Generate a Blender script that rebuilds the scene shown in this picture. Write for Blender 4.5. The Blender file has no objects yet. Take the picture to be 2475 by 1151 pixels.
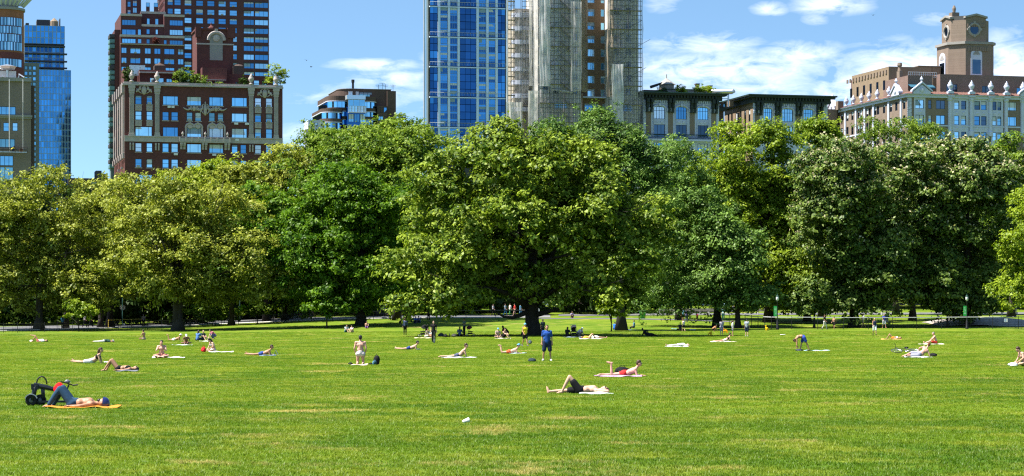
import bpy, math, random
import numpy as np
from mathutils import Vector, Matrix

# ------------------------------------------------------------------ camera, sky, sun, exposure
SC = bpy.context.scene
COL = SC.collection
F, CX, HY, EYE = 5580.0, 1237.5, 762.0, 2.3          # focal length and principal axis in photo pixels, eye height
cam = bpy.data.cameras.new('camera'); cam_ob = bpy.data.objects.new('camera', cam); COL.objects.link(cam_ob)
cam_ob.location = (0, 0, EYE); cam_ob.rotation_euler = (math.radians(90), 0, 0)
cam.sensor_width = 36.0; cam.lens = 36.0 * F / 2475.0
cam.shift_y = (HY - 575.5) / 2475.0
cam.clip_start = 0.5; cam.clip_end = 12000
SC.camera = cam_ob

SUN_EL = math.radians(60); SUN_AZ = (-0.976, -0.218)       # sun stands over the left edge of the meadow
sun_dir = Vector((SUN_AZ[0] * math.cos(SUN_EL), SUN_AZ[1] * math.cos(SUN_EL), math.sin(SUN_EL))).normalized()
sl = bpy.data.lights.new('sun', 'SUN'); sl.energy = 5.0; sl.angle = math.radians(0.53); sl.color = (1.0, 0.95, 0.86)
so = bpy.data.objects.new('sun', sl); COL.objects.link(so); so.location = (-300, 0, 500)
so.rotation_euler = sun_dir.to_track_quat('Z', 'Y').to_euler()

world = bpy.data.worlds.new('World'); SC.world = world; world.use_nodes = True
wn = world.node_tree; wn.nodes.clear()
def N(nt, kind, **kw):
    n = nt.nodes.new(kind)
    for k, v in kw.items():
        if k.startswith('i_'):
            n.inputs[k[2:].replace('_', ' ')].default_value = v
        else: setattr(n, k, v)
    return n
def mth(nt, op, a, b=None, c=None, clamp=False):
    n = nt.nodes.new('ShaderNodeMath'); n.operation = op; n.use_clamp = clamp
    for i, v in enumerate((a, b, c)):
        if v is None: continue
        if isinstance(v, (int, float)): n.inputs[i].default_value = v
        else: nt.links.new(v, n.inputs[i])
    return n.outputs[0]
def build_world():
    nt = wn; L = nt.links.new
    tc = N(nt, 'ShaderNodeTexCoord')
    sep = N(nt, 'ShaderNodeSeparateXYZ'); L(tc.outputs['Generated'], sep.inputs[0])
    # a clear dry-air sky: the blue of higher elevations reaches down towards the roofs
    comb = N(nt, 'ShaderNodeCombineXYZ')
    L(sep.outputs[0], comb.inputs[0]); L(sep.outputs[1], comb.inputs[1])
    za = mth(nt, 'ABSOLUTE', sep.outputs[2])
    L(mth(nt, 'MULTIPLY_ADD', za, 2.2, 0.085), comb.inputs[2])
    nrm = N(nt, 'ShaderNodeVectorMath', operation='NORMALIZE'); L(comb.outputs[0], nrm.inputs[0])
    sky = N(nt, 'ShaderNodeTexSky'); sky.sky_type = 'NISHITA'; sky.sun_disc = False
    sky.sun_elevation = SUN_EL; sky.sun_rotation = math.atan2(SUN_AZ[0], SUN_AZ[1])
    sky.altitude = 100; sky.air_density = 1.0; sky.dust_density = 0.2; sky.ozone_density = 0.35
    L(nrm.outputs[0], sky.inputs[0])
    # clouds: low bands of thin cumulus, azimuth a and elevation e in tangent units
    az = mth(nt, 'ARCTAN2', sep.outputs[0], sep.outputs[1])
    hyp = mth(nt, 'SQRT', mth(nt, 'ADD', mth(nt, 'MULTIPLY', sep.outputs[0], sep.outputs[0]), mth(nt, 'MULTIPLY', sep.outputs[1], sep.outputs[1])))
    el = mth(nt, 'DIVIDE', sep.outputs[2], mth(nt, 'MAXIMUM', hyp, 0.02))
    v = N(nt, 'ShaderNodeCombineXYZ'); L(az, v.inputs[0]); L(mth(nt, 'MULTIPLY', el, 2.6), v.inputs[1])
    n1 = N(nt, 'ShaderNodeTexNoise'); n1.inputs['Scale'].default_value = 62; n1.inputs['Detail'].default_value = 10; n1.inputs['Roughness'].default_value = .62
    n1.inputs['Distortion'].default_value = .5
    L(v.outputs[0], n1.inputs['Vector'])
    n2 = N(nt, 'ShaderNodeTexNoise'); n2.inputs['Scale'].default_value = 5; n2.inputs['Detail'].default_value = 3
    L(v.outputs[0], n2.inputs['Vector'])
    blobs = [  # photo px, py, half width, half height, weight: the clouds that stand over the roofs
        (905, 158, 85, 13, .8), (960, 192, 110, 22, .55), (800, 235, 130, 20, .25), (1050, 150, 40, 40, .3),
        (1700, 108, 130, 26, .55), (1930, 132, 90, 26, .75), (1760, 168, 220, 40, .8), (1600, 240, 120, 50, .5), (1860, 215, 170, 40, .5),
        (2190, 165, 130, 50, .9), (2420, 175, 110, 70, .95), (2060, 215, 110, 45, .7), (2290, 235, 200, 45, .6), (2010, 12, 75, 20, .85), (1860, 22, 35, 15, .7),
        (1975, 45, 30, 14, .45), (2260, 45, 45, 14, .45), (1950, 190, 420, 70, .34), (2300, 210, 320, 70, .48), (950, 230, 200, 50, .3), (1600, 10, 45, 22, .3), (700, 330, 160, 40, .25), (2700, 160, 220, 70, .7), (-200, 150, 240, 60, .5)]
    tot = None
    for (px, py, hw, hh, wgt) in blobs:
        a0 = math.atan((px - CX) / F); e0 = (HY - py) / F / math.sqrt(1 + ((px - CX) / F) ** 2)
        dx = mth(nt, 'MULTIPLY', mth(nt, 'SUBTRACT', az, a0), F / hw)
        dy = mth(nt, 'MULTIPLY', mth(nt, 'SUBTRACT', el, e0), F / hh)
        q = mth(nt, 'ADD', mth(nt, 'MULTIPLY', dx, dx), mth(nt, 'MULTIPLY', dy, dy))
        g = mth(nt, 'MULTIPLY', mth(nt, 'POWER', 2.718, mth(nt, 'MULTIPLY', q, -0.9)), wgt)
        tot = g if tot is None else mth(nt, 'MAXIMUM', tot, g)
    far = mth(nt, 'MULTIPLY', mth(nt, 'SUBTRACT', n2.outputs[0], .56, clamp=True), mth(nt, 'GREATER_THAN', mth(nt, 'ABSOLUTE', az), .28))
    tot = mth(nt, 'ADD', tot, mth(nt, 'MULTIPLY', far, 3.0))
    d = mth(nt, 'MULTIPLY', tot, mth(nt, 'MULTIPLY_ADD', n1.outputs[0], 4.2, -1.25))
    d = mth(nt, 'MULTIPLY', mth(nt, 'SUBTRACT', d, .10), .85, clamp=True)
    d = mth(nt, 'MULTIPLY', mth(nt, 'POWER', d, .8), .72, clamp=True)
    mix = N(nt, 'ShaderNodeMix', data_type='RGBA')
    tn = N(nt, 'ShaderNodeMix', data_type='RGBA', blend_type='MULTIPLY'); tn.inputs[0].default_value = 1; L(sky.outputs[0], tn.inputs[6]); tn.inputs[7].default_value = (.86, 1.03, 1.05, 1)
    L(d, mix.inputs[0]); L(tn.outputs[2], mix.inputs[6]); mix.inputs[7].default_value = CLOUD
    bg = N(nt, 'ShaderNodeBackground'); L(mix.outputs[2], bg.inputs[0]); bg.inputs[1].default_value = SKY_STRENGTH
    out = N(nt, 'ShaderNodeOutputWorld'); L(bg.outputs[0], out.inputs[0])
SKY_STRENGTH = 0.078
CLOUD = (9.0, 9.0, 9.5, 1)
build_world()
SC.view_settings.view_transform = 'Standard'; SC.view_settings.look = 'None'; SC.view_settings.gamma = 1.0
SC.view_settings.exposure = 1.5; SC.view_settings.use_curve_mapping = False
SC.render.engine = 'CYCLES'
cy = SC.cycles
cy.max_bounces = 6; cy.diffuse_bounces = 2; cy.glossy_bounces = 2; cy.transmission_bounces = 4; cy.transparent_max_bounces = 24
cy.use_denoising = False; cy.caustics_reflective = False; cy.caustics_refractive = False
cy.sample_clamp_indirect = 4.0
SC.render.filter_size = 1.15 if hasattr(SC.render, 'filter_size') else 1.5
cy.filter_width = 1.25

# ------------------------------------------------------------------ helpers
def tag(o, label=None, cat=None, group=None, kind=None):
    if label: o['label'] = label
    if cat: o['category'] = cat
    if group: o['group'] = group
    if kind: o['kind'] = kind
    return o
def empty(name, loc, rz=0.0):
    o = bpy.data.objects.new(name, None); COL.objects.link(o)
    o.location = loc; o.rotation_euler = (0, 0, rz); o.empty_display_size = .3
    return o
def link(name, me, parent=None, loc=(0, 0, 0), rz=0.0):
    o = bpy.data.objects.new(name, me); COL.objects.link(o)
    o.parent = parent; o.location = loc
    if rz: o.rotation_euler = (0, 0, rz)
    return o
def np_mesh(name, V, Fq, mat, smooth=False):
    """mesh from numpy verts (n,3) and equal-sized faces (m,k)"""
    me = bpy.data.meshes.new(name)
    V = np.asarray(V, np.float32); Fq = np.asarray(Fq, np.int32); k = Fq.shape[1]
    me.vertices.add(len(V)); me.vertices.foreach_set('co', V.ravel())
    me.loops.add(Fq.size); me.loops.foreach_set('vertex_index', Fq.ravel())
    me.polygons.add(len(Fq)); me.polygons.foreach_set('loop_start', np.arange(0, Fq.size, k, dtype=np.int32))
    if smooth: me.polygons.foreach_set('use_smooth', np.ones(len(Fq), bool))
    me.update(calc_edges=True)
    if mat: me.materials.append(mat)
    return me
class MB:
    """collects faces of one mesh"""
    def __init__(s): s.v = []; s.f = []
    def add(s, V, Fs):
        b = len(s.v); s.v += [tuple(p) for p in V]; s.f += [tuple(i + b for i in f) for f in Fs]; return s
    def box(s, x0, x1, y0, y1, z0, z1):
        return s.add([(x0, y0, z0), (x1, y0, z0), (x1, y1, z0), (x0, y1, z0), (x0, y0, z1), (x1, y0, z1), (x1, y1, z1), (x0, y1, z1)],
                     [(0, 3, 2, 1), (4, 5, 6, 7), (0, 1, 5, 4), (1, 2, 6, 5), (2, 3, 7, 6), (3, 0, 4, 7)])
    def prism(s, poly, z0, z1):          # poly: (x,y) counter-clockwise
        n = len(poly)
        V = [(x, y, z0) for x, y in poly] + [(x, y, z1) for x, y in poly]
        return s.add(V, [tuple(range(n - 1, -1, -1)), tuple(range(n, 2 * n))] + [(i, (i + 1) % n, n + (i + 1) % n, n + i) for i in range(n)])
    def xprism(s, poly, y0, y1):         # poly: (x,z), extruded along y
        n = len(poly)
        V = [(x, y0, z) for x, z in poly] + [(x, y1, z) for x, z in poly]
        return s.add(V, [tuple(range(n)), tuple(range(2 * n - 1, n - 1, -1))] + [(i, n + i, n + (i + 1) % n, (i + 1) % n) for i in range(n)])
    def tube(s, pts, rad, n=6, cap=True):
        pts = [Vector(p) for p in pts]
        if isinstance(rad, (int, float)): rad = [rad] * len(pts)
        V = []; Fs = []; up = None
        for i, p in enumerate(pts):
            d = (pts[min(i + 1, len(pts) - 1)] - pts[max(i - 1, 0)])
            d = d.normalized() if d.length > 1e-9 else Vector((0, 0, 1))
            if up is None: up = Vector((1, 0, 0)) if abs(d.x) < .8 else Vector((0, 1, 0))
            a = (up - d * up.dot(d)); a = a.normalized() if a.length > 1e-6 else d.orthogonal().normalized()
            b = d.cross(a); up = a
            for k in range(n):
                t = 2 * math.pi * k / n
                V.append(p + (a * math.cos(t) + b * math.sin(t)) * rad[i])
        for i in range(len(pts) - 1):
            for k in range(n):
                Fs.append((i * n + k, i * n + (k + 1) % n, (i + 1) * n + (k + 1) % n, (i + 1) * n + k))
        if cap: Fs += [tuple(range(n - 1, -1, -1)), tuple(range((len(pts) - 1) * n, len(pts) * n))]
        return s.add(V, Fs)
    def lathe(s, prof, n=10, c=(0, 0, 0)):   # prof: (r,z) bottom to top
        V = []; Fs = []
        for r, z in prof:
            for k in range(n):
                t = 2 * math.pi * (k + .5) / n; V.append((c[0] + r * math.cos(t), c[1] + r * math.sin(t), c[2] + z))
        m = len(prof)
        for i in range(m - 1):
            for k in range(n): Fs.append((i * n + k, i * n + (k + 1) % n, (i + 1) * n + (k + 1) % n, (i + 1) * n + k))
        Fs += [tuple(range(n - 1, -1, -1)), tuple(range((m - 1) * n, m * n))]
        return s.add(V, Fs)
    def ball(s, c, r, n=8, m=5, M=None):
        r = (r, r, r) if isinstance(r, (int, float)) else r
        V = []; Fs = []
        pts = [Vector((0, 0, -1))]
        for i in range(1, m):
            a = math.pi * i / m - math.pi / 2
            for k in range(n): t = 2 * math.pi * k / n; pts.append(Vector((math.cos(a) * math.cos(t), math.cos(a) * math.sin(t), math.sin(a))))
        pts.append(Vector((0, 0, 1)))
        for p in pts:
            q = Vector((p.x * r[0], p.y * r[1], p.z * r[2]))
            if M is not None: q = M @ q
            V.append(q + Vector(c))
        for k in range(n): Fs.append((0, 1 + (k + 1) % n, 1 + k))
        for i in range(m - 2):
            for k in range(n): Fs.append((1 + i * n + k, 1 + i * n + (k + 1) % n, 1 + (i + 1) * n + (k + 1) % n, 1 + (i + 1) * n + k))
        e = len(pts) - 1; o = 1 + (m - 2) * n
        for k in range(n): Fs.append((o + k, o + (k + 1) % n, e))
        return s.add(V, Fs)
    def torus(s, c, R, r, axis='y', n=20, k=6, M=None):
        V = []; Fs = []
        for i in range(n):
            t = 2 * math.pi * i / n
            for j in range(k):
                u = 2 * math.pi * j / k; q = R + r * math.cos(u); w = r * math.sin(u)
                p = {'y': (q * math.cos(t), w, q * math.sin(t)), 'z': (q * math.cos(t), q * math.sin(t), w), 'x': (w, q * math.cos(t), q * math.sin(t))}[axis]
                V.append((p[0] + c[0], p[1] + c[1], p[2] + c[2]))
        for i in range(n):
            for j in range(k): Fs.append((i * k + j, ((i + 1) % n) * k + j, ((i + 1) % n) * k + (j + 1) % k, i * k + (j + 1) % k))
        return s.add(V, Fs)
    def xform(s, M): s.v = [tuple(M @ Vector(p)) for p in s.v]; return s
    def mesh(s, name, mat, smooth=False):
        me = bpy.data.meshes.new(name); me.from_pydata(s.v, [], s.f); me.update()
        if mat: me.materials.append(mat)
        if smooth:
            for p in me.polygons: p.use_smooth = True
        return me
    def build(s, name, mat, parent=None, loc=(0, 0, 0), rz=0.0, smooth=False):
        return link(name, s.mesh(name, mat, smooth), parent, loc, rz)

# ------------------------------------------------------------------ materials
MATS = {}
def pmat(name, col, rough=.7, metal=0.0, var=.12, scale=2.0, spec=.3, bump=0.0, bscale=20, stretch=(1, 1, 1), sheen=0, coord='Object'):
    """principled material with a little noise in colour"""
    if name in MATS: return MATS[name]
    m = bpy.data.materials.new(name); m.use_nodes = True; nt = m.node_tree; L = nt.links.new
    b = nt.nodes['Principled BSDF']; b.inputs['Roughness'].default_value = rough; b.inputs['Metallic'].default_value = metal
    b.inputs['Specular IOR Level'].default_value = spec
    tc = N(nt, 'ShaderNodeTexCoord'); mp = N(nt, 'ShaderNodeMapping'); mp.inputs['Scale'].default_value = stretch
    L(tc.outputs[coord], mp.inputs[0])
    nz = N(nt, 'ShaderNodeTexNoise'); nz.inputs['Scale'].default_value = scale; nz.inputs['Detail'].default_value = 5; nz.inputs['Roughness'].default_value = .65
    L(mp.outputs[0], nz.inputs['Vector'])
    r = N(nt, 'ShaderNodeMix', data_type='RGBA'); L(nz.outputs[0], r.inputs[0])
    r.inputs[6].default_value = (*[c * (1 - var * 1.6) for c in col], 1); r.inputs[7].default_value = (*[min(1, c * (1 + var * 1.6)) for c in col], 1)
    L(r.outputs[2], b.inputs['Base Color'])
    if bump:
        bn = N(nt, 'ShaderNodeTexNoise'); bn.inputs['Scale'].default_value = bscale; bn.inputs['Detail'].default_value = 4
        L(mp.outputs[0], bn.inputs['Vector'])
        bp = N(nt, 'ShaderNodeBump'); bp.inputs['Strength'].default_value = bump; L(bn.outputs[0], bp.inputs['Height']); L(bp.outputs[0], b.inputs['Normal'])
    MATS[name] = m; return m
def brickmat(name, c1, c2, mortar, scale=1.0, weather=.25):
    if name in MATS: return MATS[name]
    m = bpy.data.materials.new(name); m.use_nodes = True; nt = m.node_tree; L = nt.links.new
    b = nt.nodes['Principled BSDF']; b.inputs['Roughness'].default_value = .85; b.inputs['Specular IOR Level'].default_value = .2
    tc = N(nt, 'ShaderNodeTexCoord'); sp = N(nt, 'ShaderNodeSeparateXYZ'); L(tc.outputs['Object'], sp.inputs[0])
    cb = N(nt, 'ShaderNodeCombineXYZ'); L(mth(nt, 'ADD', sp.outputs[0], sp.outputs[1]), cb.inputs[0]); L(sp.outputs[2], cb.inputs[1])
    br = N(nt, 'ShaderNodeTexBrick'); L(cb.outputs[0], br.inputs['Vector'])
    br.inputs['Color1'].default_value = (*c1, 1); br.inputs['Color2'].default_value = (*c2, 1); br.inputs['Mortar'].default_value = (*mortar, 1)
    br.inputs['Scale'].default_value = scale; br.inputs['Brick Width'].default_value = .44; br.inputs['Row Height'].default_value = .15; br.inputs['Mortar Size'].default_value = .012
    nz = N(nt, 'ShaderNodeTexNoise'); nz.inputs['Scale'].default_value = .35; nz.inputs['Detail'].default_value = 7; nz.inputs['Roughness'].default_value = .7
    mp = N(nt, 'ShaderNodeMapping'); mp.inputs['Scale'].default_value = (1, 1, .35); L(tc.outputs['Object'], mp.inputs[0]); L(mp.outputs[0], nz.inputs['Vector'])
    k = mth(nt, 'MULTIPLY_ADD', nz.outputs[0], weather * 2.4, 1 - weather * 1.2)
    mx = N(nt, 'ShaderNodeMix', data_type='RGBA', blend_type='MULTIPLY'); mx.inputs[0].default_value = 1
    cc = N(nt, 'ShaderNodeCombineXYZ'); [L(k, cc.inputs[i]) for i in range(3)]
    L(br.outputs[0], mx.inputs[6]); L(cc.outputs[0], mx.inputs[7]); L(mx.outputs[2], b.inputs['Base Color'])
    bp = N(nt, 'ShaderNodeBump'); bp.inputs['Strength'].default_value = .3; bp.inputs['Distance'].default_value = .02
    L(br.outputs['Fac'], bp.inputs['Height']); bp.invert = True; L(bp.outputs[0], b.inputs['Normal'])
    MATS[name] = m; return m
def glassmat(name, tint, base, metal=.75, rough=.06, wob=.02):
    """coated window glass: mirrors the sky with a tint over a dark room"""
    if name in MATS: return MATS[name]
    m = bpy.data.materials.new(name); m.use_nodes = True; nt = m.node_tree; L = nt.links.new
    nt.nodes.remove(nt.nodes['Principled BSDF']); out = nt.nodes['Material Output']
    g = N(nt, 'ShaderNodeBsdfGlossy'); g.inputs['Color'].default_value = (*tint, 1); g.inputs['Roughness'].default_value = rough
    d = N(nt, 'ShaderNodeBsdfDiffuse'); d.inputs['Color'].default_value = (*base, 1)
    tc = N(nt, 'ShaderNodeTexCoord'); nz = N(nt, 'ShaderNodeTexNoise'); nz.inputs['Scale'].default_value = .45; nz.inputs['Detail'].default_value = 1
    L(tc.outputs['Object'], nz.inputs['Vector'])
    bp = N(nt, 'ShaderNodeBump'); bp.inputs['Strength'].default_value = wob; bp.inputs['Distance'].default_value = 1; L(nz.outputs[0], bp.inputs['Height']); L(bp.outputs[0], g.inputs['Normal'])
    oi = N(nt, 'ShaderNodeObjectInfo')
    f = mth(nt, 'MULTIPLY_ADD', oi.outputs['Random'], .35, metal - .2, clamp=True)
    mx = N(nt, 'ShaderNodeMixShader'); L(f, mx.inputs[0]); L(d.outputs[0], mx.inputs[1]); L(g.outputs[0], mx.inputs[2]); L(mx.outputs[0], out.inputs[0])
    MATS[name] = m; return m
def leafmat(name, c_dark, c_light, trans=.45, gloss=.05, rough=.45):
    if name in MATS: return MATS[name]
    m = bpy.data.materials.new(name); m.use_nodes = True; nt = m.node_tree; L = nt.links.new
    nt.nodes.remove(nt.nodes['Principled BSDF']); out = nt.nodes['Material Output']
    at = N(nt, 'ShaderNodeAttribute'); at.attribute_name = 'tint'
    r = N(nt, 'ShaderNodeMix', data_type='RGBA'); L(at.outputs['Fac'], r.inputs[0]); r.inputs[6].default_value = (*c_dark, 1); r.inputs[7].default_value = (*c_light, 1)
    d = N(nt, 'ShaderNodeBsdfDiffuse'); L(r.outputs[2], d.inputs[0])
    t = N(nt, 'ShaderNodeBsdfTranslucent')
    tm = N(nt, 'ShaderNodeMix', data_type='RGBA', blend_type='MULTIPLY'); tm.inputs[0].default_value = 1; L(r.outputs[2], tm.inputs[6]); tm.inputs[7].default_value = (1.0, 1.05, .5, 1)
    L(tm.outputs[2], t.inputs[0])
    a = N(nt, 'ShaderNodeMixShader'); a.inputs[0].default_value = trans; L(d.outputs[0], a.inputs[1]); L(t.outputs[0], a.inputs[2])
    g = N(nt, 'ShaderNodeBsdfGlossy'); g.inputs['Roughness'].default_value = rough; g.inputs['Color'].default_value = (.9, .95, .8, 1)
    b = N(nt, 'ShaderNodeMixShader'); b.inputs[0].default_value = gloss; L(a.outputs[0], b.inputs[1]); L(g.outputs[0], b.inputs[2])
    L(b.outputs[0], out.inputs[0]); MATS[name] = m; return m

# ------------------------------------------------------------------ the lie of the land
def lerp_tab(t, y): return float(np.interp(y, [a for a, _ in t], [b for _, b in t]))
R_T = [(180, 0), (210, .1), (235, .25), (262, .45), (280, .75), (296, 1.3), (312, 1.9), (335, 2.3), (360, 3.0), (390, 3.9), (450, 4.2), (6000, 4.2)]
L_T = [(240, 0), (270, .1), (295, .35), (320, .8), (340, 1.4), (365, 2.4), (390, 3.9), (450, 4.2), (6000, 4.2)]
def sstep(a, b, x): t = min(1, max(0, (x - a) / (b - a))); return t * t * (3 - 2 * t)
def ground(X, Y):
    s = sstep(-50, -15, X)
    z = s * lerp_tab(R_T, Y) + (1 - s) * lerp_tab(L_T, Y)
    return z + (.05 * math.sin(X * .21 + 1.3) * math.sin(Y * .17) if Y > 60 else 0) * min(1, max(0, (Y - 60) / 80))
def at_depth(px, Y): return (px - CX) / F * Y
def zof(py, Y): return EYE - (py - HY) / F * Y
def on_ground(px, py):
    """walk along the sight line of a photo pixel until it meets the ground"""
    Y = 25.0
    while Y < 700:
        if zof(py, Y) <= ground(at_depth(px, Y), Y): break
        Y += .25
    X = at_depth(px, Y); return X, Y, ground(X, Y)
# ------------------------------------------------------------------ ground, road, rock
def lawn_material():
    m = bpy.data.materials.new('lawn_turf'); m.use_nodes = True; nt = m.node_tree; L = nt.links.new
    b = nt.nodes['Principled BSDF']; b.inputs['Roughness'].default_value = .9; b.inputs['Specular IOR Level'].default_value = .1
    L(grass_colour(nt, .75), b.inputs['Base Color'])
    tc = N(nt, 'ShaderNodeTexCoord'); n = N(nt, 'ShaderNodeTexNoise'); n.inputs['Scale'].default_value = 9; n.inputs['Detail'].default_value = 6; n.inputs['Roughness'].default_value = .8
    L(tc.outputs['Object'], n.inputs['Vector']); bp = N(nt, 'ShaderNodeBump'); bp.inputs['Strength'].default_value = .6; bp.inputs['Distance'].default_value = .08
    L(n.outputs[0], bp.inputs['Height']); L(bp.outputs[0], b.inputs['Normal']); return m
def grass_colour(nt, k=1.0):
    """turf colour from the place itself: lush and dry patches of a mown meadow"""
    L = nt.links.new
    ge = N(nt, 'ShaderNodeNewGeometry')
    def noise(scale, det, seed, rough=.6):
        mp = N(nt, 'ShaderNodeMapping'); mp.inputs['Location'].default_value = (seed, seed * 1.7, 0); mp.inputs['Scale'].default_value = (.75, 1, .3)
        L(ge.outputs['Position'], mp.inputs[0])
        n = N(nt, 'ShaderNodeTexNoise'); n.inputs['Scale'].default_value = scale; n.inputs['Detail'].default_value = det; n.inputs['Roughness'].default_value = rough
        L(mp.outputs[0], n.inputs['Vector']); return n.outputs[0]
    def ramp(x, lo, hi):
        mr = N(nt, 'ShaderNodeMapRange'); mr.interpolation_type = 'SMOOTHSTEP'; L(x, mr.inputs[0]); mr.inputs[1].default_value = lo; mr.inputs[2].default_value = hi; return mr.outputs[0]
    def mixc(f, a, c):
        r = N(nt, 'ShaderNodeMix', data_type='RGBA'); L(f, r.inputs[0])
        for s, v in ((6, a), (7, c)):
            if isinstance(v, tuple): r.inputs[s].default_value = (*[q * k for q in v], 1)
            else: L(v, r.inputs[s])
        return r.outputs[2]
    c = mixc(ramp(noise(.09, 4, 3.1), .38, .62), GRASS_LUSH, GRASS_MID)
    c = mixc(ramp(noise(.55, 5, 11.7, .65), .44, .68), c, GRASS_YEL)
    c = mixc(ramp(noise(.30, 6, 41.3, .7), .56, .70), c, GRASS_DRY)
    c = mixc(ramp(noise(6.0, 3, 7.7), .52, .8), c, GRASS_YEL)
    return c
GRASS_LUSH = (.066, .142, .006); GRASS_MID = (.120, .200, .010); GRASS_YEL = (.212, .256, .022); GRASS_DRY = (.42, .34, .11)
M_LAWN = lawn_material()
def grid_mesh(name, xs, ys, zf, mat):
    V = [(x, y, zf(x, y)) for y in ys for x in xs]; n = len(xs)
    Fq = [(j * n + i, j * n + i + 1, (j + 1) * n + i + 1, (j + 1) * n + i) for j in range(len(ys) - 1) for i in range(n - 1)]
    return np_mesh(name, V, Fq, mat, True)
xs = [-5000, -2500, -1200, -600, -300] + list(np.arange(-180, 181, 4.0)) + [300, 600, 1200, 2500, 5000]
ys = [-300, -120, -40, 0, 15] + list(np.arange(25, 470, 3.0)) + [520, 600, 800, 1200, 2000, 4000, 7000]
lawn = link('lawn', grid_mesh('lawn', xs, ys, ground, M_LAWN)); tag(lawn, 'wide mown green meadow lawn with dry patches', 'lawn', kind='structure')

M_ROAD = pmat('asphalt_pale', (.115, .115, .12), .9, var=.15, scale=.8)
M_KERB = pmat('kerb_stone', (.36, .35, .33), .85)
def strip(name, near, far, mat, lift, n=60):
    """a ribbon of ground between two lines drawn over the terrain"""
    x0, x1 = near[0][0], near[-1][0]; V = []; Fq = []; m = 5
    for i in range(n + 1):
        px = x0 + (x1 - x0) * i / n
        a = Vector(on_ground(px, float(np.interp(px, [p[0] for p in near], [p[1] for p in near]))))
        b = Vector(on_ground(px, float(np.interp(px, [p[0] for p in far], [p[1] for p in far]))))
        for j in range(m + 1):
            q = a.lerp(b, j / m); V.append((q.x, q.y, ground(q.x, q.y) + lift))
    for i in range(n):
        for j in range(m): k = i * (m + 1) + j; Fq.append((k, k + m + 1, k + m + 2, k + 1))
    return link(name, np_mesh(name, V, Fq, mat, True))
NEAR_E = [(-150, 803), (0, 801), (200, 796), (400, 790), (500, 785.5), (700, 777.5), (850, 772), (1000, 769.5), (1250, 768.5), (1330, 768)]
FAR_E = [(-150, 793), (0, 791), (200, 787), (400, 781), (500, 777), (700, 769.5), (850, 766.5), (1000, 763.5), (1250, 762), (1330, 762)]
road = strip('road', NEAR_E, FAR_E, M_ROAD, .06); tag(road, 'pale asphalt park drive behind the lawn', 'road', kind='structure')
path = strip('path', [(1300, 771.5), (1500, 772), (1650, 775), (1780, 780)], [(1300, 770), (1500, 770), (1650, 772.5), (1780, 778)], M_ROAD, .05, 24); tag(path, 'narrow pale footpath on the shaded bank', 'path', kind='structure')
walk = strip('promenade', [(1350, 764.5), (1600, 763), (1900, 762), (2250, 761), (2650, 760)], [(1350, 760.5), (1600, 759), (1900, 757.5), (2250, 756.5), (2650, 755.5)], M_ROAD, .06, 40); tag(walk, 'pale promenade lined with benches behind the fence', 'path', kind='structure')
kb = MB()
for i in range(60):
    px = -150 + 1480 * i / 60; pts = []
    for q in (px, px + 1480 / 60):
        X, Y, Z = on_ground(q, float(np.interp(q, [p[0] for p in NEAR_E], [p[1] for p in NEAR_E])) + .3); pts.append((X, Y, Z + .06))
    kb.tube(pts, .11, 4)
kerb = kb.build('kerb', M_KERB); tag(kerb, 'stone kerb along the park drive', 'kerb', kind='structure')

def rock():
    a = on_ground(2272, 789); b = on_ground(2475 + 120, 789)
    w = b[0] - a[0]; n, m = 26, 9; V = []; Fq = []
    rng = random.Random(4)
    for j in range(m + 1):
        for i in range(n + 1):
            t = i / n; s = j / m
            h = 1.05 * (math.sin(math.pi * min(1, t * 1.15 + .02)) ** .55 if t < .87 else max(0, math.sin(math.pi * t)) ** .6) * math.sin(math.pi * min(s * .9 + .04, 1)) ** .6
            h += .12 * math.sin(9 * t + 3 * s) * math.sin(math.pi * t)
            X = a[0] + w * t; Y = a[1] + 14 * s + 1.2 * math.sin(5 * t)
            V.append((X, Y, ground(X, Y) - .12 + h * .9))
    for j in range(m):
        for i in range(n): k = j * (n + 1) + i; Fq.append((k, k + 1, k + n + 2, k + n + 1))
    o = link('rock_outcrop', np_mesh('rock_outcrop', V, Fq, pmat('rock_schist', (.34, .30, .27), .9, var=.25, scale=.9, bump=.8, bscale=5), True))
    tag(o, 'long low bare grey rock outcrop behind the rail fence', 'rock')
rock()
# ------------------------------------------------------------------ buildings
TH = math.radians(14.0); CT, ST = math.cos(TH), math.sin(TH)     # the avenue runs 14 degrees off the picture plane
RB = random.Random(77)
G_SKY = glassmat('glass_sky', (.28, .62, .86), (.015, .04, .07), .85)
G_PALE = glassmat('glass_pale', (.50, .80, .95), (.06, .09, .11), .85)
G_DEEP = glassmat('glass_deep', (.12, .36, .62), (.01, .025, .05), .8)
G_DARK = glassmat('glass_dark', (.12, .19, .27), (.008, .012, .018), .6)
G_BLIND = glassmat('glass_blind', (.8, .9, 1.0), (.42, .45, .48), .5)
G_BLUE = glassmat('glass_blue', (.075, .30, .60), (.008, .03, .08), .9, wob=.008)
G_NAVY = glassmat('glass_navy', (.035, .13, .32), (.006, .018, .05), .8, wob=.008)
G_TEAL = glassmat('glass_teal', (.25, .48, .55), (.02, .05, .06), .7)
M_FRAME = pmat('frame_dark', (.02, .024, .035), .5, var=.05)
M_FRAMEP = pmat('frame_pale', (.42, .45, .48), .5, var=.05)
M_FRAMEB = pmat('frame_blue', (.22, .34, .46), .4, var=.05)
B_OX = brickmat('brick_oxblood', (.115, .038, .034), (.085, .028, .026), (.10, .06, .055))
B_RED = brickmat('brick_plum', (.105, .040, .042), (.080, .030, .032), (.085, .05, .05))
B_BROWN = brickmat('brick_brown', (.20, .125, .075), (.165, .10, .058), (.19, .14, .10))
B_TAN = brickmat('brick_tan', (.235, .172, .118), (.20, .145, .095), (.23, .185, .14))
B_DUN = brickmat('brick_dun', (.205, .155, .122), (.175, .13, .10), (.21, .175, .15))
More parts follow.
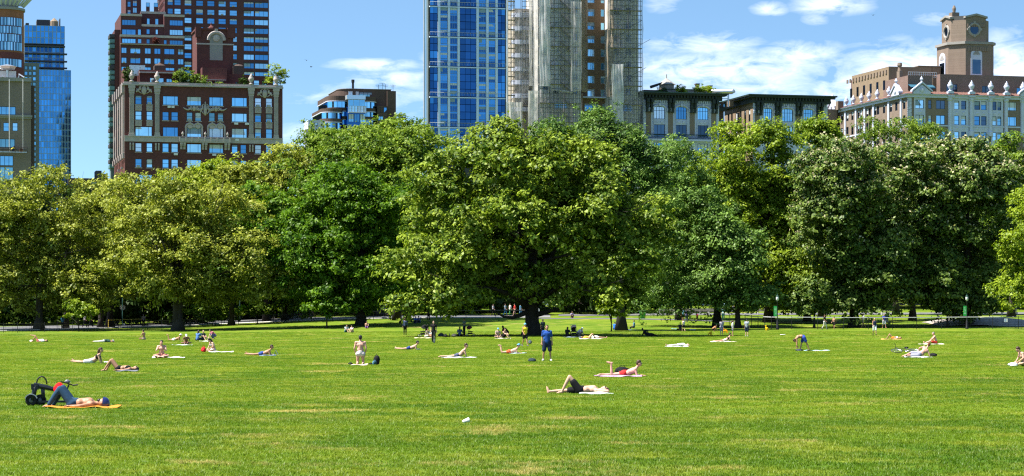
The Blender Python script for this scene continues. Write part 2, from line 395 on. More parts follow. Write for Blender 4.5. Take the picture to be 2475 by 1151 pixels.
B_DARKB = brickmat('brick_dark', (.095, .062, .05), (.075, .05, .04), (.10, .08, .07))
B_ORANGE = brickmat('brick_orange', (.30, .115, .055), (.25, .09, .042), (.26, .15, .10))
S_LIME = pmat('limestone', (.45, .48, .60), .85, var=.14, scale=.6)
S_TERRA = pmat('terracotta', (.37, .32, .30), .8, var=.22, scale=1.2, bump=.3, bscale=6)
S_GREY = pmat('stone_grey', (.25, .235, .22), .85, var=.18, scale=.5)
S_WHITE = pmat('white_panel', (.62, .62, .63), .6, var=.08)
M_COPPER = pmat('copper_green', (.045, .10, .085), .6, var=.35, scale=1.5)
M_CORN = pmat('cornice_dark', (.022, .03, .028), .7, var=.35, scale=2)
M_ROOF = pmat('roof_tar', (.06, .06, .06), .9)
M_TILE = pmat('roof_tile', (.15, .075, .06), .8, var=.25, scale=2)
M_METAL = pmat('galvanised', (.55, .56, .58), .35, metal=.8, var=.1)
M_BLACK = pmat('black_iron', (.012, .012, .014), .5, var=.1)
M_DUSKM = pmat('dark_slab', (.05, .05, .06), .8)
WCACHE = {}
M_BLIND = pmat('blind_pale', (.50, .54, .58), .6, var=.06); M_BLIND2 = pmat('blind_grey', (.22, .30, .38), .6, var=.06)
ACM = MB().box(0, .75, -.32, .12, .02, .46).mesh('air_conditioner', pmat('ac_grey', (.30, .31, .32), .6))
def window_meshes(w, h, style, fm, gm):
    key = (w, h, style, fm.name, gm.name)
    if key in WCACHE: return WCACHE[key]
    t = min(.09, .12 * w); m = MB(); y0, y1 = .10, .20
    m.box(0, t, y0, y1, 0, h); m.box(w - t, w, y0, y1, 0, h); m.box(t, w - t, y0, y1, 0, t); m.box(t, w - t, y0, y1, h - t, h)
    def vb(f, k=.9): m.box(w * f - t * k / 2, w * f + t * k / 2, y0 + .01, y1, t, h - t)
    def hb(f, k=.8): m.box(t, w - t, y0 + .02, y1, h * f - t * k / 2, h * f + t * k / 2)
    if style == 'hung': hb(.5)
    elif style == 'tri': vb(.22); vb(.78)
    elif style == 'pair': vb(.5, 1.2)
    elif style == 'pairh': vb(.5, 1.4); hb(.5)
    elif style == 'grid': vb(.25); vb(.5); vb(.75); hb(.68)
    elif style == 'three': vb(.33); vb(.66)
    elif style == 'ribbon': [vb(f) for f in (.2, .4, .6, .8)]
    fme = m.mesh('window', fm)
    p = MB(); p.box(t * .6, w - t * .6, .15, .165, t * .6, h - t * .6)
    WCACHE[key] = (fme, p.mesh('pane', gm)); return WCACHE[key]
class Bld:
    def __init__(s, name, label, px, D, cat='building', rot=TH, group=None):
        s.D = D; s.X0 = at_depth(px, D); s.ac = name in ('brick_tower', 'belvedere_house', 'apartment_house'); s.c, s.s = math.cos(rot), math.sin(rot); s.n = 0
        s.root = empty(name, (s.X0, D, 0), rot); tag(s.root, label, cat, group)
        s.glass = [G_SKY, G_SKY, G_PALE, G_PALE, G_DEEP, G_BLIND]; s.fm = M_FRAME
    def U(s, px, v=0.0):
        k = (px - CX) / F; X, Y = s.X0 - v * s.s, s.D + v * s.c
        return (k * Y - X) / (s.c - k * s.s)
    def V(s, px, u=0.0):           # depth along a left side wall standing at u
        k = (px - CX) / F; X, Y = s.X0 + u * s.c, s.D + u * s.s
        return (X - k * Y) / (s.s + k * s.c)
    def depth(s, px, v=0.0): return s.D + v * s.c + s.U(px, v) * s.s
    def Z(s, py, px, v=0.0): return zof(py, s.depth(px, v))
    def Zs(s, py, v, u=0.0): return zof(py, s.D + v * s.c + u * s.s)
    # a box mass whose front carries recessed windows; rects in local metres (x from u0)
    def mass(s, u0, u1, v, dep, z0, z1, mat, rects=(), side=(), reveal=.22, name='wall', parapet=0):
        m = MB(); W = u1 - u0
        s.holes(m, W, z0, z1, rects, reveal, lambda x, y, z: (x, y, z))
        s.holes(m, dep, z0, z1, side, reveal, lambda x, y, z: (y, dep - x, z))
        m.add([(W, 0, z0), (W, dep, z0), (W, dep, z1), (W, 0, z1)], [(0, 1, 2, 3)])
        m.add([(0, dep, z0), (W, dep, z0), (W, dep, z1), (0, dep, z1)], [(3, 2, 1, 0)])
        m.add([(0, 0, z1), (W, 0, z1), (W, dep, z1), (0, dep, z1)], [(0, 1, 2, 3)])
        if parapet:
            t = .35; e = .003
            m.box(-e, W + e, -e, t, z1 + e, z1 + parapet); m.box(-e, W + e, dep - t, dep + e, z1 + e, z1 + parapet)
            m.box(-e, t, t, dep - t, z1 + e, z1 + parapet - .01); m.box(W - t, W + e, t, dep - t, z1 + e, z1 + parapet - .01)
        o = m.build(name, mat, s.root, (u0, v, 0))
        for r in rects: s.win(u0, v, 0, r)
        for r in side: s.win(u0, v + dep, -math.pi / 2, r)
        return o
    def holes(s, m, W, z0, z1, rects, reveal, T):
        rects = [r for r in rects if r[0] > .01 and r[1] < W - .01 and r[2] > z0 + .01 and r[3] < z1 - .01 or True]
        xs = sorted({0.0, W} | {min(W, max(0, q)) for r in rects for q in r[:2]}); zs = sorted({z0, z1} | {min(z1, max(z0, q)) for r in rects for q in r[2:4]})
        idx = {}; V = []; Fs = []
        def vid(x, y, z):
            k = (round(x, 4), round(y, 3), round(z, 4))
            if k not in idx: idx[k] = len(V); V.append(T(x, y, z))
            return idx[k]
        # merge cells into vertical runs per column to stay cheap
        for a, b in zip(xs, xs[1:]):
            if b - a < 1e-5: continue
            xm = (a + b) / 2; col = [r for r in rects if r[0] < xm < r[1]]
            cuts = sorted((max(z0, r[2]), min(z1, r[3])) for r in col); z = z0
            for lo, hi in cuts + [(z1, z1)]:
                if lo > z + 1e-5: Fs.append((vid(a, 0, z), vid(b, 0, z), vid(b, 0, lo), vid(a, 0, lo)))
                z = max(z, hi)
        for r in rects:
            x0, x1, a, b = r[:4]
            for q in (((x0, a), (x1, a)), ((x1, a), (x1, b)), ((x1, b), (x0, b)), ((x0, b), (x0, a))):
                (p, c), (d, e) = q
                Fs.append((vid(p, 0, c), vid(d, 0, e), vid(d, reveal, e), vid(p, reveal, c)))
        m.add(V, Fs)
    def win(s, ou, ov, rot, r):
        x0, x1, z0, z1 = r[:4]; style = r[4] if len(r) > 4 else 'hung'
        if style is None: return
        g = r[5] if len(r) > 5 and r[5] else RB.choice(s.glass); fm = r[6] if len(r) > 6 else s.fm
        w, h = x1 - x0, z1 - z0; rw, rh = max(.2, round(w * 5) / 5), max(.2, round(h * 5) / 5)
        fme, pme = window_meshes(rw, rh, style, fm, g)
        c, sn = math.cos(rot), math.sin(rot)
        o = link('window', fme, s.root, (ou + x0 * c, ov + x0 * sn, z0), rot); o.scale = (w / rw, 1, h / rh)
        pn = link('pane', pme, o); pn.rotation_euler = (RB.uniform(-.006, .006), 0, RB.uniform(-.012, .012))
        if style in ('hung', 'pair', 'tri', 'three') and h > 1.0 and RB.random() < .42:
            f = RB.choice((.25, .4, .5, .65)); key = ('blind', rw, rh, f)
            if key not in WCACHE: WCACHE[key] = MB().box(.1, rw - .1, .135, .148, rh * (1 - f), rh - .08).mesh('blind', RB.choice((M_BLIND, M_BLIND2)))
            link('blind', WCACHE[key], o)
        if s.ac and style in ('hung', 'pair') and RB.random() < .12: link('air_conditioner', ACM, o, (w / 2 - .4 if w > .9 else .05, 0, 0))
    def rows(s, u0, cols, zrows, style='hung', g=None, v=0.0):
        out = []
        for c in cols:
            for a, b in zrows: out.append((s.U(c[0], v) - u0, s.U(c[1], v) - u0, a, b, c[2] if len(c) > 2 else style, g))
        return out
    def zr(s, prs, px, v=0.0): return [(s.Z(b, px, v), s.Z(a, px, v)) for a, b in prs]
    def part(s, name, mat, m, loc=(0, 0, 0), smooth=False, parent=None): return m.build(name, mat, parent or s.root, loc, smooth=smooth)
def urn(b, u, v, z, h, mat, name='urn'):
    k = h
    m = MB().lathe([(.20 * k, 0), (.20 * k, .08 * k), (.09 * k, .12 * k), (.10 * k, .2 * k), (.24 * k, .42 * k), (.26 * k, .58 * k), (.15 * k, .7 * k), (.17 * k, .76 * k), (.07 * k, .86 * k), (.03 * k, 1.0 * k)], 10)
    return b.part(name, mat, m, (u, v, z), True)
def pilaster(b, u0, u1, z0, z1, v, mat, name='pilaster'):
    w = u1 - u0; h = z1 - z0; m = MB()
    m.box(0, w, -.35, .02, 0, h * .05); m.box(w * .06, w * .94, -.28, .02, h * .05, h * .09)
    m.box(w * .12, w * .88, -.16, .02, h * .09, h * .84)
    for k in range(4):
        x = w * (.17 + .18 * k); m.box(x, x + w * .09, -.24, -.158, h * .10, h * .83)
    m.box(w * .05, w * .95, -.26, .02, h * .84, h * .88); m.box(w * .0, w, -.36, .02, h * .88, h * .95); m.box(-w * .08, w * 1.08, -.45, .02, h * .95, h)
    return b.part(name, mat, m, (u0, v, z0))
def cartouche(b, u, v, z, w, h, mat, name='cartouche'):
    m = MB(); r = random.Random(int(u * 10))
    m.ball((0, -.1, 0), (w * .17, .22, h * .48), 10, 6); m.ball((0, -.24, h * .06), (w * .09, .16, h * .26), 8, 5); m.ball((0, -.15, h * .52), (w * .06, .2, h * .13), 8, 5)
    for sx in (-1, 1):
        m.ball((sx * w * .25, -.1, h * .18), (w * .08, .18, h * .2), 8, 5); m.ball((sx * w * .36, -.1, h * .02), (w * .08, .16, h * .16), 8, 5); m.ball((sx * w * .45, -.08, -h * .12), (w * .06, .14, h * .13), 8, 5)
        m.tube([(sx * w * .15, -.12, -h * .35), (sx * w * .28, -.15, -h * .2), (sx * w * .42, -.12, -h * .02), (sx * w * .48, -.08, h * .18)], [.09, .12, .1, .05], 5)
        m.tube([(sx * w * .1, -.12, h * .45), (sx * w * .22, -.15, h * .4), (sx * w * .33, -.12, h * .3)], [.08, .1, .05], 5)
    return b.part(name, mat, m, (u, v, z), True)
ROOF_PLANTS = []     # (world x, y, z, rx, rz, kind, label) planted after the trees are defined
def roof_plant(b, px, py0, py1, hw, v, kind, label):
    u = b.U(px, v); Y = b.depth(px, v); X = at_depth(px, Y)
    ROOF_PLANTS.append((X, Y, zof(py1, Y), hw / F * Y, (py1 - py0) / F * Y, kind, label))

# ---- the ornate oxblood brick apartment house with the roof tower
def oxblood():
    b = Bld('apartment_house', 'oxblood brick apartment house with pale terracotta pilasters and a roof tower', 302, 480)
    ref = 335; U = b.U; u1 = U(683); zt = b.Z(207, ref)
    R = b.zr([(230.5, 252.5), (269, 290), (306, 329.5), (345.5, 367), (384, 405), (422, 443), (460, 481), (498, 519)], ref)
    r = []
    def w(a, c, row, st='hung', g=None): r.append((U(a), U(c), R[row][0], R[row][1], st, g))
    for i in range(8):
        if i in (2, 5): w(327, 367.5, i, 'tri', G_PALE)
        else: w(327, 342.5, i, 'hung', G_DEEP if i == 0 else None); w(354, 368.5, i, 'hung', G_DEEP if i == 0 else None)
        if i in (0, 2, 5): w(393.5, 430.5, i, 'tri', G_DEEP if i == 2 else G_SKY)
        else: w(392.5, 408, i); w(414, 430.5, i)
        if i == 1:
            for a, c in ((451, 465.5), (471.5, 486.5), (505, 519.5), (526, 540)): w(a, c, i, 'hung', G_TEAL)
        else: w(452, 486.5, i, 'tri', G_PALE if i > 1 else G_SKY); w(505.5, 540, i, 'tri', G_BLIND if i == 2 else G_SKY)
        if i < 3: w(560, 597, i, 'tri')
        else: w(560, 574.5, i); w(581, 595.5, i)
        w(616, 631.5, i); w(642.5, 658, i)
    dep = b.V(276); zs = [(q[0], q[1]) for q in R]
    side = [(dep * f, dep * f + 1.3, a, c, 'hung', None) for a, c in zs for f in (.08, .2, .34, .48, .62, .76, .88)]
    b.mass(0, u1, 0, dep, 0, zt, B_OX, r, side)
    # window sills and heads
    for q in r:
        m = MB().box(-.1, q[1] - q[0] + .1, -.12, .05, -.16, -.003); b.part('sill', S_TERRA, m, (q[0], 0, q[2]))
    zc = b.Z(203, ref)
    m = MB(); m.box(-.5, u1 + .1, -.5, .3, zt + .003, zt + .35); m.box(-.3, u1, -.3, .3, zt + .35, zt + .75); b.part('cornice', S_TERRA, m)
    m = MB()
    for a, c in ((370, 376), (392, 470), (478, 541), (548, 601)): m.box(U(a), U(c), .32, .62, zt + .01, zt + .9)
    b.part('parapet', B_OX, m)
    for a, c in ((311, 325.5), (372.5, 387), (600, 614), (660.5, 674)):
        pilaster(b, U(a), U(c), R[2][0] - .1, zt - .01, -.01, S_TERRA)
        urn(b, (U(a) + U(c)) / 2, -.05, zt + .76, 2.35, S_TERRA)
        for q in (.14, .62):
            m = MB(); w_ = U(c) - U(a); m.xprism([(0, 0), (w_ * .25, 0), (w_ * .25, -1.5), (0, -1.5)], -.3, .02); m.box(0, w_ * .25, -.45, .02, -.5, -.01); b.part('bracket', S_TERRA, m, (U(a) + w_ * q, -.004, R[3][1] - .0))
    zb0, zb1 = b.Z(342.5, ref), b.Z(331, ref)
    m = MB(); m.box(-.1, u1, -.25, .03, zb0, zb1); m.box(-.15, u1, -.4, .03, zb1 + .002, zb1 + .22); b.part('band_course', S_TERRA, m)
    # balcony over the middle bays
    m = MB(); a, c = U(434), U(555); m.box(a, c, -.9, -.252, zb0 - .05, zb0 + .2); m.box(a, c, -.95, -.75, zb0 + .203, zb1 - .15)
    for k in range(9): x = a + (c - a) * k / 8; m.box(x - .15, x + .15, -1.0, -.7, zb0 + .21, zb1 + .1)
    b.part('balcony', S_TERRA, m)
    for px in (438, 445.5, 490, 497.5, 545, 552.5):
        m = MB().xprism([(-.22, 0), (.22, 0), (.22, -1.4), (-.22, -1.4)], -.32, .02); m.box(-.26, .26, -.8, .02, -.45, -.003); m.box(-.24, .24, -.55, .02, -.8, -.452); b.part('bracket', S_TERRA, m, (U(px), -.004, zb0 - .06))
    # spandrel panels of the corner bays
    for a, c in ((327, 342.5), (354, 368.5), (616, 631.5), (642.5, 658)):
        for lo, hi in ((R[1][1], R[0][0]), (R[2][1], R[1][0])):
            m = MB().box(0, U(c) - U(a), -.06, .02, .12, hi - lo - .2); x = (U(c) - U(a)) / 2; zc2 = (hi - lo) / 2; m.torus((x, -.07, zc2), .32, .09, 'y', 12, 5); m.ball((x, -.07, zc2), (.14, .1, .14), 6, 4)
            b.part('spandrel_panel', S_TERRA, m, (a and U(a), -.004, lo))
    # arched surrounds above the two middle windows of the piano floor
    for a, c in ((447, 490.5), (500.5, 545)):
        m = MB(); x0, x1 = U(a), U(c); w_ = x1 - x0; t = .34
        m.box(0, t, -.2, .02, 0, 2.1); m.box(w_ - t, w_, -.2, .02, 0, 2.1)
        for h0 in (0, 1):
            cx = w_ * (.28 + .44 * h0); rr = w_ * .25
            m.tube([(cx + rr * math.cos(q), -.08, 2.05 + rr * .95 * math.sin(q)) for q in [math.pi * k / 8 for k in range(9)]], .2, 5)
            m.ball((cx, -.06, 2.35), (rr * .7, .1, rr * .55), 8, 5); m.ball((cx, -.12, 2.15 + rr), (.2, .22, .28), 6, 4)
        b.part('arch_surround', S_TERRA, m, (x0, -.005, R[2][0] - .05))
    for px in (441, 495.5, 549): urn(b, U(px), -.55, zb1 + .25, 1.15, S_TERRA)
    cartouche(b, U(348), -.01, b.Z(218, ref), U(369) - U(330), 2.0, S_TERRA); cartouche(b, U(640), -.01, b.Z(219.5, ref), U(658) - U(621), 2.0, S_TERRA)
    zc = b.Z(262, ref); cartouche(b, U(496), -.02, zc, 2.2, 2.7, S_TERRA, 'shield')
    for px in (469, 522): cartouche(b, U(px), -.02, b.Z(259.5, ref), 2.4, 1.2, S_TERRA, 'garland_head')
    m = MB()
    for a, c, d in ((443, 465, 1.2), (473, 488, 1.4), (504, 518, 1.4), (526, 548, 1.2)):
        x0, x1 = U(a), U(c); m.tube([(x0 + (x1 - x0) * k / 6, -.12, zc + .35 - d * .35 * math.sin(math.pi * k / 6)) for k in range(7)], [.1, .15, .18, .2, .18, .15, .1], 5)
    b.part('garland', S_TERRA, m, smooth=True)
    # quoined rustication lines on the lower storeys
    for a, c in ((312, 325), (371, 389)):
        for k in range(22): z = R[7][0] + k * .75
    # terracotta corner columns down the sunlit side
    for v0 in (.6, 4.5, 9.5, 15, 21, 27):
        if v0 < dep - 1: m = MB().box(-.35, .02, 0, 1.0, R[2][0] - 3.5, zt - .3); m.box(-.6, .02, -.15, 1.15, zt - 1.5, zt + .6); m.box(-.5, .02, -.1, 1.1, R[2][0] - 4.6, R[2][0] - 3.503); b.part('pilaster', S_TERRA, m, (-.003, v0, 0))
    # air conditioners
    for px, row in ((405, 0), (412, 0), (566, 1), (592, 1), (568, 2), (513, 3), (420, 3)):
        m = MB().box(0, .8, -.4, .02, -.6, -.17); b.part('air_conditioner', S_WHITE, m, (U(px), -.003, R[row][0]))
    # penthouse behind the parapet
    def pent(pa, pc, pt, v, dp, mat, wins=()):
        x0, x1 = U(pa, v), U(pc, v); z1 = b.Z(pt, 450, v)
        rr = [(U(a, v) - x0, U(c, v) - x0, b.Z(bb, 450, v), b.Z(t, 450, v), st, g) for a, c, t, bb, st, g in wins]
        b.mass(x0, x1, v, dp, zt, z1, mat, rr, name='penthouse', parapet=.4)
    pent(337, 442, 176, 4, 10, B_OX, [(362, 396, 190, 205, 'three', G_PALE), (402, 416, 191, 205, 'pair', G_SKY)])
    pent(300, 342, 172, 9, 8, B_OX); pent(489, 549, 166, 5.5, 8, B_OX, [(496, 514, 193, 208, 'pair', G_SKY), (518, 541, 193, 208, 'pair', G_DEEP)])
    pent(549, 612, 181, 6.5, 8, B_OX, [(569, 578, 196, 212, 'plain', G_DEEP)]); pent(606, 660, 184, 5, 8, B_OX, [(613, 627, 190, 206, 'hung', G_PALE), (633, 647, 190, 206, 'hung', G_PALE)])
    z = b.Z(192, 450, 4); m = MB().box(U(494, 4), U(546, 4), 4.0, 5.4, z, z + .12); b.part('awning', pmat('awning_stripe', (.45, .42, .4), .8), m)
    z = b.Z(178.5, 450, 3); m = MB().box(U(337, 3), U(425, 3), 3.0, 3.9, z, z + .25); b.part('ledge', S_TERRA, m)
    # the tall roof tower with a blind arched niche
    v = 9.0; x0, x1 = U(476, v), U(564, v); z1 = b.Z(73, 520, v); zb = b.Z(178, 520, v)
    tw = b.mass(x0, x1, v, 9, zt, z1, B_OX, name='roof_tower'); w_ = x1 - x0
    m = MB(); m.box(-.25, w_ + .25, -.25, 9.2, z1 + .003, z1 + .35)
    for k in (0, 1): m.box(-.35 + k * (w_ - .9), .9 + k * (w_ - .5), -.35, .7, z1 - 1.6, z1 + .55)
    m.lathe([(.8, 0), (.6, .5), (.15, .9), (.08, 1.5)], 8, (w_ * .42, 2, z1 + .35)); b.part('tower_cap', B_OX, m, (x0, v, 0))
    a0, a1 = U(507, v), U(538, v); za, zc = b.Z(146, 520, v), b.Z(98, 520, v); rr = (a1 - a0) / 2; m = MB()
    poly = [(0, 0), (2 * rr, 0)] + [(rr + rr * math.cos(q), zc - za + rr * math.sin(q)) for q in [math.pi * k / 12 for k in range(13)]]
    m.xprism(poly, -.1, .02); b.part('niche_panel', S_GREY, m, (a0, v - .004, za))
    m = MB(); m.tube([(rr + (rr + .35) * math.cos(q), -.15, zc - za + (rr + .35) * math.sin(q)) for q in [math.pi * k / 12 for k in range(13)]], .38, 6); m.ball((rr, -.2, zc - za + rr * .35), (.8, .25, .8), 8, 5)
    m.box(rr - .3, rr + .3, -.4, .02, zc - za + rr + .3, zc - za + rr + 1.1); b.part('niche_arch', S_TERRA, m, (a0, v - .004, za))
    m = MB().box(-.12, w_ + .12, -.12, .3, b.Z(107, 520, v) - .15, b.Z(107, 520, v) + .15); b.part('tower_band', S_TERRA, m, (x0, v - .003, 0))
    for px, py in ((387, 154), (577, 150)):
        v = 8; z = b.Z(py + 14, 450, v); u = U(px, v); m = MB().box(-1.2, 1.2, 0, 2.4, -1.4, .7); m.lathe([(1.3, .7), (1.0, 1.0), (.3, 1.2), (.1, 1.5)], 10, (0, 1.2, 0)); b.part('roof_vent', B_DARKB, m, (u, v, z))
    m = MB()
    for px in (320, 332, 345): m.box(U(px, 6) - .5, U(px, 6) + .5, 6, 7.5, b.Z(163, 450, 6) - .8, b.Z(163, 450, 6) + .2)
    m.box(U(316, 6), U(349, 6), 5.9, 7.6, b.Z(172, 450, 6) - 1.2, b.Z(166, 450, 6) - .2); b.part('cooling_unit', M_METAL, m)
    roof_plant(b, 452, 166, 208, 30, 1.6, 1, 'dense bright green roof garden shrub beside the brick roof tower')
    roof_plant(b, 480, 184, 209, 26, 1.3, 1, 'low rounded roof garden bush in front of the roof tower')
    roof_plant(b, 437, 170, 206, 8, 1.5, 0, 'slim dark conifer on the brick roof garden'); roof_plant(b, 421, 198, 210, 10, 1.0, 2, 'yellow flowering bush on the roof garden parapet')
    roof_plant(b, 668, 160, 207, 30, 1.5, 2, 'wispy willowy bush spilling over the roof corner'); roof_plant(b, 312, 164, 203, 12, 1.5, 0, 'small dark shrub between the corner urns')
    roof_plant(b, 592, 180, 209, 9, 1.3, 0, 'narrow climbing plant on the penthouse wall'); roof_plant(b, 529, 200, 211, 12, 1.0, 3, 'pale flowering planter bush on the parapet'); roof_plant(b, 505, 200, 211, 12, 1.0, 1, 'low planter greenery in front of the penthouse glass')
oxblood()

# ---- the tall stepped brick tower behind it
def plum():
    b = Bld('brick_tower', 'tall stepped plum brick apartment tower with corner ribbon windows', 398, 760); U = b.U
    b.glass = [G_SKY, G_SKY, G_DEEP, G_PALE, G_DEEP]; ref = 450
    py = lambda k: (0.5 + 21.2 * k, 13.5 + 21.2 * k)
    rows = b.zr([py(k) for k in range(-2, 12)], ref)
    r = b.rows(0, [(446, 463), (474, 491), (501, 518.5), (528, 546), (555, 573)], rows)
    r += b.rows(0, [(589, 614, 'three'), (616, 648, 'three')], rows, g=None)
    r += b.rows(0, [(405, 418), (421.5, 437)], rows[:4])
    b.mass(0, U(650), 0, 26, 0, b.Z(-70, ref), B_RED, r, [(2 + 4 * i, 4 + 4 * i, a, c, 'pair') for i in range(6) for a, c in rows])
    for a, c in rows:
        m = MB().box(U(589) - .1, U(650) + .08, -.1, .02, a - 1.0, a - .85); b.part('spandrel', M_DUSKM, m, (0, -.003, 0))
    def wing(pa, pc, pt, v, dp, wins, refp):
        x0, x1 = U(pa, v), U(pc, v); rr = []
        for a, c, t, bb, st in wins: rr.append((U(a, v) - x0, U(c, v) - x0, b.Z(bb, refp, v), b.Z(t, refp, v), st, None))
        b.mass(x0, x1, v, dp, 0, b.Z(pt, refp, v), B_RED, rr, parapet=.5, name='wing')
        m = MB().box(-.15, x1 - x0 + .15, -.2, .1, -.25, .5); b.part('coping', S_TERRA, m, (x0, v - .01, b.Z(pt, refp, v)))
    up = [(308, 316, y, y + 13, 'hung') for y in (-12, 4, 24)] + [(321, 331, y, y + 13, 'pair') for y in (-12, 2, 18)]
    wing(304, 341, -60, 4, 20, up, 320)
    wing(341, 399, 32, -1.5, 22, [(355, 362, 45, 60, 'plain'), (375, 383, 45, 60, 'plain'), (353, 362, 7, 17, 'plain'), (372, 382, 7, 17, 'plain')], 370)
    lw = [(295, 328, 48, 61, 'ribbon'), (410, 442, 49, 62, 'ribbon'), (295, 328, 71, 84, 'three'), (333, 341, 70, 85, 'plain'), (354, 362, 71, 83, 'plain'), (376, 382, 71, 83, 'plain'), (396, 403, 71, 84, 'plain'), (410, 442, 72, 85, 'ribbon'),
          (295, 328, 94, 105, 'ribbon'), (333, 342, 94, 105, 'plain'), (354, 362, 94, 105, 'plain'), (396, 403, 95, 105, 'plain'), (410, 442, 95, 106, 'ribbon')]
    wing(292, 342, 37, -5, 26, [w for w in lw if w[1] < 341.5 and w[2] < 90], 310)
    wing(397, 445, 39, -5, 26, [w for w in lw if w[0] > 400 and w[2] < 90], 420)
    low = [(342.5, 398, 62, 62, None)]
    wing(342, 397, 63, -4.6, 26, [w for w in lw if 342.5 < w[0] and w[1] < 396.5 and w[2] < 90], 370)
    ll = [(a, c, t, t + 13.5, 'pair') for t in (116, 140, 162) for a, c in ((293.5, 306), (315, 339.5), (350, 364.5), (373, 388), (397, 421.5), (430, 443.5))] + [w for w in lw if w[2] > 90]
    wing(291, 445, 88, -7, 30, ll, 330)
    m = MB(); v = -7.6; z = b.Z(106, 330, v); m.box(U(292, v), U(445, v), -7.9, -6.95, z - .25, z); b.part('terrace_ledge', S_TERRA, m)
    # side wall and the column of balconies on the street corner
    x0 = U(277, -4); wl = b.mass(x0, U(292, -4), -4, 14, 0, b.Z(72, 285, -4), B_RED, name='corner_wall')
    n = 26
    for k in range(n):
        z = b.Z(92 + 12.6 * k, 270, -3); m = MB(); a, c = U(264.5, -3), x0 - .01
        m.box(a, c, -4.2, 3, z, z + .25); m.box(a, c, -4.25, -4.15, z + .26, z + 1.15); m.box(a - .05, a + .05, -4.1, 3, z + .26, z + 1.15)
        b.part('balcony', pmat('balcony_panel', (.10, .20, .21), .4, var=.3) if k % 3 else M_DUSKM, m)
    m = MB().box(U(268, -3), x0 - .01, -3.2, 2.5, 0, b.Z(93, 270, -3)); b.part('balcony_core', pmat('balcony_core_grey', (.09, .12, .13), .6), m)  # dark blue-grey core behind the balconies
    roof_plant(b, 377, 92, 105, 9, -7.3, 4, 'dark red small tree on the tower terrace')
plum()

# ---- blue curtain-wall tower at the far left
def curtain(b, px0, px1, py0, py1, nx, ny, v, gm, name='pane', gap=.25, refp=None):
    """a wall of single glass panes over a dark slab"""
    x0, x1 = b.U(px0, v), b.U(px1, v); refp = refp or (px0 + px1) / 2; z0, z1 = b.Z(py1, refp, v), b.Z(py0, refp, v)
    dw, dz = (x1 - x0) / nx, (z1 - z0) / ny
    back = MB().box(x0, x1, v, v + 1.0, z0, z1); bo = b.part('mullion_wall', M_FRAMEB, back)
    me = {}
    for g in gm:
        if g.name not in me: me[g.name] = MB().box(gap / 2, dw - gap / 2, -.06, .03, gap / 2 * .6, dz - gap / 2).mesh('pane', g)
    for i in range(nx):
        for j in range(ny):
            g = gm[RB.randrange(len(gm))]; o = link('pane', me[g.name], b.root, (x0 + i * dw, v - .003, z0 + j * dz))
            o.rotation_euler = (RB.uniform(-.004, .004), 0, RB.uniform(-.006, .006))
def bluetower():
    b = Bld('glass_tower', 'blue curtain wall tower rising behind the beige corner building', 92, 900); U = b.U
    m = MB().box(U(92), U(172), 1.0, 30, 0, b.Z(169, 130)); b.part('core', M_DUSKM, m)
    curtain(b, 92, 171.5, 169, 560, 11, 27, 0, [G_BLUE, G_BLUE, G_BLUE, glassmat('glass_blue2', (.08, .36, .74), (.01, .04, .1), .92)], gap=.3)
    # neighbour bays in mixed blue panes and the recessed terraces
    v = 6; curtain(b, 59, 156.5, 62, 106, 10, 3, v, [G_BLUE, glassmat('glass_blue2', (.08, .36, .74), (.01, .04, .1), .92)], gap=.35)
    m = MB().box(U(59, v), U(156, v), v + 1.0, 30, b.Z(168, 110, v) - 10, b.Z(62, 110, v) - .01); b.part('upper_core', M_DUSKM, m)
    for k, py in enumerate((108, 126, 144, 160)):
        z = b.Z(py + 3, 110, v); m = MB().box(U(59, v), U(162, v) if k else U(157, v), v - 1.5, v + .9, z - .5, z); b.part('terrace_slab', M_DUSKM, m)
    curtain(b, 59, 154, 112, 168, 10, 4, v + .4, [G_BLUE, G_NAVY], gap=.35)
    for (a, c, t) in ((89, 121, 48), (62, 70, 57), (124, 140, 55), (144, 146, 44)):
        m = MB().box(U(a, 12), U(c, 12), 12, 20, b.Z(64, 110, 12), b.Z(t, 110, 12)); b.part('roof_plant_room', M_DUSKM, m)
    m = MB().lathe([(1.6, 0), (1.6, 2.2), (.1, 3.6)], 10); b.part('water_tank', B_TAN, m, (U(132, 8), 12, b.Z(62, 110, 8)))
bluetower()
def tealblock():
    b = Bld('narrow_block', 'narrow grey-green glazed block wedged before the blue tower', 56, 620); U = b.U; b.glass = [G_TEAL, G_SKY, G_TEAL]
    rows = b.zr([(160 + 13 * k, 169 + 13 * k) for k in range(22)], 75)
    b.mass(0, U(95), 0, 16, 0, b.Z(152, 75), pmat('grey_green_wall', (.17, .21, .22), .8), b.rows(0, [(59, 67, 'plain'), (69, 77, 'plain'), (79, 87, 'plain')], rows), name='wall')
tealblock()
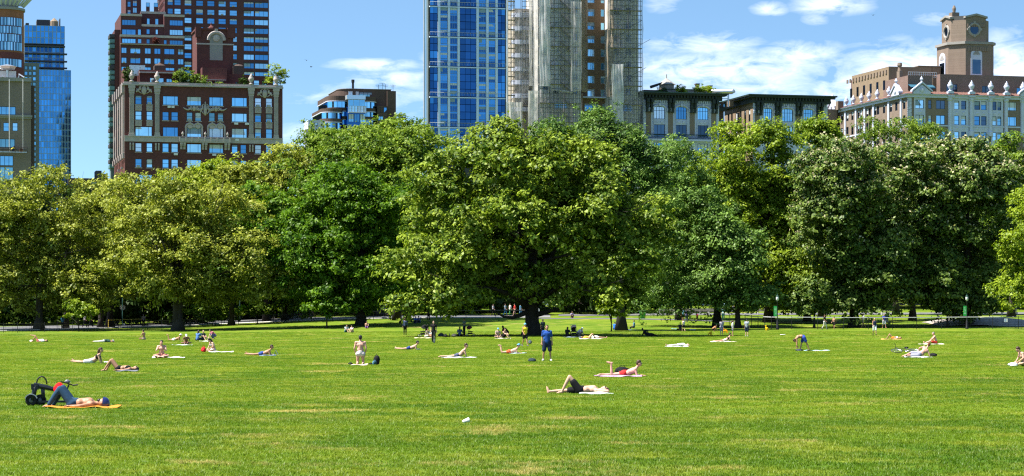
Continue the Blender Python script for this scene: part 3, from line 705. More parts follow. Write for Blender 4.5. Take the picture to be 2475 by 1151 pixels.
# ---- beige corner building at the left edge with a window cleaners' cradle
def beige():
    b = Bld('corner_building', 'brown-grey masonry building at the left edge with a window cleaning cradle', -130, 468); U = b.U; b.glass = [G_SKY, G_TEAL, G_SKY]
    ref = 40; Z = lambda py: b.Z(py, ref)
    r = []
    def w(a, c, t, bb, st='hung', g=None): r.append((U(a), U(c), Z(bb), Z(t), st, g))
    w(-20, 38, 258, 278, 'ribbon', G_SKY); w(8, 22, 297, 318, 'hung'); w(30, 43, 297, 317, 'hung', G_PALE); w(-20, 1, 297, 318, 'hung'); w(-20, 36, 336, 358, 'ribbon', G_TEAL); w(-20, 32, 377, 401, 'ribbon', G_SKY); w(-20, 32, 404, 438, 'ribbon', G_TEAL); w(-70, -30, 297, 318, 'pair')
    b.mass(0, U(75), 0, 25, 0, Z(193), brickmat('masonry_dun', (.21, .165, .135), (.18, .14, .115), (.2, .17, .15)), r, name='wall')
    m = MB().box(0, U(84), .8, 24, 0, Z(205)); b.part('side_wall', B_DARKB, m)  # narrow right side in darker brick, its shade put into the colour
    m = MB(); m.box(-.2, U(76), -.5, .4, Z(197), Z(193) + .4); b.part('cornice', S_GREY, m)
    m = MB(); m.box(-.2, U(78), -.6, .1, Z(283), Z(278.5)); m.box(-.2, U(77), -.35, .1, Z(287), Z(283.1)); b.part('band_course', S_GREY, m)
    v = 4; m = MB().box(U(-30, v), U(39, v), v, v + 7, Z(194), b.Z(172, ref, v)); b.part('roof_plant_room', S_WHITE, m)
    m = MB().lathe([(.2, -1.2), (.25, .2), (1.5, .5), (1.9, 1.0), (.3, 1.4)], 12); b.part('roof_dish', M_METAL, m, (U(18, 3), 4, b.Z(172, ref, 3)))
    m = MB(); m.tube([(U(44, 1), 1, Z(193)), (U(46, 1), 1, Z(178)), (U(58, 1), -.9, Z(188))], .14, 5); m.tube([(U(5, 1), 1, Z(193)), (U(6, 1), -.9, Z(186))], .14, 5); b.part('davit_arm', M_METAL, m)
    c = empty('cleaning_cradle', (0, 0, 0)); c.parent = b.root      # hangs on the facade ropes
    c.parent = None; c.location = b.root.matrix_world @ Vector((0, 0, 0)) if False else (b.X0, b.D, 0); c.rotation_euler = (0, 0, TH)
    tag(c, 'window cleaning cradle hung on ropes at the left edge facade', 'cradle')
    a, e = U(-8), U(65); z = Z(370)
    MB().box(a, e, -1.6, -.8, z, z + .15).build('platform', M_METAL, c)
    m = MB(); [m.tube([(a, -1.6, z + h), (e, -1.6, z + h)], .05, 4) for h in (.55, 1.05)]
    [m.tube([(a + (e - a) * k / 5, -1.6, z), (a + (e - a) * k / 5, -1.6, z + 1.05)], .04, 4) for k in range(6)]; m.build('guard_rail', M_BLACK, c)
    for px in (22, 55): MB().tube([(U(px), -1.2, z), (U(px), -1.2, Z(193))], .05, 4).build('rope', S_WHITE, c)
    MB().box(U(47), U(55), -1.5, -.9, z + .15, z + .8).build('bucket', B_ORANGE, c)
    return b, (U(29), -1.2, z + .15)
BEIGE, CRADLE = beige()
def roundtower():
    b = Bld('round_tower', 'orange brick round-cornered tower with a pale flared crown at the left corner', -60, 600); Z = lambda py: b.Z(py, 20)
    cx, rr = b.U(8), b.U(60) - b.U(8); n = 40
    def ring(r0, z0, z1, mat, name):
        m = MB().lathe([(r0, z0), (r0, z1)], n, (cx, rr, 0)); return b.part(name, mat, m, smooth=False)
    ring(rr, 0, Z(125), brickmat('brick_wine', (.15, .04, .04), (.12, .035, .035), (.12, .06, .06)), 'lower_drum'); ring(rr - .05, Z(125) + .002, Z(22), B_ORANGE, 'upper_drum'); ring(rr + .3, Z(22) + .002, Z(16), S_GREY, 'cap_band')
    for k in range(n):
        t = math.pi * (1.18 + .64 * k / n)
        if k % 4 > 1: continue
        for q, (pa, pc) in enumerate(((42, 61), (63, 80), (82, 100), (101, 121), (142, 160))):
            m = MB().box(-.9, .9, -.12, .3, 0, Z(pa) - Z(pc)); o = m.build('window_bay', [G_TEAL, G_PALE, G_DARK][(k + q) % 3], b.root, (cx + rr * math.cos(t), rr + rr * math.sin(t), Z(pc))); o.rotation_euler = (0, 0, t + math.pi / 2)
    m = MB().lathe([(rr * .7, 0), (rr * .8, 1.5), (rr * 1.25, 5), (rr * 1.6, 7.5), (rr * 1.6, 8.1)], 32, (cx, rr, Z(15))); b.part('flared_crown', S_WHITE, m, smooth=True)
    for k in range(16):
        t = math.pi * (1.0 + k / 15); m = MB().tube([(0, 0, 0), (2.6, 0, 2.8)], .3, 4); o = m.build('crown_rib', M_FRAMEP, b.root, (cx + rr * .95 * math.cos(t), rr + rr * .95 * math.sin(t), Z(11))); o.rotation_euler = (0, 0, t)
roundtower()
def lowdark():
    b = Bld('low_block', 'low dark slab block in the gap above the left trees', 165, 900); U = b.U; b.glass = [G_SKY, G_TEAL]
    rows = b.zr([(440, 449), (456, 465), (472, 481)], 210)
    b.mass(0, U(300), 0, 20, 0, b.Z(431, 210), B_DARKB, b.rows(0, [(185, 206, 'three'), (216, 233, 'three'), (242, 258, 'pair')], rows), name='wall')
    m = MB().box(U(233), U(247), 3, 12, b.Z(431, 210), b.Z(411, 210)); m.box(U(247), U(262), 4, 12, b.Z(431, 210), b.Z(418, 210)); b.part('roof_plant_room', M_DUSKM, m)
lowdark()

# ---- middle block with rounded balconies
def rounded():
    b = Bld('rounded_block', 'brown brick apartment block with rounded corners and ribbon glazing', 800, 700); U = b.U; Z = lambda py: b.Z(py, 860); dep = 20
    def rpoly(x0, x1, y0, y1, r, both=False):
        P = [(x0 + r - r * math.cos(q), y0 + r - r * math.sin(q)) for q in [math.pi / 2 * k / 7 for k in range(8)]]
        P += [(x1 - r + r * math.sin(q), y0 + r - r * math.cos(q)) for q in [math.pi / 2 * k / 7 for k in range(8)]] if both else [(x1, y0)]
        return P + [(x1, y1), (x0, y1)]
    m = MB().prism(rpoly(U(820, 6), U(945, 6), 6, 6 + dep, 4), 0, Z(211)); b.part('upper_wall', B_DARKB, m); m = MB().prism(rpoly(U(819, 6), U(946, 6), 5.8, 6.2 + dep, 4), Z(211) + .01, Z(209.5)); b.part('coping', S_GREY, m)
    m = MB().box(U(936, 5), U(957, 5), 5, 22, 0, Z(214)); b.part('stair_wall', B_DARKB, m)
    def tier(pa, pc, v, bands):
        x0, x1 = U(pa, v), U(pc, v)
        for (t, bb, kind) in bands:
            if kind == 'b': m = MB().prism(rpoly(x0, x1, v, v + dep, 3.2, True), Z(bb), Z(t)); b.part('brick_band', B_DARKB, m); m = MB().prism(rpoly(x0 - .1, x1 + .1, v - .1, v + dep, 3.2, True), Z(bb) - .25, Z(bb) - .01); b.part('band_edge', S_LIME, m)
            else:
                m = MB().prism(rpoly(x0 + .2, x1 - .2, v + .2, v + dep - .2, 3.0, True), Z(bb) + .02, Z(t) - .3); b.part('ribbon_window', G_DEEP if RB.random() < .5 else G_SKY, m)
                for k in range(9): x = x0 + 3 + (x1 - x0 - 5) * k / 8; b.part('mullion', M_FRAME, MB().box(-.05, .05, -.02, .2, Z(bb), Z(t) - .25), (x, v + .14, 0))
    tier(793, 913, 2, [(231, 242.5, 'b'), (242.5, 259, 'g'), (259, 267, 'b'), (267, 280, 'g'), (280, 287, 'b'), (287, 300, 'g'), (300, 330, 'b')])
    tier(779, 832, -1, [(264, 272, 'b'), (272, 288, 'g'), (288, 296, 'b'), (296, 330, 'g')])
    m = MB().box(U(912, 3), U(936, 3), 3, 20, 0, Z(253)); b.part('right_wall', B_DARKB, m)
    for t, bb in ((256, 269), (278, 288)): b.win(0, 2.85, 0, (U(914, 3), U(926, 3), Z(bb), Z(t), 'pair', G_SKY)); b.win(0, 2.85, 0, (U(927.5, 3), U(935, 3), Z(bb), Z(t), 'plain', G_DEEP))
    # glazed winter gardens on the front
    m = MB().box(U(837), U(882), -1.2, 1.9, Z(241), Z(231)); b.part('winter_garden_top', G_BLIND, m)
    b.win(0, -1.0, 0, (U(840), U(881), Z(259), Z(241.5), 'three', G_SKY, M_FRAMEP)); m = MB().box(U(838), U(882), -.8, 1.9, Z(320), Z(259.2)); b.part('bay_wall', G_NAVY, m)
    for k in range(6): b.win(0, -1.4, 0, (U(840 + 7.3 * k), U(847 + 7.3 * k), Z(272), Z(257), 'pairh', G_BLIND if k > 2 else G_PALE, M_FRAMEP))
    m = MB().box(U(840), U(885), -1.5, -.9, Z(274), Z(272.3)); b.part('balcony_slab', S_LIME, m)
    for k in range(3): b.win(0, -.95, 0, (U(841 + 14 * k), U(854 + 14 * k), Z(296), Z(276), 'pair', G_SKY if k != 1 else G_DEEP))
    for a, c, t, bb in ((842, 852, 216.5, 228), (860, 867, 217, 229)): b.win(0, 5.82, 0, (U(a, 6), U(c, 6), Z(bb), Z(t), 'pair', G_BLIND, S_WHITE))
    b.win(0, 5.82, 0, (U(868, 6), U(899, 6), Z(229), Z(218), 'three', G_TEAL))
    m = MB().lathe([(.35, 0), (.35, 2.2), (.5, 2.2), (.5, 3.1)], 8); b.part('flue', M_BLACK, m, (U(853, 8), 8, Z(211)))
    m = MB()
    for px, h in ((915, 197), (924, 193), (932, 196), (950, 196)):
        x = U(px, 8); m.tube([(x, 8, Z(212)), (x, 8, Z(h))], .06, 4); z = Z(h + 1.5); m.tube([(x - .9, 8, z), (x + .9, 8, z)], .04, 4); m.tube([(x - .7, 8, z - .5), (x + .7, 8, z - .5)], .04, 4)
    b.part('aerial', M_BLACK, m)
rounded()
def whiteroof():
    b = Bld('white_penthouse', 'small pale rooftop block peeping over the trees', 745, 640); U = b.U
    b.mass(0, U(785), 0, 8, 0, b.Z(293, 760), S_LIME, parapet=.3, name='wall'); b.win(0, -.15, 0, (U(752), U(768), b.Z(304, 760), b.Z(297, 760), 'pair', G_PALE))
whiteroof()

# ---- blue glass tower with pale piers
def piertower():
    b = Bld('pier_tower', 'blue glass tower with pale vertical piers in stacked bays', 1038, 900); U = b.U; Z = lambda py: b.Z(py, 1130)
    m = MB().box(U(1038), U(1224), .6, 9, 0, Z(-60)); b.part('core', M_DUSKM, m)
    dep = 9; m = MB().box(-.5, .55, .61, dep, 0, Z(-60)); b.part('side_wall', S_GREY, m)
    for k in range(3): b.part('side_strip', G_PALE if k % 2 else G_TEAL, MB().box(-.62, -.45, 1.2 + k * 2.3, 2.6 + k * 2.3, 0, Z(-60)), (0, 0, 0))
    wm = pmat('pier_stone', (.52, .62, .84), .7, var=.1, scale=.4); secs = [(-57, 16), (17, 89), (90, 161), (162, 234), (235, 307), (308, 380)]
    def X(z): return U(1010 + z / 3.487)
    for (t, bb) in secs:
        for (a, c) in ((167, 187), (250, 269), (332, 351), (491, 511), (574, 594), (652, 671)): b.part('pier', wm, MB().box(0, X(c) - X(a), -.55, .6, Z(bb), Z(t)), (X(a), 0, 0))
        m = MB().box(0, X(734) - 0, -.75, .55, Z(t) - .5, Z(t) - .1); b.part('ledge', wm, m); m = MB()
        m.tube([(0, -.8, Z(bb) + 1.4), (X(734), -.8, Z(bb) + 1.4)], .06, 4); [m.tube([(X(734) * q / 26, -.8, Z(bb) + .3), (X(734) * q / 26, -.8, Z(bb) + 1.4)], .04, 4) for q in range(27)]; b.part('terrace_rail', M_FRAMEP, m)
        fh = (bb - t) / 4
        for i in range(4):
            zt_, zb_ = Z(t + fh * i + 4.0), Z(t + fh * (i + 1) - .5)
            for (a, c) in ((189, 248), (271, 330), (513, 572), (596, 650)):
                b.win(0, -.25, 0, (X(a), X(c), zb_, zt_, 'three', RB.choice([G_NAVY, G_NAVY, G_BLUE]), M_FRAMEB)); b.part('spandrel', G_BLUE, MB().box(0, X(c) - X(a), 0, .6, Z(t + fh * i + 4), Z(t + fh * i)), (X(a), 0, 0))
            for (a, c, n) in ((354, 489, 3), (102, 165, 2), (673, 734, 2)):
                for q in range(n):
                    xa, xc = X(a) + (X(c) - X(a)) * q / n, X(a) + (X(c) - X(a)) * (q + 1) / n
                    o = b.part('pane', RB.choice([G_NAVY, G_NAVY, G_BLUE]) if a != 354 else G_NAVY, MB().box(.06, xc - xa - .06, -.08, .55, Z(t + fh * (i + 1)) + .1, Z(t + fh * i) - .1), (xa, 0, 0))
piertower()
# ---- brown brick block shrouded in scaffold netting
def netmat(name, col, opac):
    if name in MATS: return MATS[name]
    m = bpy.data.materials.new(name); m.use_nodes = True; nt = m.node_tree; L = nt.links.new
    nt.nodes.remove(nt.nodes['Principled BSDF']); out = nt.nodes['Material Output']
    d = N(nt, 'ShaderNodeBsdfDiffuse'); tr = N(nt, 'ShaderNodeBsdfTranslucent'); tp = N(nt, 'ShaderNodeBsdfTransparent')
    tc = N(nt, 'ShaderNodeTexCoord'); mp = N(nt, 'ShaderNodeMapping'); mp.inputs['Scale'].default_value = (1.4, 1, .3); L(tc.outputs['Object'], mp.inputs[0])
    nz = N(nt, 'ShaderNodeTexNoise'); nz.inputs['Scale'].default_value = 1.6; nz.inputs['Detail'].default_value = 7; nz.inputs['Roughness'].default_value = .75; L(mp.outputs[0], nz.inputs['Vector'])
    r = N(nt, 'ShaderNodeMix', data_type='RGBA'); L(nz.outputs[0], r.inputs[0]); r.inputs[6].default_value = (*[c * .55 for c in col], 1); r.inputs[7].default_value = (*[min(1, c * 1.3) for c in col], 1)
    L(r.outputs[2], d.inputs[0]); L(r.outputs[2], tr.inputs[0])
    a = N(nt, 'ShaderNodeMixShader'); a.inputs[0].default_value = .4; L(d.outputs[0], a.inputs[1]); L(tr.outputs[0], a.inputs[2])
    n2 = N(nt, 'ShaderNodeTexNoise'); n2.inputs['Scale'].default_value = .5; n2.inputs['Detail'].default_value = 5; L(tc.outputs['Object'], n2.inputs['Vector'])
    f = mth(nt, 'MULTIPLY_ADD', mth(nt, 'SUBTRACT', n2.outputs[0], .5), 1.3, opac, clamp=True)
    b = N(nt, 'ShaderNodeMixShader'); L(f, b.inputs[0]); L(tp.outputs[0], b.inputs[1]); L(a.outputs[0], b.inputs[2]); L(b.outputs[0], out.inputs[0])
    MATS[name] = m; return m
def shrouded():
    b = Bld('scaffolded_block', 'brown brick apartment block shrouded in scaffold and netting', 1300, 500); U = b.U; Z = lambda py: b.Z(py, 1440); b.glass = [G_SKY, G_PALE, G_SKY, G_DEEP]
    b.fm = M_FRAMEP
    rows = [(Z(34 + 32.6 * k), Z(16 + 32.6 * k)) for k in range(-2, 7)]
    dep = 10
    r = [(U(a, 4), U(c, 4), lo, hi, 'pair', None) for lo, hi in rows for a, c in ((1420, 1437), (1452, 1468.5))]
    x0 = U(1404, 4); r = [(q[0] - x0, q[1] - x0, *q[2:]) for q in r]
    lowr = [(U(1413, 4) - x0, U(1446, 4) - x0, Z(265), Z(247), 'three', None), (U(1456, 4) - x0, U(1472, 4) - x0, Z(265), Z(247), 'pair', None)]
    b.mass(x0, U(1474, 4), 4, dep, 0, Z(-60), B_BROWN, r + lowr, name='recessed_wall')
    m = MB().box(x0 + .1, U(1474, 4) - .1, 2.6, 4.4, Z(234), Z(231)); b.part('ledge', S_LIME, m)
    wr = [(U(a) - U(1300), U(c) - U(1300), lo, hi, 'pair', G_DARK) for lo, hi in rows for a, c in ((1312, 1326), (1338, 1352), (1384, 1397))] + [(U(1340) - U(1300), U(1372) - U(1300), Z(265), Z(247), 'three', G_SKY)]
    b.mass(U(1300), U(1404), 0, dep, 0, Z(-60), pmat('render_grey', (.55, .52, .49), .9, var=.25, scale=.7), wr, name='wall')
    wr = [(U(a) - U(1474), U(c) - U(1474), lo, hi, 'pair', G_DARK) for lo, hi in rows for a, c in ((1484, 1498), (1512, 1526))] + [(U(1505) - U(1474), U(1530) - U(1474), Z(268), Z(250), 'three', G_DEEP)]
    b.mass(U(1474), U(1543), 0, dep, 0, Z(-60), pmat('render_grey', (.55, .52, .49), .9, var=.25, scale=.7), wr, name='wall')
    v = 6; sr = [(U(a, v) - U(1243, v), U(c, v) - U(1243, v), Z(44 + 32.6 * k), Z(26 + 32.6 * k), 'pair', G_DARK) for k in range(0, 7) for a, c in ((1256, 1264), (1268, 1276))]
    b.mass(U(1243, v), U(1300, v), v, 6, 0, Z(18), pmat('cream_stucco', (.34, .29, .23), .9, var=.2), sr, name='left_wing')
    for k in range(8):
        z = Z(40 + 32.6 * k); m = MB(); n = 10; P = [(U(1235, v), v + 1)] + [(U(1246, v) + 1.6 - 2.6 * math.cos(math.pi * q / n), v - 1.5 * math.sin(math.pi * q / n)) for q in range(n + 1)]
        m.prism([p for p in P][1:], z, z + .9); b.part('curved_balcony', S_LIME, m)
    # ---- scaffold, standing free in front
    s = empty('scaffold', (b.X0, b.D, 0), TH); tag(s, 'tubular scaffold with netting across the brown brick block', 'scaffold')
    tubem = pmat('scaffold_steel', (.10, .10, .105), .6); plank = pmat('scaffold_plank', (.38, .33, .27), .9, var=.2)
    ztop, zbot = Z(-40), Z(345)
    post = MB().tube([(0, 0, zbot - 20), (0, 0, ztop)], .06, 5).mesh('post', tubem)
    zones = [(1304, 1404, -2.6), (1474, 1552, -2.8), (1228, 1244, 3.5), (1262, 1302, 3.8)]
    for a, c, v in zones:
        n = max(2, int((c - a) / 9)); xs_ = [U(a, v) + (U(c, v) - U(a, v)) * i / n for i in range(n + 1)]
        for x in xs_: link('post', post, s, (x, v, 0)); link('post', post, s, (x, v + 1.1, 0))
        W = xs_[-1] - xs_[0]; led = MB().tube([(0, 0, 0), (W, 0, 0)], .05, 4).mesh('ledger', tubem); pl = MB().box(0, W, .1, 1.05, 0, .08).mesh('platform', plank); br = MB().tube([(0, 0, 0), (W / max(1, n // 3), 0, 2.0)], .045, 4).mesh('brace', tubem)
        for k in range(17):
            z = zbot + k * 2.05
            link('ledger', led, s, (xs_[0], v, z)); link('ledger', led, s, (xs_[0], v, z + 1.0))
            if k % 2 == 0 or c < 1300: link('platform', pl, s, (xs_[0], v, z - .1))
            link('brace', br, s, (xs_[min(n, (k * 3) % n)] if (k * 3) % n + n // 3 <= n else xs_[0], v - .05, z))
    # zig-zag stair in the tall bay
    v = -.6
    for k in range(9):
        z = Z(30 + 32.6 * k); xa, xc = U(1353), U(1380); m = MB(); m.add([(xa, v, z + 2.4), (xa, v + .9, z + 2.4), (xc, v + .9, z + .2), (xc, v, z + .2), (xa, v, z + 2.15), (xa, v + .9, z + 2.15), (xc, v + .9, z - .05), (xc, v, z - .05)], [(0, 1, 2, 3), (7, 6, 5, 4), (0, 3, 7, 4), (1, 5, 6, 2)]); m.build('stair_flight', plank, s)
    # netting: hung sheets with folds
    def net(a, c, t, bb, v, mat, fold, seed, dens=1.0):
        r = random.Random(seed); x0, x1 = U(a, v), U(c, v); z1, z0 = Z(t), Z(bb); nx = max(6, int((x1 - x0) * 5)); nz = max(6, int((z1 - z0) / 1.1)); V = []; Fq = []
        ph = [r.uniform(0, 6.3) for _ in range(6)]
        for j in range(nz + 1):
            z = z0 + (z1 - z0) * j / nz
            for i in range(nx + 1):
                q = i / nx; x = x0 + (x1 - x0) * q
                y = v + fold * (math.sin(q * (x1 - x0) * 3.1 + ph[0] + .4 * math.sin(z * .35 + ph[1])) * .5 + .35 * math.sin(q * (x1 - x0) * 7.7 + ph[2] + z * .12)) + .5 * fold * math.sin(z * .55 + ph[3]) * math.sin(q * 3)
                V.append((x + .12 * fold * math.sin(z * .8 + ph[4]) * (1 if 0 < i < nx else 1.6), y - .3 * abs(math.sin((z - z0) * .48)) * fold, z))
        for j in range(nz):
            for i in range(nx): k = j * (nx + 1) + i; Fq.append((k, k + 1, k + nx + 2, k + nx + 1))
        return link('net', np_mesh('net', V, Fq, mat, True), s)
    pale, mid, dense, brown, sheer = netmat('net_pale', (.90, .88, .87), .70), netmat('net_mid', (.70, .67, .65), .46), netmat('net_dense', (.74, .70, .65), .86), netmat('net_brown', (.46, .38, .29), .68), netmat('net_sheer', (.50, .50, .50), .30)
    net(1304, 1330, -40, 215, -3.1, pale, .35, 1); net(1328, 1354, -40, 222, -1.8, pale, .4, 2); net(1352, 1382, 10, 225, -1.9, sheer, .3, 3); net(1380, 1406, 10, 225, -3.0, mid, .3, 4)
    net(1278, 1286, -40, 210, 1.6, dense, .25, 5); net(1287, 1304, -40, 230, 0.0, mid, .4, 6); net(1395, 1420, -40, 222, 1.0, brown, .7, 7)
    net(1468, 1482, -40, 235, -1.6, brown, .7, 8); net(1478, 1504, -40, 160, -1.7, mid, .35, 9); net(1478, 1506, 158, 335, -3.3, pale, .4, 10); net(1502, 1530, -40, 330, -1.9, mid, .5, 11); net(1526, 1553, -40, 255, -2.0, sheer, .6, 12); net(1526, 1548, 235, 330, -1.7, mid, .4, 13)
    net(1223, 1262, 250, 330, 1.5, dense, .25, 14); net(1276, 1304, 225, 335, -1.5, dense, .3, 15); net(1304, 1328, 222, 335, -1.6, mid, .4, 16); net(1326, 1408, 228, 300, -1.5, sheer, .3, 17)
    net(1246, 1278, 25, 250, 3.2, sheer, .3, 18); net(1223.5, 1228, -40, 300, 3.0, dense, .12, 19)
    m = MB(); m.tube([(U(1330), -2.0, Z(222)), (U(1352), -2.2, Z(224)), (U(1375), -2.0, Z(227)), (U(1398), -2.1, Z(219))], [.18, .24, .22, .16], 6); m.build('rolled_net', netmat('net_dense', (.66, .62, .57), .8), s)
    m = MB(); m.tube([(U(1478), -2.0, Z(240)), (U(1508), -2.1, Z(241))], .2, 6); m.build('rolled_net', netmat('net_dense', (.66, .62, .57), .8), s)
shrouded()

# ---- two limestone town apartment houses with deep dark cornices
def limestone(name, label, px0, px1, D, cols, pytop, pyc, win_rows, piers, side_px, brackets, roofmat, v_side_mat):
    b = Bld(name, label, px0, D); U = b.U; ref = (px0 + px1) / 2; Z = lambda py: b.Z(py, px0 + 60)
    u1 = U(px1); zt = Z(pyc); r = []
    for (a, c) in cols:
        for k, (t, bb, g) in enumerate(win_rows): r.append((U(a), U(c), Z(bb), Z(t), 'grid' if k == 0 else 'three', g))
    dep = b.V(side_px) if side_px else 20
    side = []
    if side_px:
        for f in (.12, .24, .4, .55, .7, .85):
            for (t, bb, g) in win_rows: side.append((dep * f, dep * f + 1.1, Z(bb), Z(t), 'hung', G_DARK))
    b.mass(0, u1, 0, dep, 0, zt, S_LIME if not side_px else v_side_mat, r, side)
    if side_px: # limestone front skin over the brick body
        m = MB(); b.holes(m, u1, Z(420), zt, [q for q in r if q[2] > Z(420)], .02, lambda x, y, z: (x, y - .05, z)); b.part('stone_front', S_LIME, m)
    for (a, c) in piers:
        b.part('brick_panel', B_DUN, MB().box(U(a), U(c), -.09, .02, Z(win_rows[0][1] + 38), Z(win_rows[0][0] + 12)))
        x = (U(a) + U(c)) / 2; w = U(c) - U(a); m = MB(); m.box(x - w * .75, x + w * .75, -.16, .02, Z(win_rows[0][0] + 12) + .01, Z(win_rows[0][0] + 8)); m.ball((x, -.12, Z(win_rows[0][0] + 5.5)), (w * .5, .2, .35), 8, 5); [m.ball((x + q * w * .6, -.1, Z(win_rows[0][0] + 6)), (w * .2, .18, .3), 6, 4) for q in (-1, 1)]; b.part('capital', S_LIME, m)
    for (a, c) in cols:
        for e in (a - 1.5, c + .3): b.part('jamb', S_LIME, MB().box(U(e), U(e + 1.2), -.22, .02, Z(win_rows[1][1] + 2), Z(win_rows[0][0] - 1)))
        x0, x1 = U(a), U(c); w = x1 - x0; h = w * .16; zt2 = Z(win_rows[0][0]); m = MB()
        for sx in (0, 1):
            P = [(0, h * 1.02)] + [(w / 2 * (1 - math.cos(q)), h * math.sin(q)) for q in [math.pi / 2 * k / 6 for k in range(7)]] ; P = P if sx == 0 else [(w - p[0], p[1]) for p in reversed(P)]
            m.xprism(P, -.07, .18)
        b.part('arch_spandrel', S_LIME, m, (x0, 0, zt2 - h))
        m = MB().tube([(w / 2 - (w / 2 + .25) * math.cos(q), -.12, -h + (h + .3) * math.sin(q)) for q in [math.pi * k / 10 for k in range(11)]], .17, 5); m.box(w / 2 - .2, w / 2 + .2, -.4, .02, h * .0 + .05, .75); b.part('arch_hood', S_LIME, m, (x0, -.05, zt2))
        if len(win_rows) > 1:
            zz = (Z(win_rows[0][1]) + Z(win_rows[1][0])) / 2; m = MB()
            for q in (.2, .62): m.box(w * q, w * q + w * .2, -.12, .02, -.25, .25)
            b.part('apron_panel', S_LIME, m, (x0, -.02, zz))
    # dark bracketed cornice
    zc, ztop = Z(pyc), Z(pytop); hgt = ztop - zc; m = MB()
    m.box(-1.3, u1 + 1.3, -1.6, .3, ztop - hgt * .32, ztop - hgt * .12); m.box(-1.6, u1 + 1.6, -1.95, .3, ztop - hgt * .117, ztop); m.box(-.5, u1 + .5, -.75, .3, zc + hgt * .003, ztop - hgt * .323)
    if side_px: m.box(-1.3, -.003, .31, dep, ztop - hgt * .32, ztop - hgt * .12); m.box(-1.6, -.003, .31, dep + 1, ztop - hgt * .117, ztop); m.box(-.5, -.004, .31, dep, zc, ztop - hgt * .323)
    b.part('cornice', M_CORN, m); m = MB().box(-1.65, u1 + 1.65, -2.0, .35, ztop + .004, ztop + .12)
    if side_px: m.box(-1.65, .35, .36, dep + 1, ztop + .004, ztop + .12)
    b.part('cornice_flashing', M_COPPER, m)
    for px in brackets: m = MB().box(-.28, .28, -1.45, .02, -.9, 0); m.box(-.26, .26, -.95, .02, -1.9, -.903); m.box(-.24, .24, -.55, .02, -3.0, -1.903); b.part('bracket', M_CORN, m, (U(px), -.06, zc + .2))
    n = int(u1 / .75)
    for k in range(n): b.part('modillion', M_CORN, MB().box(-.16, .16, -1.3, -.76, -.55, 0), (.4 + k * (u1 - .8) / n, 0, ztop - hgt * .33))
    zd = zc - .02
    for k in range(int(u1 / .5)): b.part('dentil', S_LIME, MB().box(0, .26, -.2, .02, -.62, -.12), (.15 + k * .5, -.06, zd)) if k % 1 == 0 else None
    b.part('frieze_band', S_LIME, MB().box(-.02, u1 + .02, -.12, .02, zd - .95, zd - .66))
    b.part('roof', M_ROOF, MB().box(.2, u1 - .2, .31, dep - .2, zt + .01, ztop - .3))
    return b, Z, u1, ztop
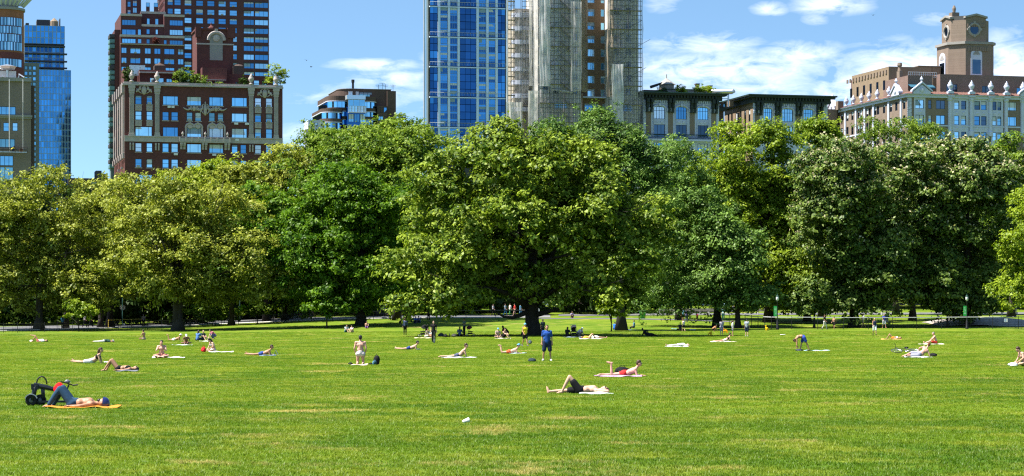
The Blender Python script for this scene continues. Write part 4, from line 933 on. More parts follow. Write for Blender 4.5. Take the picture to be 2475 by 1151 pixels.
def limes():
    b, Z, u1, zt = limestone('limestone_house', 'limestone fronted apartment house with a roof garden beside the scaffold', 1555, 1738, 507, [(1580.5, 1607), (1633.5, 1659.5), (1686, 1711.5)], 226, 242,
        [(258, 288, None), (301.5, 331.5, G_DARK), (346, 362, G_DEEP)], [(1561.5, 1573.5), (1614.5, 1626.5), (1667, 1679), (1719, 1731)], None, [1563, 1573, 1616.5, 1625, 1670, 1678, 1721.5, 1730.5], None, None); U = b.U
    m = MB(); m.box(-.3, u1 + .3, -.8, .02, Z(341), Z(336.5)); b.part('band_course', S_LIME, m)
    rail = MB(); rail.tube([(0, -.7, Z(325.5)), (u1, -.7, Z(325.5))], .07, 4); rail.tube([(0, -.7, Z(335)), (u1, -.7, Z(335))], .06, 4)
    for k in range(70): x = u1 * k / 69; rail.tube([(x, -.7, Z(335)), (x, -.7, Z(325.5))], .04, 4)
    b.part('balcony_rail', pmat('iron_blue', (.03, .06, .08), .5), rail)
    # roof: tank with pyramid roof, sheds, ducts
    m = MB().box(U(1557, 5), U(1612, 5), 5, 12, zt, Z(213)); m.box(U(1555, 3), U(1590, 3), 3, 5, zt, Z(217)); b.part('roof_shed', M_DUSKM, m)
    m = MB().box(U(1605, 5), U(1722, 5), 5.2, 12, zt, Z(210.5)); b.part('roof_room', S_GREY, m); b.part('roof_edge', M_COPPER, MB().box(U(1604, 5), U(1724, 5), 5, 12.2, Z(210.4), Z(208.6)))
    x0, x1 = U(1600, 7), U(1642, 7); xm = (U(1621, 7)); zb, zm, za = Z(209), Z(194), Z(178)
    m = MB().lathe([((x1 - x0) / 2 * .82, 0), ((x1 - x0) / 2 * .82, zm - zb)], 8, (xm, 10, zb)); b.part('tank_house', pmat('tank_wood', (.30, .25, .2), .9, var=.3), m)
    m = MB().lathe([((x1 - x0) / 2 * 1.05, 0), ((x1 - x0) / 2 * .45, (za - zm) * .62), (.12, za - zm), (.1, za - zm + .9)], 8, (xm, 10, zm + .01)); b.part('tank_roof', pmat('tank_roof_slate', (.28, .27, .25), .8, var=.25), m)
    m = MB(); m.tube([(U(1575, 6), 7, Z(204)), (U(1592, 6), 7, Z(198)), (U(1604, 6), 7, Z(192))], [.35, .3, .12], 5); m.tube([(x1 + .2, 9, zb), (x1 + .2, 9, Z(194))], .18, 5); b.part('pipework', M_BLACK, m)
    for a, c, t in ((1712.5, 1721, 201), (1683.5, 1690, 197)): m = MB().box(U(a, 5), U(c, 5), 5, 6, Z(212), Z(t)); m.box(U(a, 5) - .15, U(c, 5) + .15, 4.9, 6.1, Z(t) + .003, Z(t) + .25); b.part('chimney', B_DARKB, m)
    m = MB(); m.tube([(U(1722, 4), 5, Z(214)), (U(1772, 4), 5, Z(213)), (U(1777, 4), 5, Z(209))], [.52, .52, .6], 10); b.part('steel_duct', M_METAL, m, smooth=True)
    m = MB(); m.tube([(U(1764, 4), 5, Z(218)), (U(1764, 4), 5, Z(250))], .2, 5); m.tube([(U(1742, 4), 5, Z(230)), (U(1764, 4), 5, Z(230))], .12, 5); m.tube([(U(1733, 4), 5, Z(208)), (U(1733, 4), 5, Z(228))], .08, 4); b.part('duct_support', M_METAL, m)
    roof_plant(b, 1648, 208, 225, 14, 1.2, 2, 'light green planter bush on the left of the limestone roof'); roof_plant(b, 1690, 204, 225, 12, 1.4, 1, 'tall leafy bush at the limestone roof chimney'); roof_plant(b, 1712, 212, 225, 20, 1.0, 2, 'bright trailing greenery at the right of the limestone roof'); roof_plant(b, 1600, 217, 226, 14, 1.0, 0, 'low dark greenery behind the limestone cornice')
    # the darker link building between the two houses
    k = Bld('link_building', 'dark recessed building between the two limestone houses', 1738, 514); k.mass(0, k.U(1760), 3, 18, 0, k.Z(244, 1745), B_DARKB, [(k.U(1741, 3), k.U(1749, 3), k.Z(300, 1745), k.Z(285, 1745), 'hung', G_DARK)], name='wall')
    k.part('cornice', M_CORN, MB().box(-.2, k.U(1764), 2.3, 4, k.Z(266, 1745), k.Z(258, 1745))); k.win(0, 2.85, 0, (k.U(1740, 3), k.U(1752, 3), k.Z(256, 1745), k.Z(248, 1745), 'pair', G_SKY)); k.part('chimney', B_TAN, MB().box(k.U(1764, 6), k.U(1773, 6), 6, 8, k.Z(250, 1745), k.Z(237, 1745)))
    b, Z, u1, zt = limestone('cornice_house', 'pale stone apartment house with a long dark cornice above the yellow-green trees', 1820, 2000, 513, [(1845.5, 1865.5), (1890.5, 1916), (1942, 1965)], 232, 250,
        [(263, 294, G_SKY), (306, 334, G_SKY)], [(1824, 1836), (1873, 1885), (1922, 1935), (1972, 1984)], 1751, [1828, 1838, 1875, 1883, 1925, 1934, 1975, 1984], None, B_TAN); U = b.U
    b.part('chimney', B_OX, MB().box(U(1799, 12), U(1805, 12), 12, 13.2, zt - 3, Z(226)))
    k = Bld('far_gable', 'small tan roof block between the pale houses', 1992, 560); k.mass(0, k.U(2024), 0, 10, 0, k.Z(267, 2005), B_TAN, parapet=.3, name='wall')
limes()

# ---- long apartment house at the right with a belvedere tower
def belvedere():
    D = 522; c0 = 2194.0; b = Bld('belvedere_house', 'long tan brick apartment house with urns, tiled eaves and a belvedere tower', c0, D); U = b.U
    S = 3.596; P = lambda x: 1990 + x / S; Q = lambda y: 20 + y / S; Z = lambda y: b.Z(Q(y), P(760)); u1 = U(2620); dep = b.V(P(92)); zt = Z(745)
    rows = [(Z(870), Z(795)), (Z(1005), Z(925)), (Z(1140), Z(1065)), (Z(1275), Z(1200)), (Z(1410), Z(1335))]
    cols = [(800, 873, 'pair'), (912, 940, 'hung'), (980, 1058, 'pair'), (1138, 1180, 'hung'), (1197, 1240, 'hung'), (1312, 1360, 'hung'), (1370, 1417, 'hung'), (1470, 1504, 'hung'), (1512, 1545, 'hung'), (1602, 1678, 'tri'), (1760, 1800, 'hung'), (1815, 1855, 'hung'), (1950, 2010, 'pair'), (2100, 2160, 'pair')]
    b.glass = [G_SKY, G_DARK, G_PALE, G_DEEP]
    r = [(U(P(a)), U(P(c)), lo, hi, st, None if i else (G_DARK if k % 3 else None)) for k, (a, c, st) in enumerate(cols) for i, (lo, hi) in enumerate(rows)]
    fs = [.03, .13, .2, .29, .37, .405, .48, .515, .6, .635, .72, .79, .87, .95]
    side = [(dep * (1 - f) - 1.3, dep * (1 - f), lo, hi, 'hung', G_DARK) for f in fs for lo, hi in rows if dep * (1 - f) - 1.3 > .2]
    b.mass(0, u1, 0, dep, 0, zt, B_DUN, r, side)
    # stone bays, half columns and storey bands
    for a, c in ((787, 886), (1108, 1262), (1290, 1436), (1458, 1562), (1740, 1880)):
        q = [(x[0] - U(P(a)), x[1] - U(P(a)), x[2], x[3]) for x in r if U(P(a)) <= x[0] and x[1] <= U(P(c)) and x[2] > Z(1300)]
        m = MB(); b.holes(m, U(P(c)) - U(P(a)), Z(1190), Z(775), q, .04, lambda x, y, z: (x, y - .06, z)); b.part('stone_bay', S_LIME, m, (U(P(a)), 0, 0))
        for x in q:
            m = MB(); m.ball(((x[0] + x[1]) / 2, -.08, x[2] - .8), ((x[1] - x[0]) * .3, .1, .35), 8, 5); b.part('carved_panel', S_LIME, m, (U(P(a)), 0, 0))
    for x in (1098, 1283, 1450, 1587, 1728):
        m = MB().lathe([(.62, Z(1100)), (.62, Z(1060)), (.45, Z(1055)), (.45, Z(800)), (.62, Z(790)), (.66, Z(765))], 10); m.box(-.8, .8, -.8, .3, Z(764), Z(750)); b.part('half_column', S_LIME, m, (U(P(x)), -.1, 0))
        m = MB().box(-.7, .7, -.75, .25, zt + .25, zt + .75); b.part('urn_plinth', S_LIME, m, (U(P(x)), -.1, 0)); urn(b, U(P(x)), -.35, zt + .755, 2.6, S_LIME)
    m = MB().box(-.12, u1, -.14, .02, Z(1022), Z(1010)); m.box(-.14, .02, .0, dep, Z(1022), Z(1010)); b.part('band_course', S_LIME, m)
    m = MB(); m.box(-.5, u1, -.5, .02, Z(775), Z(752)); m.box(-.5, -.003, .02, dep, Z(775), Z(752)); b.part('frieze', S_LIME, m)
    m = MB(); m.box(-.9, u1, -.9, .2, Z(751.5), Z(745)); m.box(-.9, -.003, .2, dep, Z(751.5), Z(745)); b.part('cornice', S_LIME, m)
    m = MB(); m.add([(-1.0, -1.0, zt + .02), (u1, -1.0, zt + .02), (u1, 1.2, zt + .75), (1.2, 1.2, zt + .75), (1.2, dep, zt + .75), (-1.0, dep, zt + .02)], [(0, 1, 2, 3), (0, 3, 4, 5)]); b.part('tiled_eaves', M_TILE, m)
    for k in range(60): x = .6 + k * (u1 - 1) / 60; m = MB().tube([(x, -1.02, zt + .06), (x, 1.1, zt + .78)], .06, 4); b.part('tile_rib', M_TILE, m)
    def ped(u, v, rot):
        m = MB().xprism([(-2.1, 0), (2.1, 0), (2.1, .5), (0, 2.1), (-2.1, .5)], -.3, .5); m.xprism([(-2.5, .45), (0, 2.35), (2.5, .45), (2.5, .8), (0, 2.75), (-2.5, .8)], -.55, .5); m.ball((0, -.35, .9), (.6, .25, .6), 8, 5); m.lathe([(.3, 2.6), (.1, 2.9), (.4, 3.3), (.05, 4.0)], 8, (0, 0, 0)); o = b.part('pediment', S_LIME, m, (u, v, zt)); o.rotation_euler = (0, 0, rot)
    ped(U(P(842)), -.75, 0); ped(U(P(1770)), -.75, 0)
    vs = lambda x: b.V(P(x))
    for x in (660, 75 + 30): ped(-.75, vs(x), -math.pi / 2)
    for x in (585, 483, 412, 345, 275, 213): urn(b, -.4, vs(x), zt + .3, 2.3, S_LIME)
    for f in (.08, .24, .44, .56, .68, .83): b.part('side_pilaster', S_LIME, MB().box(-.22, .02, -.4, .4, Z(1400), Z(776)), (-.003, dep * f, 0))
    for k in range(16): b.part('quoin', S_LIME, MB().box(-.1, .9 if k % 2 else .6, -.1, .02, Z(1060 - 17 * k) - .0, Z(1060 - 17 * k) + .75), (0, 0, 0))
    # penthouse steps
    def pent(xa, xc, yt, v, dp, mat, wins=(), yb=740, ref=760, name='penthouse'):
        Zv = lambda y: b.Z(Q(y), P(ref), v); x0 = U(P(xa), v); x1 = U(P(xc), v) if xc < 2200 else u1 - 1
        b.mass(x0, x1, v, dp, zt - .5, Zv(yt), mat, [(U(P(a), v) - x0, U(P(c), v) - x0, Zv(bb), Zv(t), st, g) for a, c, t, bb, st, g in wins], name=name, parapet=.35); return x0, x1, Zv
    pent(1015, 2300, 588, 4, 12, brickmat('brick_rosy', (.19, .125, .105), (.16, .105, .088), (.19, .15, .13)), [(1070, 1165, 660, 725, 'three', G_DARK), (1380, 1475, 668, 728, 'three', G_DARK), (1680, 1745, 676, 740, 'pair', G_DEEP)], ref=1100)
    x0, x1, Zv = pent(735, 950, 598, 3, 14, brickmat('brick_rosy', (.19, .125, .105), (.16, .105, .088), (.19, .15, .13)), [(790, 900, 668, 720, 'three', G_DARK)]); z = Zv(663)
    m = MB().add([(0, 0, z), (x1 - x0, 0, z), (x1 - x0, -1.6, z - .7), (0, -1.6, z - .7)], [(0, 1, 2, 3)]); m.box(0, x1 - x0, -1.6, -1.55, z - 1.0, z - .7); b.part('awning', pmat('awning_blue', (.02, .09, .14), .8), m, (x0, 2.98, 0))
    b.mass(U(P(952), 6), U(P(1016), 6), 6, 10, zt - .5, b.Z(Q(590), P(980), 6), B_TAN, name='penthouse')
    # rear penthouse wing along the sunlit side
    v0 = 14; m = b.mass(1.4, 12, v0, dep - v0 - 8, zt - .5, zt + 7.4, B_TAN, name='rear_wing', parapet=.3)
    for k in range(14): b.part('corbel', B_DUN, MB().box(-.2, .02, 0, .8, zt + 6.1, zt + 7.0), (1.39, v0 + 1 + k * 1.8, 0))
    for k in range(6): o = b.part('side_window', G_DARK, MB().box(-.06, .05, 0, 1.2, zt + 2.5, zt + 4.7), (1.39, v0 + 2 + k * 4, 0))
    vb = dep + 4; xx = -3.5
    Zb = lambda y: zof(Q(y), b.D + 46 * b.c)
    k = Bld('chimney_slab', 'tall tan brick slab rising behind the long tan apartment house', P(322), 575); k.mass(0, k.U(P(350)), 0, 6, 0, k.Z(Q(607), P(340)), B_OX, name='edge_wall'); k.mass(k.U(P(350)) + .01, k.U(P(553)), .3, 7, 0, k.Z(Q(612), P(340)), B_DUN, name='wall')
    for (xa, xc, yt, v) in ((128, 176, 808, 38), (556, 636, 597, 22), (662, 690, 545, 8)):
        m = MB().box(U(P(xa), v), U(P(xc), v), v, v + 1.6, zt - .3, b.Z(Q(yt), P(xc), v)); 
        if xa == 662: m.lathe([(.5, 0), (.35, .9), (.6, 1.3), (.5, 1.9)], 8, (U(P(676), v), v + .8, b.Z(Q(yt), P(xc), v)))
        b.part('chimney', B_DUN, m)
    m = MB()
    for v, xa, xc, y in ((3.2, 738, 985, 580), (4.2, 1460, 1760, 596)):
        for h in (0, .55, 1.1): m.tube([(U(P(xa), v), v, b.Z(Q(y + 20), P(900), v) + h), (U(P(xc), v), v, b.Z(Q(y + 20), P(900), v) + h)], .05, 4)
        for q in range(14): x = U(P(xa + (xc - xa) * q / 13), v); m.tube([(x, v, b.Z(Q(y + 20), P(900), v)), (x, v, b.Z(Q(y + 20), P(900), v) + 1.1)], .04, 4)
    b.part('roof_rail', M_METAL, m)
    # belvedere tower: two chamfered stages with gables
    v = 9.0; Zt = lambda y: b.Z(Q(y), P(1300), v); t = empty('tower_stage_holder', (0, 0, 0)); bpy.data.objects.remove(t)
    def stage(xa, xb, xc, z0, z1, vv, name, cham):
        x0, x1 = U(P(xb), vv), U(P(xc), vv); d = x1 - x0 + 0; ch = cham
        poly = [(x0, vv), (x1, vv), (x1 + ch * .5, vv + ch * .5), (x1 + ch * .5, vv + d + ch), (x0 - ch, vv + d + ch), (x0 - ch, vv + ch)]
        m = MB().prism(poly, z0, z1); return b.part(name, B_DUN, m), x0, x1, d, ch
    zl, zm, zu = Zt(590), Zt(312), Zt(98)
    st1, x0, x1, d, ch = stage(1060, 1237, 1453, zt, zm, v, 'tower_base', 3.0)
    m = MB().prism([(x0 - .3, v - .3), (x1 + .4, v - .3), (x1 + 1.9, v + 1.2), (x1 + 1.9, v + d + 3.3), (x0 - 3.4, v + d + 3.3), (x0 - 3.4, v + 2.8)], zm + .01, zm + .6); b.part('tower_cornice', S_GREY, m)
    v2 = v + .8; st2, y0, y1, d2, _ = stage(1085, 1240, 1413, zm + .61, zu, v2, 'tower_top', 2.6)
    w2 = y1 - y0; gh = Zt(60) - zu
    m = MB().xprism([(0, 0), (w2, 0), (w2, .4), (w2 / 2, gh), (0, .4)], 0, .8); b.part('gable', B_DUN, m, (y0, v2, zu + .002)); m = MB().xprism([(-.3, .4), (w2 / 2, gh + .05), (w2 + .3, .4), (w2 + .3, .85), (w2 / 2, gh + .5), (-.3, .85)], -.35, .9); b.part('gable_coping', S_GREY, m, (y0, v2, zu + .002))
    m = MB().xprism([(0, 0), (d2, 0), (d2, .4), (d2 / 2, gh), (0, .4)], 0, .8); o = b.part('gable', B_DUN, m, (y0 - 2.6, v2 + 2.6 + d2, zu + .002)); o.rotation_euler = (0, 0, -math.pi / 2)
    m = MB().xprism([(-.3, .4), (d2 / 2, gh + .05), (d2 + .3, .4), (d2 + .3, .85), (d2 / 2, gh + .5), (-.3, .85)], -.35, .9); o = b.part('gable_coping', S_GREY, m, (y0 - 2.6, v2 + 2.6 + d2, zu + .002)); o.rotation_euler = (0, 0, -math.pi / 2)
    m = MB().prism([(y0 - 2.4, v2 + 2.8), (y0 + .2, v2 + .2), (y1, v2 + .2), (y1, v2 + d2 + 2), (y0 - 2.4, v2 + d2 + 2)], zu + .01, zu + 1.0); b.part('tower_roof', M_ROOF, m)
    def oculus(u, vv, z, rot, rx=1.0):
        m = MB().torus((0, -.05, 0), 1.35, .3, 'y', 20, 6); [m.box(a * 1.6 - .25, a * 1.6 + .25, -.3, .05, bq * 1.6 - .25, bq * 1.6 + .25) for a, bq in ((1, 0), (-1, 0), (0, 1), (0, -1))]; o = b.part('oculus_ring', S_GREY, m, (u, vv, z)); o.rotation_euler = (0, 0, rot)
        g = MB().xprism([(1.2 * math.cos(q), 1.2 * math.sin(q)) for q in [2 * math.pi * k / 16 for k in range(16)]], -.04, .02).build('pane', G_DARK, o)
    oculus(U(P(1312), v2), v2 - .01, Zt(180), 0); oculus(y0 - 2.61, v2 + 2.6 + d2 * .45, Zt(188), -math.pi / 2)
    def archwin(u, vv, z0, z1, w, rot):
        rr = w / 2; poly = lambda k, e: [(-rr - e, 0), (rr + e, 0)] + [((rr + e) * math.cos(q), z1 - z0 - rr + (rr + e) * math.sin(q)) for q in [math.pi * i / 10 for i in range(11)]]
        m = MB().xprism(poly(0, .4), -.1, .02); o = b.part('arched_surround', S_LIME, m, (u, vv, z0)); o.rotation_euler = (0, 0, rot); MB().xprism([(-rr, .3), (rr, .3), (rr, (z1 - z0) * .62), (-rr, (z1 - z0) * .62)], -.14, -.103).build('pane', G_DARK, o)
        MB().xprism([(rr * .8 * math.cos(q), (z1 - z0) - rr + rr * .8 * math.sin(q)) for q in [math.pi * i / 10 for i in range(11)]], -.16, -.103).build('tympanum', S_GREY, o)
    archwin(U(P(1330), v), v - .01, Zt(582), Zt(365), U(P(1365), v) - U(P(1295), v), 0); archwin(x0 - 3.01, v + 3 + d * .5, Zt(582), Zt(385), 2.6, -math.pi / 2)
    for k in range(9): b.part('corbel', B_DUN, MB().box(-.25, .25, -.22, .02, -.9, 0), (x0 + .8 + k * (x1 - x0 - 1.6) / 8, v - .003, zm - .7)); b.part('corbel', B_DUN, MB().box(-.2, .2, -.2, .02, -.7, 0), (y0 + .6 + k * (y1 - y0 - 1.2) / 8, v2 - .003, zu - .9))
    m = MB().box(-.9, .9, -.6, 1.2, 0, 1.6); m.lathe([(.3, 1.6), (.45, 2.6), (.2, 3.3)], 8, (0, .3, 0)); b.part('chimney', B_DUN, m, (y0 - 1.0, v2 + 4, zu + .5))
    b.part('tower_annex', B_TAN, MB().box(x0 - 9, x0 - 3.5, v + 6, v + 12, zt, Zt(492))); b.part('annex_cap', S_GREY, MB().box(x0 - 9.3, x0 - 3.4, v + 5.7, v + 12.2, Zt(492) + .01, Zt(486)))
belvedere()
# ------------------------------------------------------------------ trees
LEAF = {
    'oak': leafmat('leaf_oak', (.030, .074, .003), (.270, .345, .036), .30, .014),
    'olive': leafmat('leaf_plane', (.070, .100, .005), (.375, .400, .058), .34, .014),
    'maple': leafmat('leaf_maple', (.020, .070, .003), (.140, .255, .012), .36, .012),
    'blue': leafmat('leaf_locust', (.020, .064, .008), (.185, .300, .055), .28, .014),
    'yellow': leafmat('leaf_tulip', (.060, .118, .004), (.310, .395, .026), .38, .012),
    'chestnut': leafmat('leaf_chestnut', (.014, .048, .005), (.170, .235, .042), .22, .016),
    'green': leafmat('leaf_green', (.034, .088, .005), (.230, .315, .032), .34, .012),
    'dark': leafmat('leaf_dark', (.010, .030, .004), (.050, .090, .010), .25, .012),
    'lime': leafmat('leaf_lime', (.10, .16, .006), (.34, .42, .024), .40, .012),
    'red': leafmat('leaf_red', (.05, .012, .012), (.16, .035, .03), .3, .012),
}
BLOSSOM = leafmat('blossom_cream', (.30, .27, .13), (.62, .56, .36), .3, .02)
BARK = pmat('bark', (.026, .021, .017), .95, var=.35, scale=3, bump=.8, bscale=8, stretch=(1, 1, .25))
BARKP = pmat('bark_pale', (.045, .038, .03), .95, var=.35, scale=2, bump=.6, bscale=6, stretch=(1, 1, .3))
def unit(a): return a / np.maximum(np.linalg.norm(a, axis=1, keepdims=True), 1e-9)
def leaf_mesh(name, P, Nn, ln, wd, tint, mat, rng):
    n = len(P); T = unit(np.cross(Nn, unit(rng.normal(size=(n, 3))))); B = np.cross(Nn, T)
    ln = ln[:, None] * .5; wd = wd[:, None] * .5
    V = np.empty((n, 4, 3), np.float32); V[:, 0] = P - T * ln; V[:, 1] = P + B * wd + T * ln * .1; V[:, 2] = P + T * ln; V[:, 3] = P - B * wd + T * ln * .1
    V[:, 0] -= Nn * ln * .25; V[:, 2] -= Nn * ln * .25
    me = np_mesh(name, V.reshape(-1, 3), np.arange(4 * n, dtype=np.int32).reshape(n, 4), mat)
    at = me.attributes.new('tint', 'FLOAT', 'POINT'); at.data.foreach_set('value', np.repeat(tint, 4).astype(np.float32))
    return me
def crown_points(masses, n, lobeR, rng, flat=.72, clumpR=.8, per=22, under=.2):
    """lobes through the crown's volume, clumps over each lobe, leaves in each clump"""
    ms = np.array(masses, float); w = (ms[:, 3] * ms[:, 4] * ms[:, 5]) ** .67; w /= w.sum()
    area = sum(4 * math.pi * ((m[3] * m[4]) ** 1.6 / 3 + (m[3] * m[5]) ** 1.6 / 3 + (m[4] * m[5]) ** 1.6 / 3) ** (1 / 1.6) for m in masses)
    lobeR *= 1.12; nl = max(6, int(area / (lobeR ** 2 * 2.9)))
    mi = rng.choice(len(ms), nl, p=w); d = unit(rng.normal(size=(nl, 3)))
    d[:, 1] = np.where(rng.random(nl) < .35, -abs(d[:, 1]), d[:, 1])
    rr = np.where(rng.random(nl) < .78, rng.uniform(.74, 1.12, nl), rng.uniform(.25, .7, nl))
    C = ms[mi, :3] + d * rr[:, None] * ms[mi, 3:6]
    LR = lobeR * rng.uniform(.5, 1.5, nl)
    nc = max(nl, n // per); li = rng.choice(nl, nc, p=LR ** 2 / (LR ** 2).sum())
    cd = unit(rng.normal(size=(nc, 3)) + np.array([0, 0, .35])); low = cd[:, 2] < -.25
    cd[low & (rng.random(nc) > under), 2] *= -1
    cr = rng.uniform(.62, 1.05, nc) ** .7
    CC = C[li] + cd * (LR[li] * cr)[:, None] * np.array([1.05, 1.05, flat])
    spray = rng.random(nc) < .05; CC[spray] += (cd[spray] + np.array([0, 0, .3])) * rng.uniform(.5, 1.2, (spray.sum(), 1)) * lobeR * .55
    ct = rng.normal(0, .16, nc) + rng.normal(0, .12, nl)[li]
    pi = rng.integers(0, nc, n); g = rng.normal(0, .42, (n, 3)) * clumpR * np.array([1, 1, .62])
    P = CC[pi] + g
    Nn = unit(cd[pi] * .6 + unit(g + 1e-6) * .35 + np.array([-.28, -.14, .5]) + rng.normal(0, .5, (n, 3)))
    tint = np.clip(.45 + ct[pi] + rng.normal(0, .24, n), 0, 1)
    return P, Nn, tint, C, LR, CC, cd
def limbs(m, base, top, r0, targets, rng, fork=.35):
    """trunk with a root flare and limbs that reach into the lobes"""
    base = Vector(base); top = Vector(top); n = 8; pts = []; rad = []; ph = rng.uniform(0, 6.28)
    for i in range(n + 1):
        t = i / n; p = base.lerp(top, t); p.x += .25 * r0 * math.sin(3 * t + ph) * (1 + t); p.y += .2 * r0 * math.sin(2.3 * t + ph * 2); pts.append(p)
        rad.append(r0 * (1 + 1.0 * math.exp(-t * 22)) * (1 - .72 * t))
    pts[0].z -= .4
    m.tube(pts, rad, 9)
    for T in targets:
        T = Vector(T); k = rng.uniform(fork, .98); s = base.lerp(top, k)
        r = max(.07, r0 * (1 - .72 * k) * rng.uniform(.4, .62)); mid = s.lerp(T, .45); mid.z += rng.uniform(-.05, .16) * (T - s).length
        mid.x += rng.uniform(-.06, .06) * (T - s).length; q = s.lerp(mid, .5); q.z -= .03 * (T - s).length
        m.tube([s, q, mid, mid.lerp(T, .55), T], [r, r * .8, r * .55, r * .35, r * .15], 6)
        for _ in range(2):
            e = T + Vector((rng.uniform(-1, 1), rng.uniform(-1, 1), rng.uniform(-.2, 1))) * (T - s).length * .22; m.tube([mid.lerp(T, rng.uniform(0, .5)), mid.lerp(T, .6).lerp(e, .5), e], [r * .3, r * .2, r * .08], 4)
def tree(name, label, kind, px, Y, masses, n, leaf=.36, lobeR=1.9, r0=.35, seed=1, base_py=None, group=None, cat='tree', clumpR=.8, nl=14, blossom=0, bark=None, flat=.72, ymax=9.0, top_f=.75, lean=0, aspect=.6, under=.2, extra=()):
    rng = np.random.default_rng(seed); pr = random.Random(seed); n = int(n * .9); leaf *= 1.04
    X = at_depth(px, Y); Z0 = ground(X, Y); k = Y / F
    ml = []
    for q in masses:
        a, b, hw, hh = q[:4]; b += 16 if b < 460 else (9 if b < 560 else (8 if b > 655 and hw > 50 else 0)); dy = q[4] if len(q) > 4 else 0
        ml.append(((a - px) * k, dy, zof(b, Y) - Z0, hw * k * .97, min(ymax, max(hw, hh) * k * .85), hh * k * .93))
    root = empty(name, (X, Y, Z0)); tag(root, label, cat, group)
    P, Nn, tint, C, LR, CC, cd = crown_points(ml, n, lobeR, rng, flat, clumpR, under=under)
    ok = P[:, 2] > .25; P, Nn, tint = P[ok], Nn[ok], tint[ok]; n = len(P)
    sz = leaf * rng.uniform(.6, 1.3, n)
    me = leaf_mesh('crown', P, Nn, sz, sz * aspect, tint, LEAF[kind], rng); link('crown', me, root)
    if blossom:
        up = (cd[:, 2] > -.1) & (CC[:, 2] > np.quantile(CC[:, 2], .30)); B = CC[up]; sel = rng.choice(len(B), min(len(B), blossom // 6), replace=False); B = np.repeat(B[sel], 6, 0) + rng.normal(0, .22, (len(sel) * 6, 3)) * np.array([1, 1, .8]) + np.array([0, 0, .28])
        keep = rng.random(len(B)) < np.clip((B[:, 2] - np.quantile(CC[:, 2], .25)) / (np.ptp(CC[:, 2]) * .6), .12, 1); B = B[keep]
        s2 = rng.uniform(.22, .42, len(B)); Nb = unit(rng.normal(size=(len(B), 3)) + np.array([0, -.5, .6]))
        link('blossom', leaf_mesh('blossom', B, Nb, s2, s2 * .7, np.clip(rng.normal(.5, .25, len(B)), 0, 1), BLOSSOM, rng), root)
    zt = max(m[2] for m in ml); m = MB(); tgt = [tuple(C[i]) for i in rng.choice(len(C), min(nl, len(C)), replace=False)]
    if nl: limbs(m, (0, 0, 0), (lean, 0, zt * top_f), r0, tgt, pr)
    for L_ in extra:      # low boughs traced along the photograph's own branches
        pts = [((a - px) * k, d, zof(b, Y) - Z0) for a, b, d in L_[1]]; m.tube(pts, [L_[0] * (1 - .8 * i / (len(pts) - 1)) for i in range(len(pts))], 7)
    else: m.tube([(0, 0, -.3), (0, 0, zt * top_f)], [r0, r0 * .5], 6)
    m.build('trunk', bark or BARK, root, smooth=True)
    return root
def copy_tree(src, px, Y, label, rz, sc, group):
    X = at_depth(px, Y); c = src.copy(); COL.objects.link(c); c.location = (X, Y, ground(X, Y)); c.rotation_euler = (0, 0, rz); c.scale = sc; tag(c, label, group=group)
    for ch in list(src.children): d = ch.copy(); COL.objects.link(d); d.parent = c
    return c
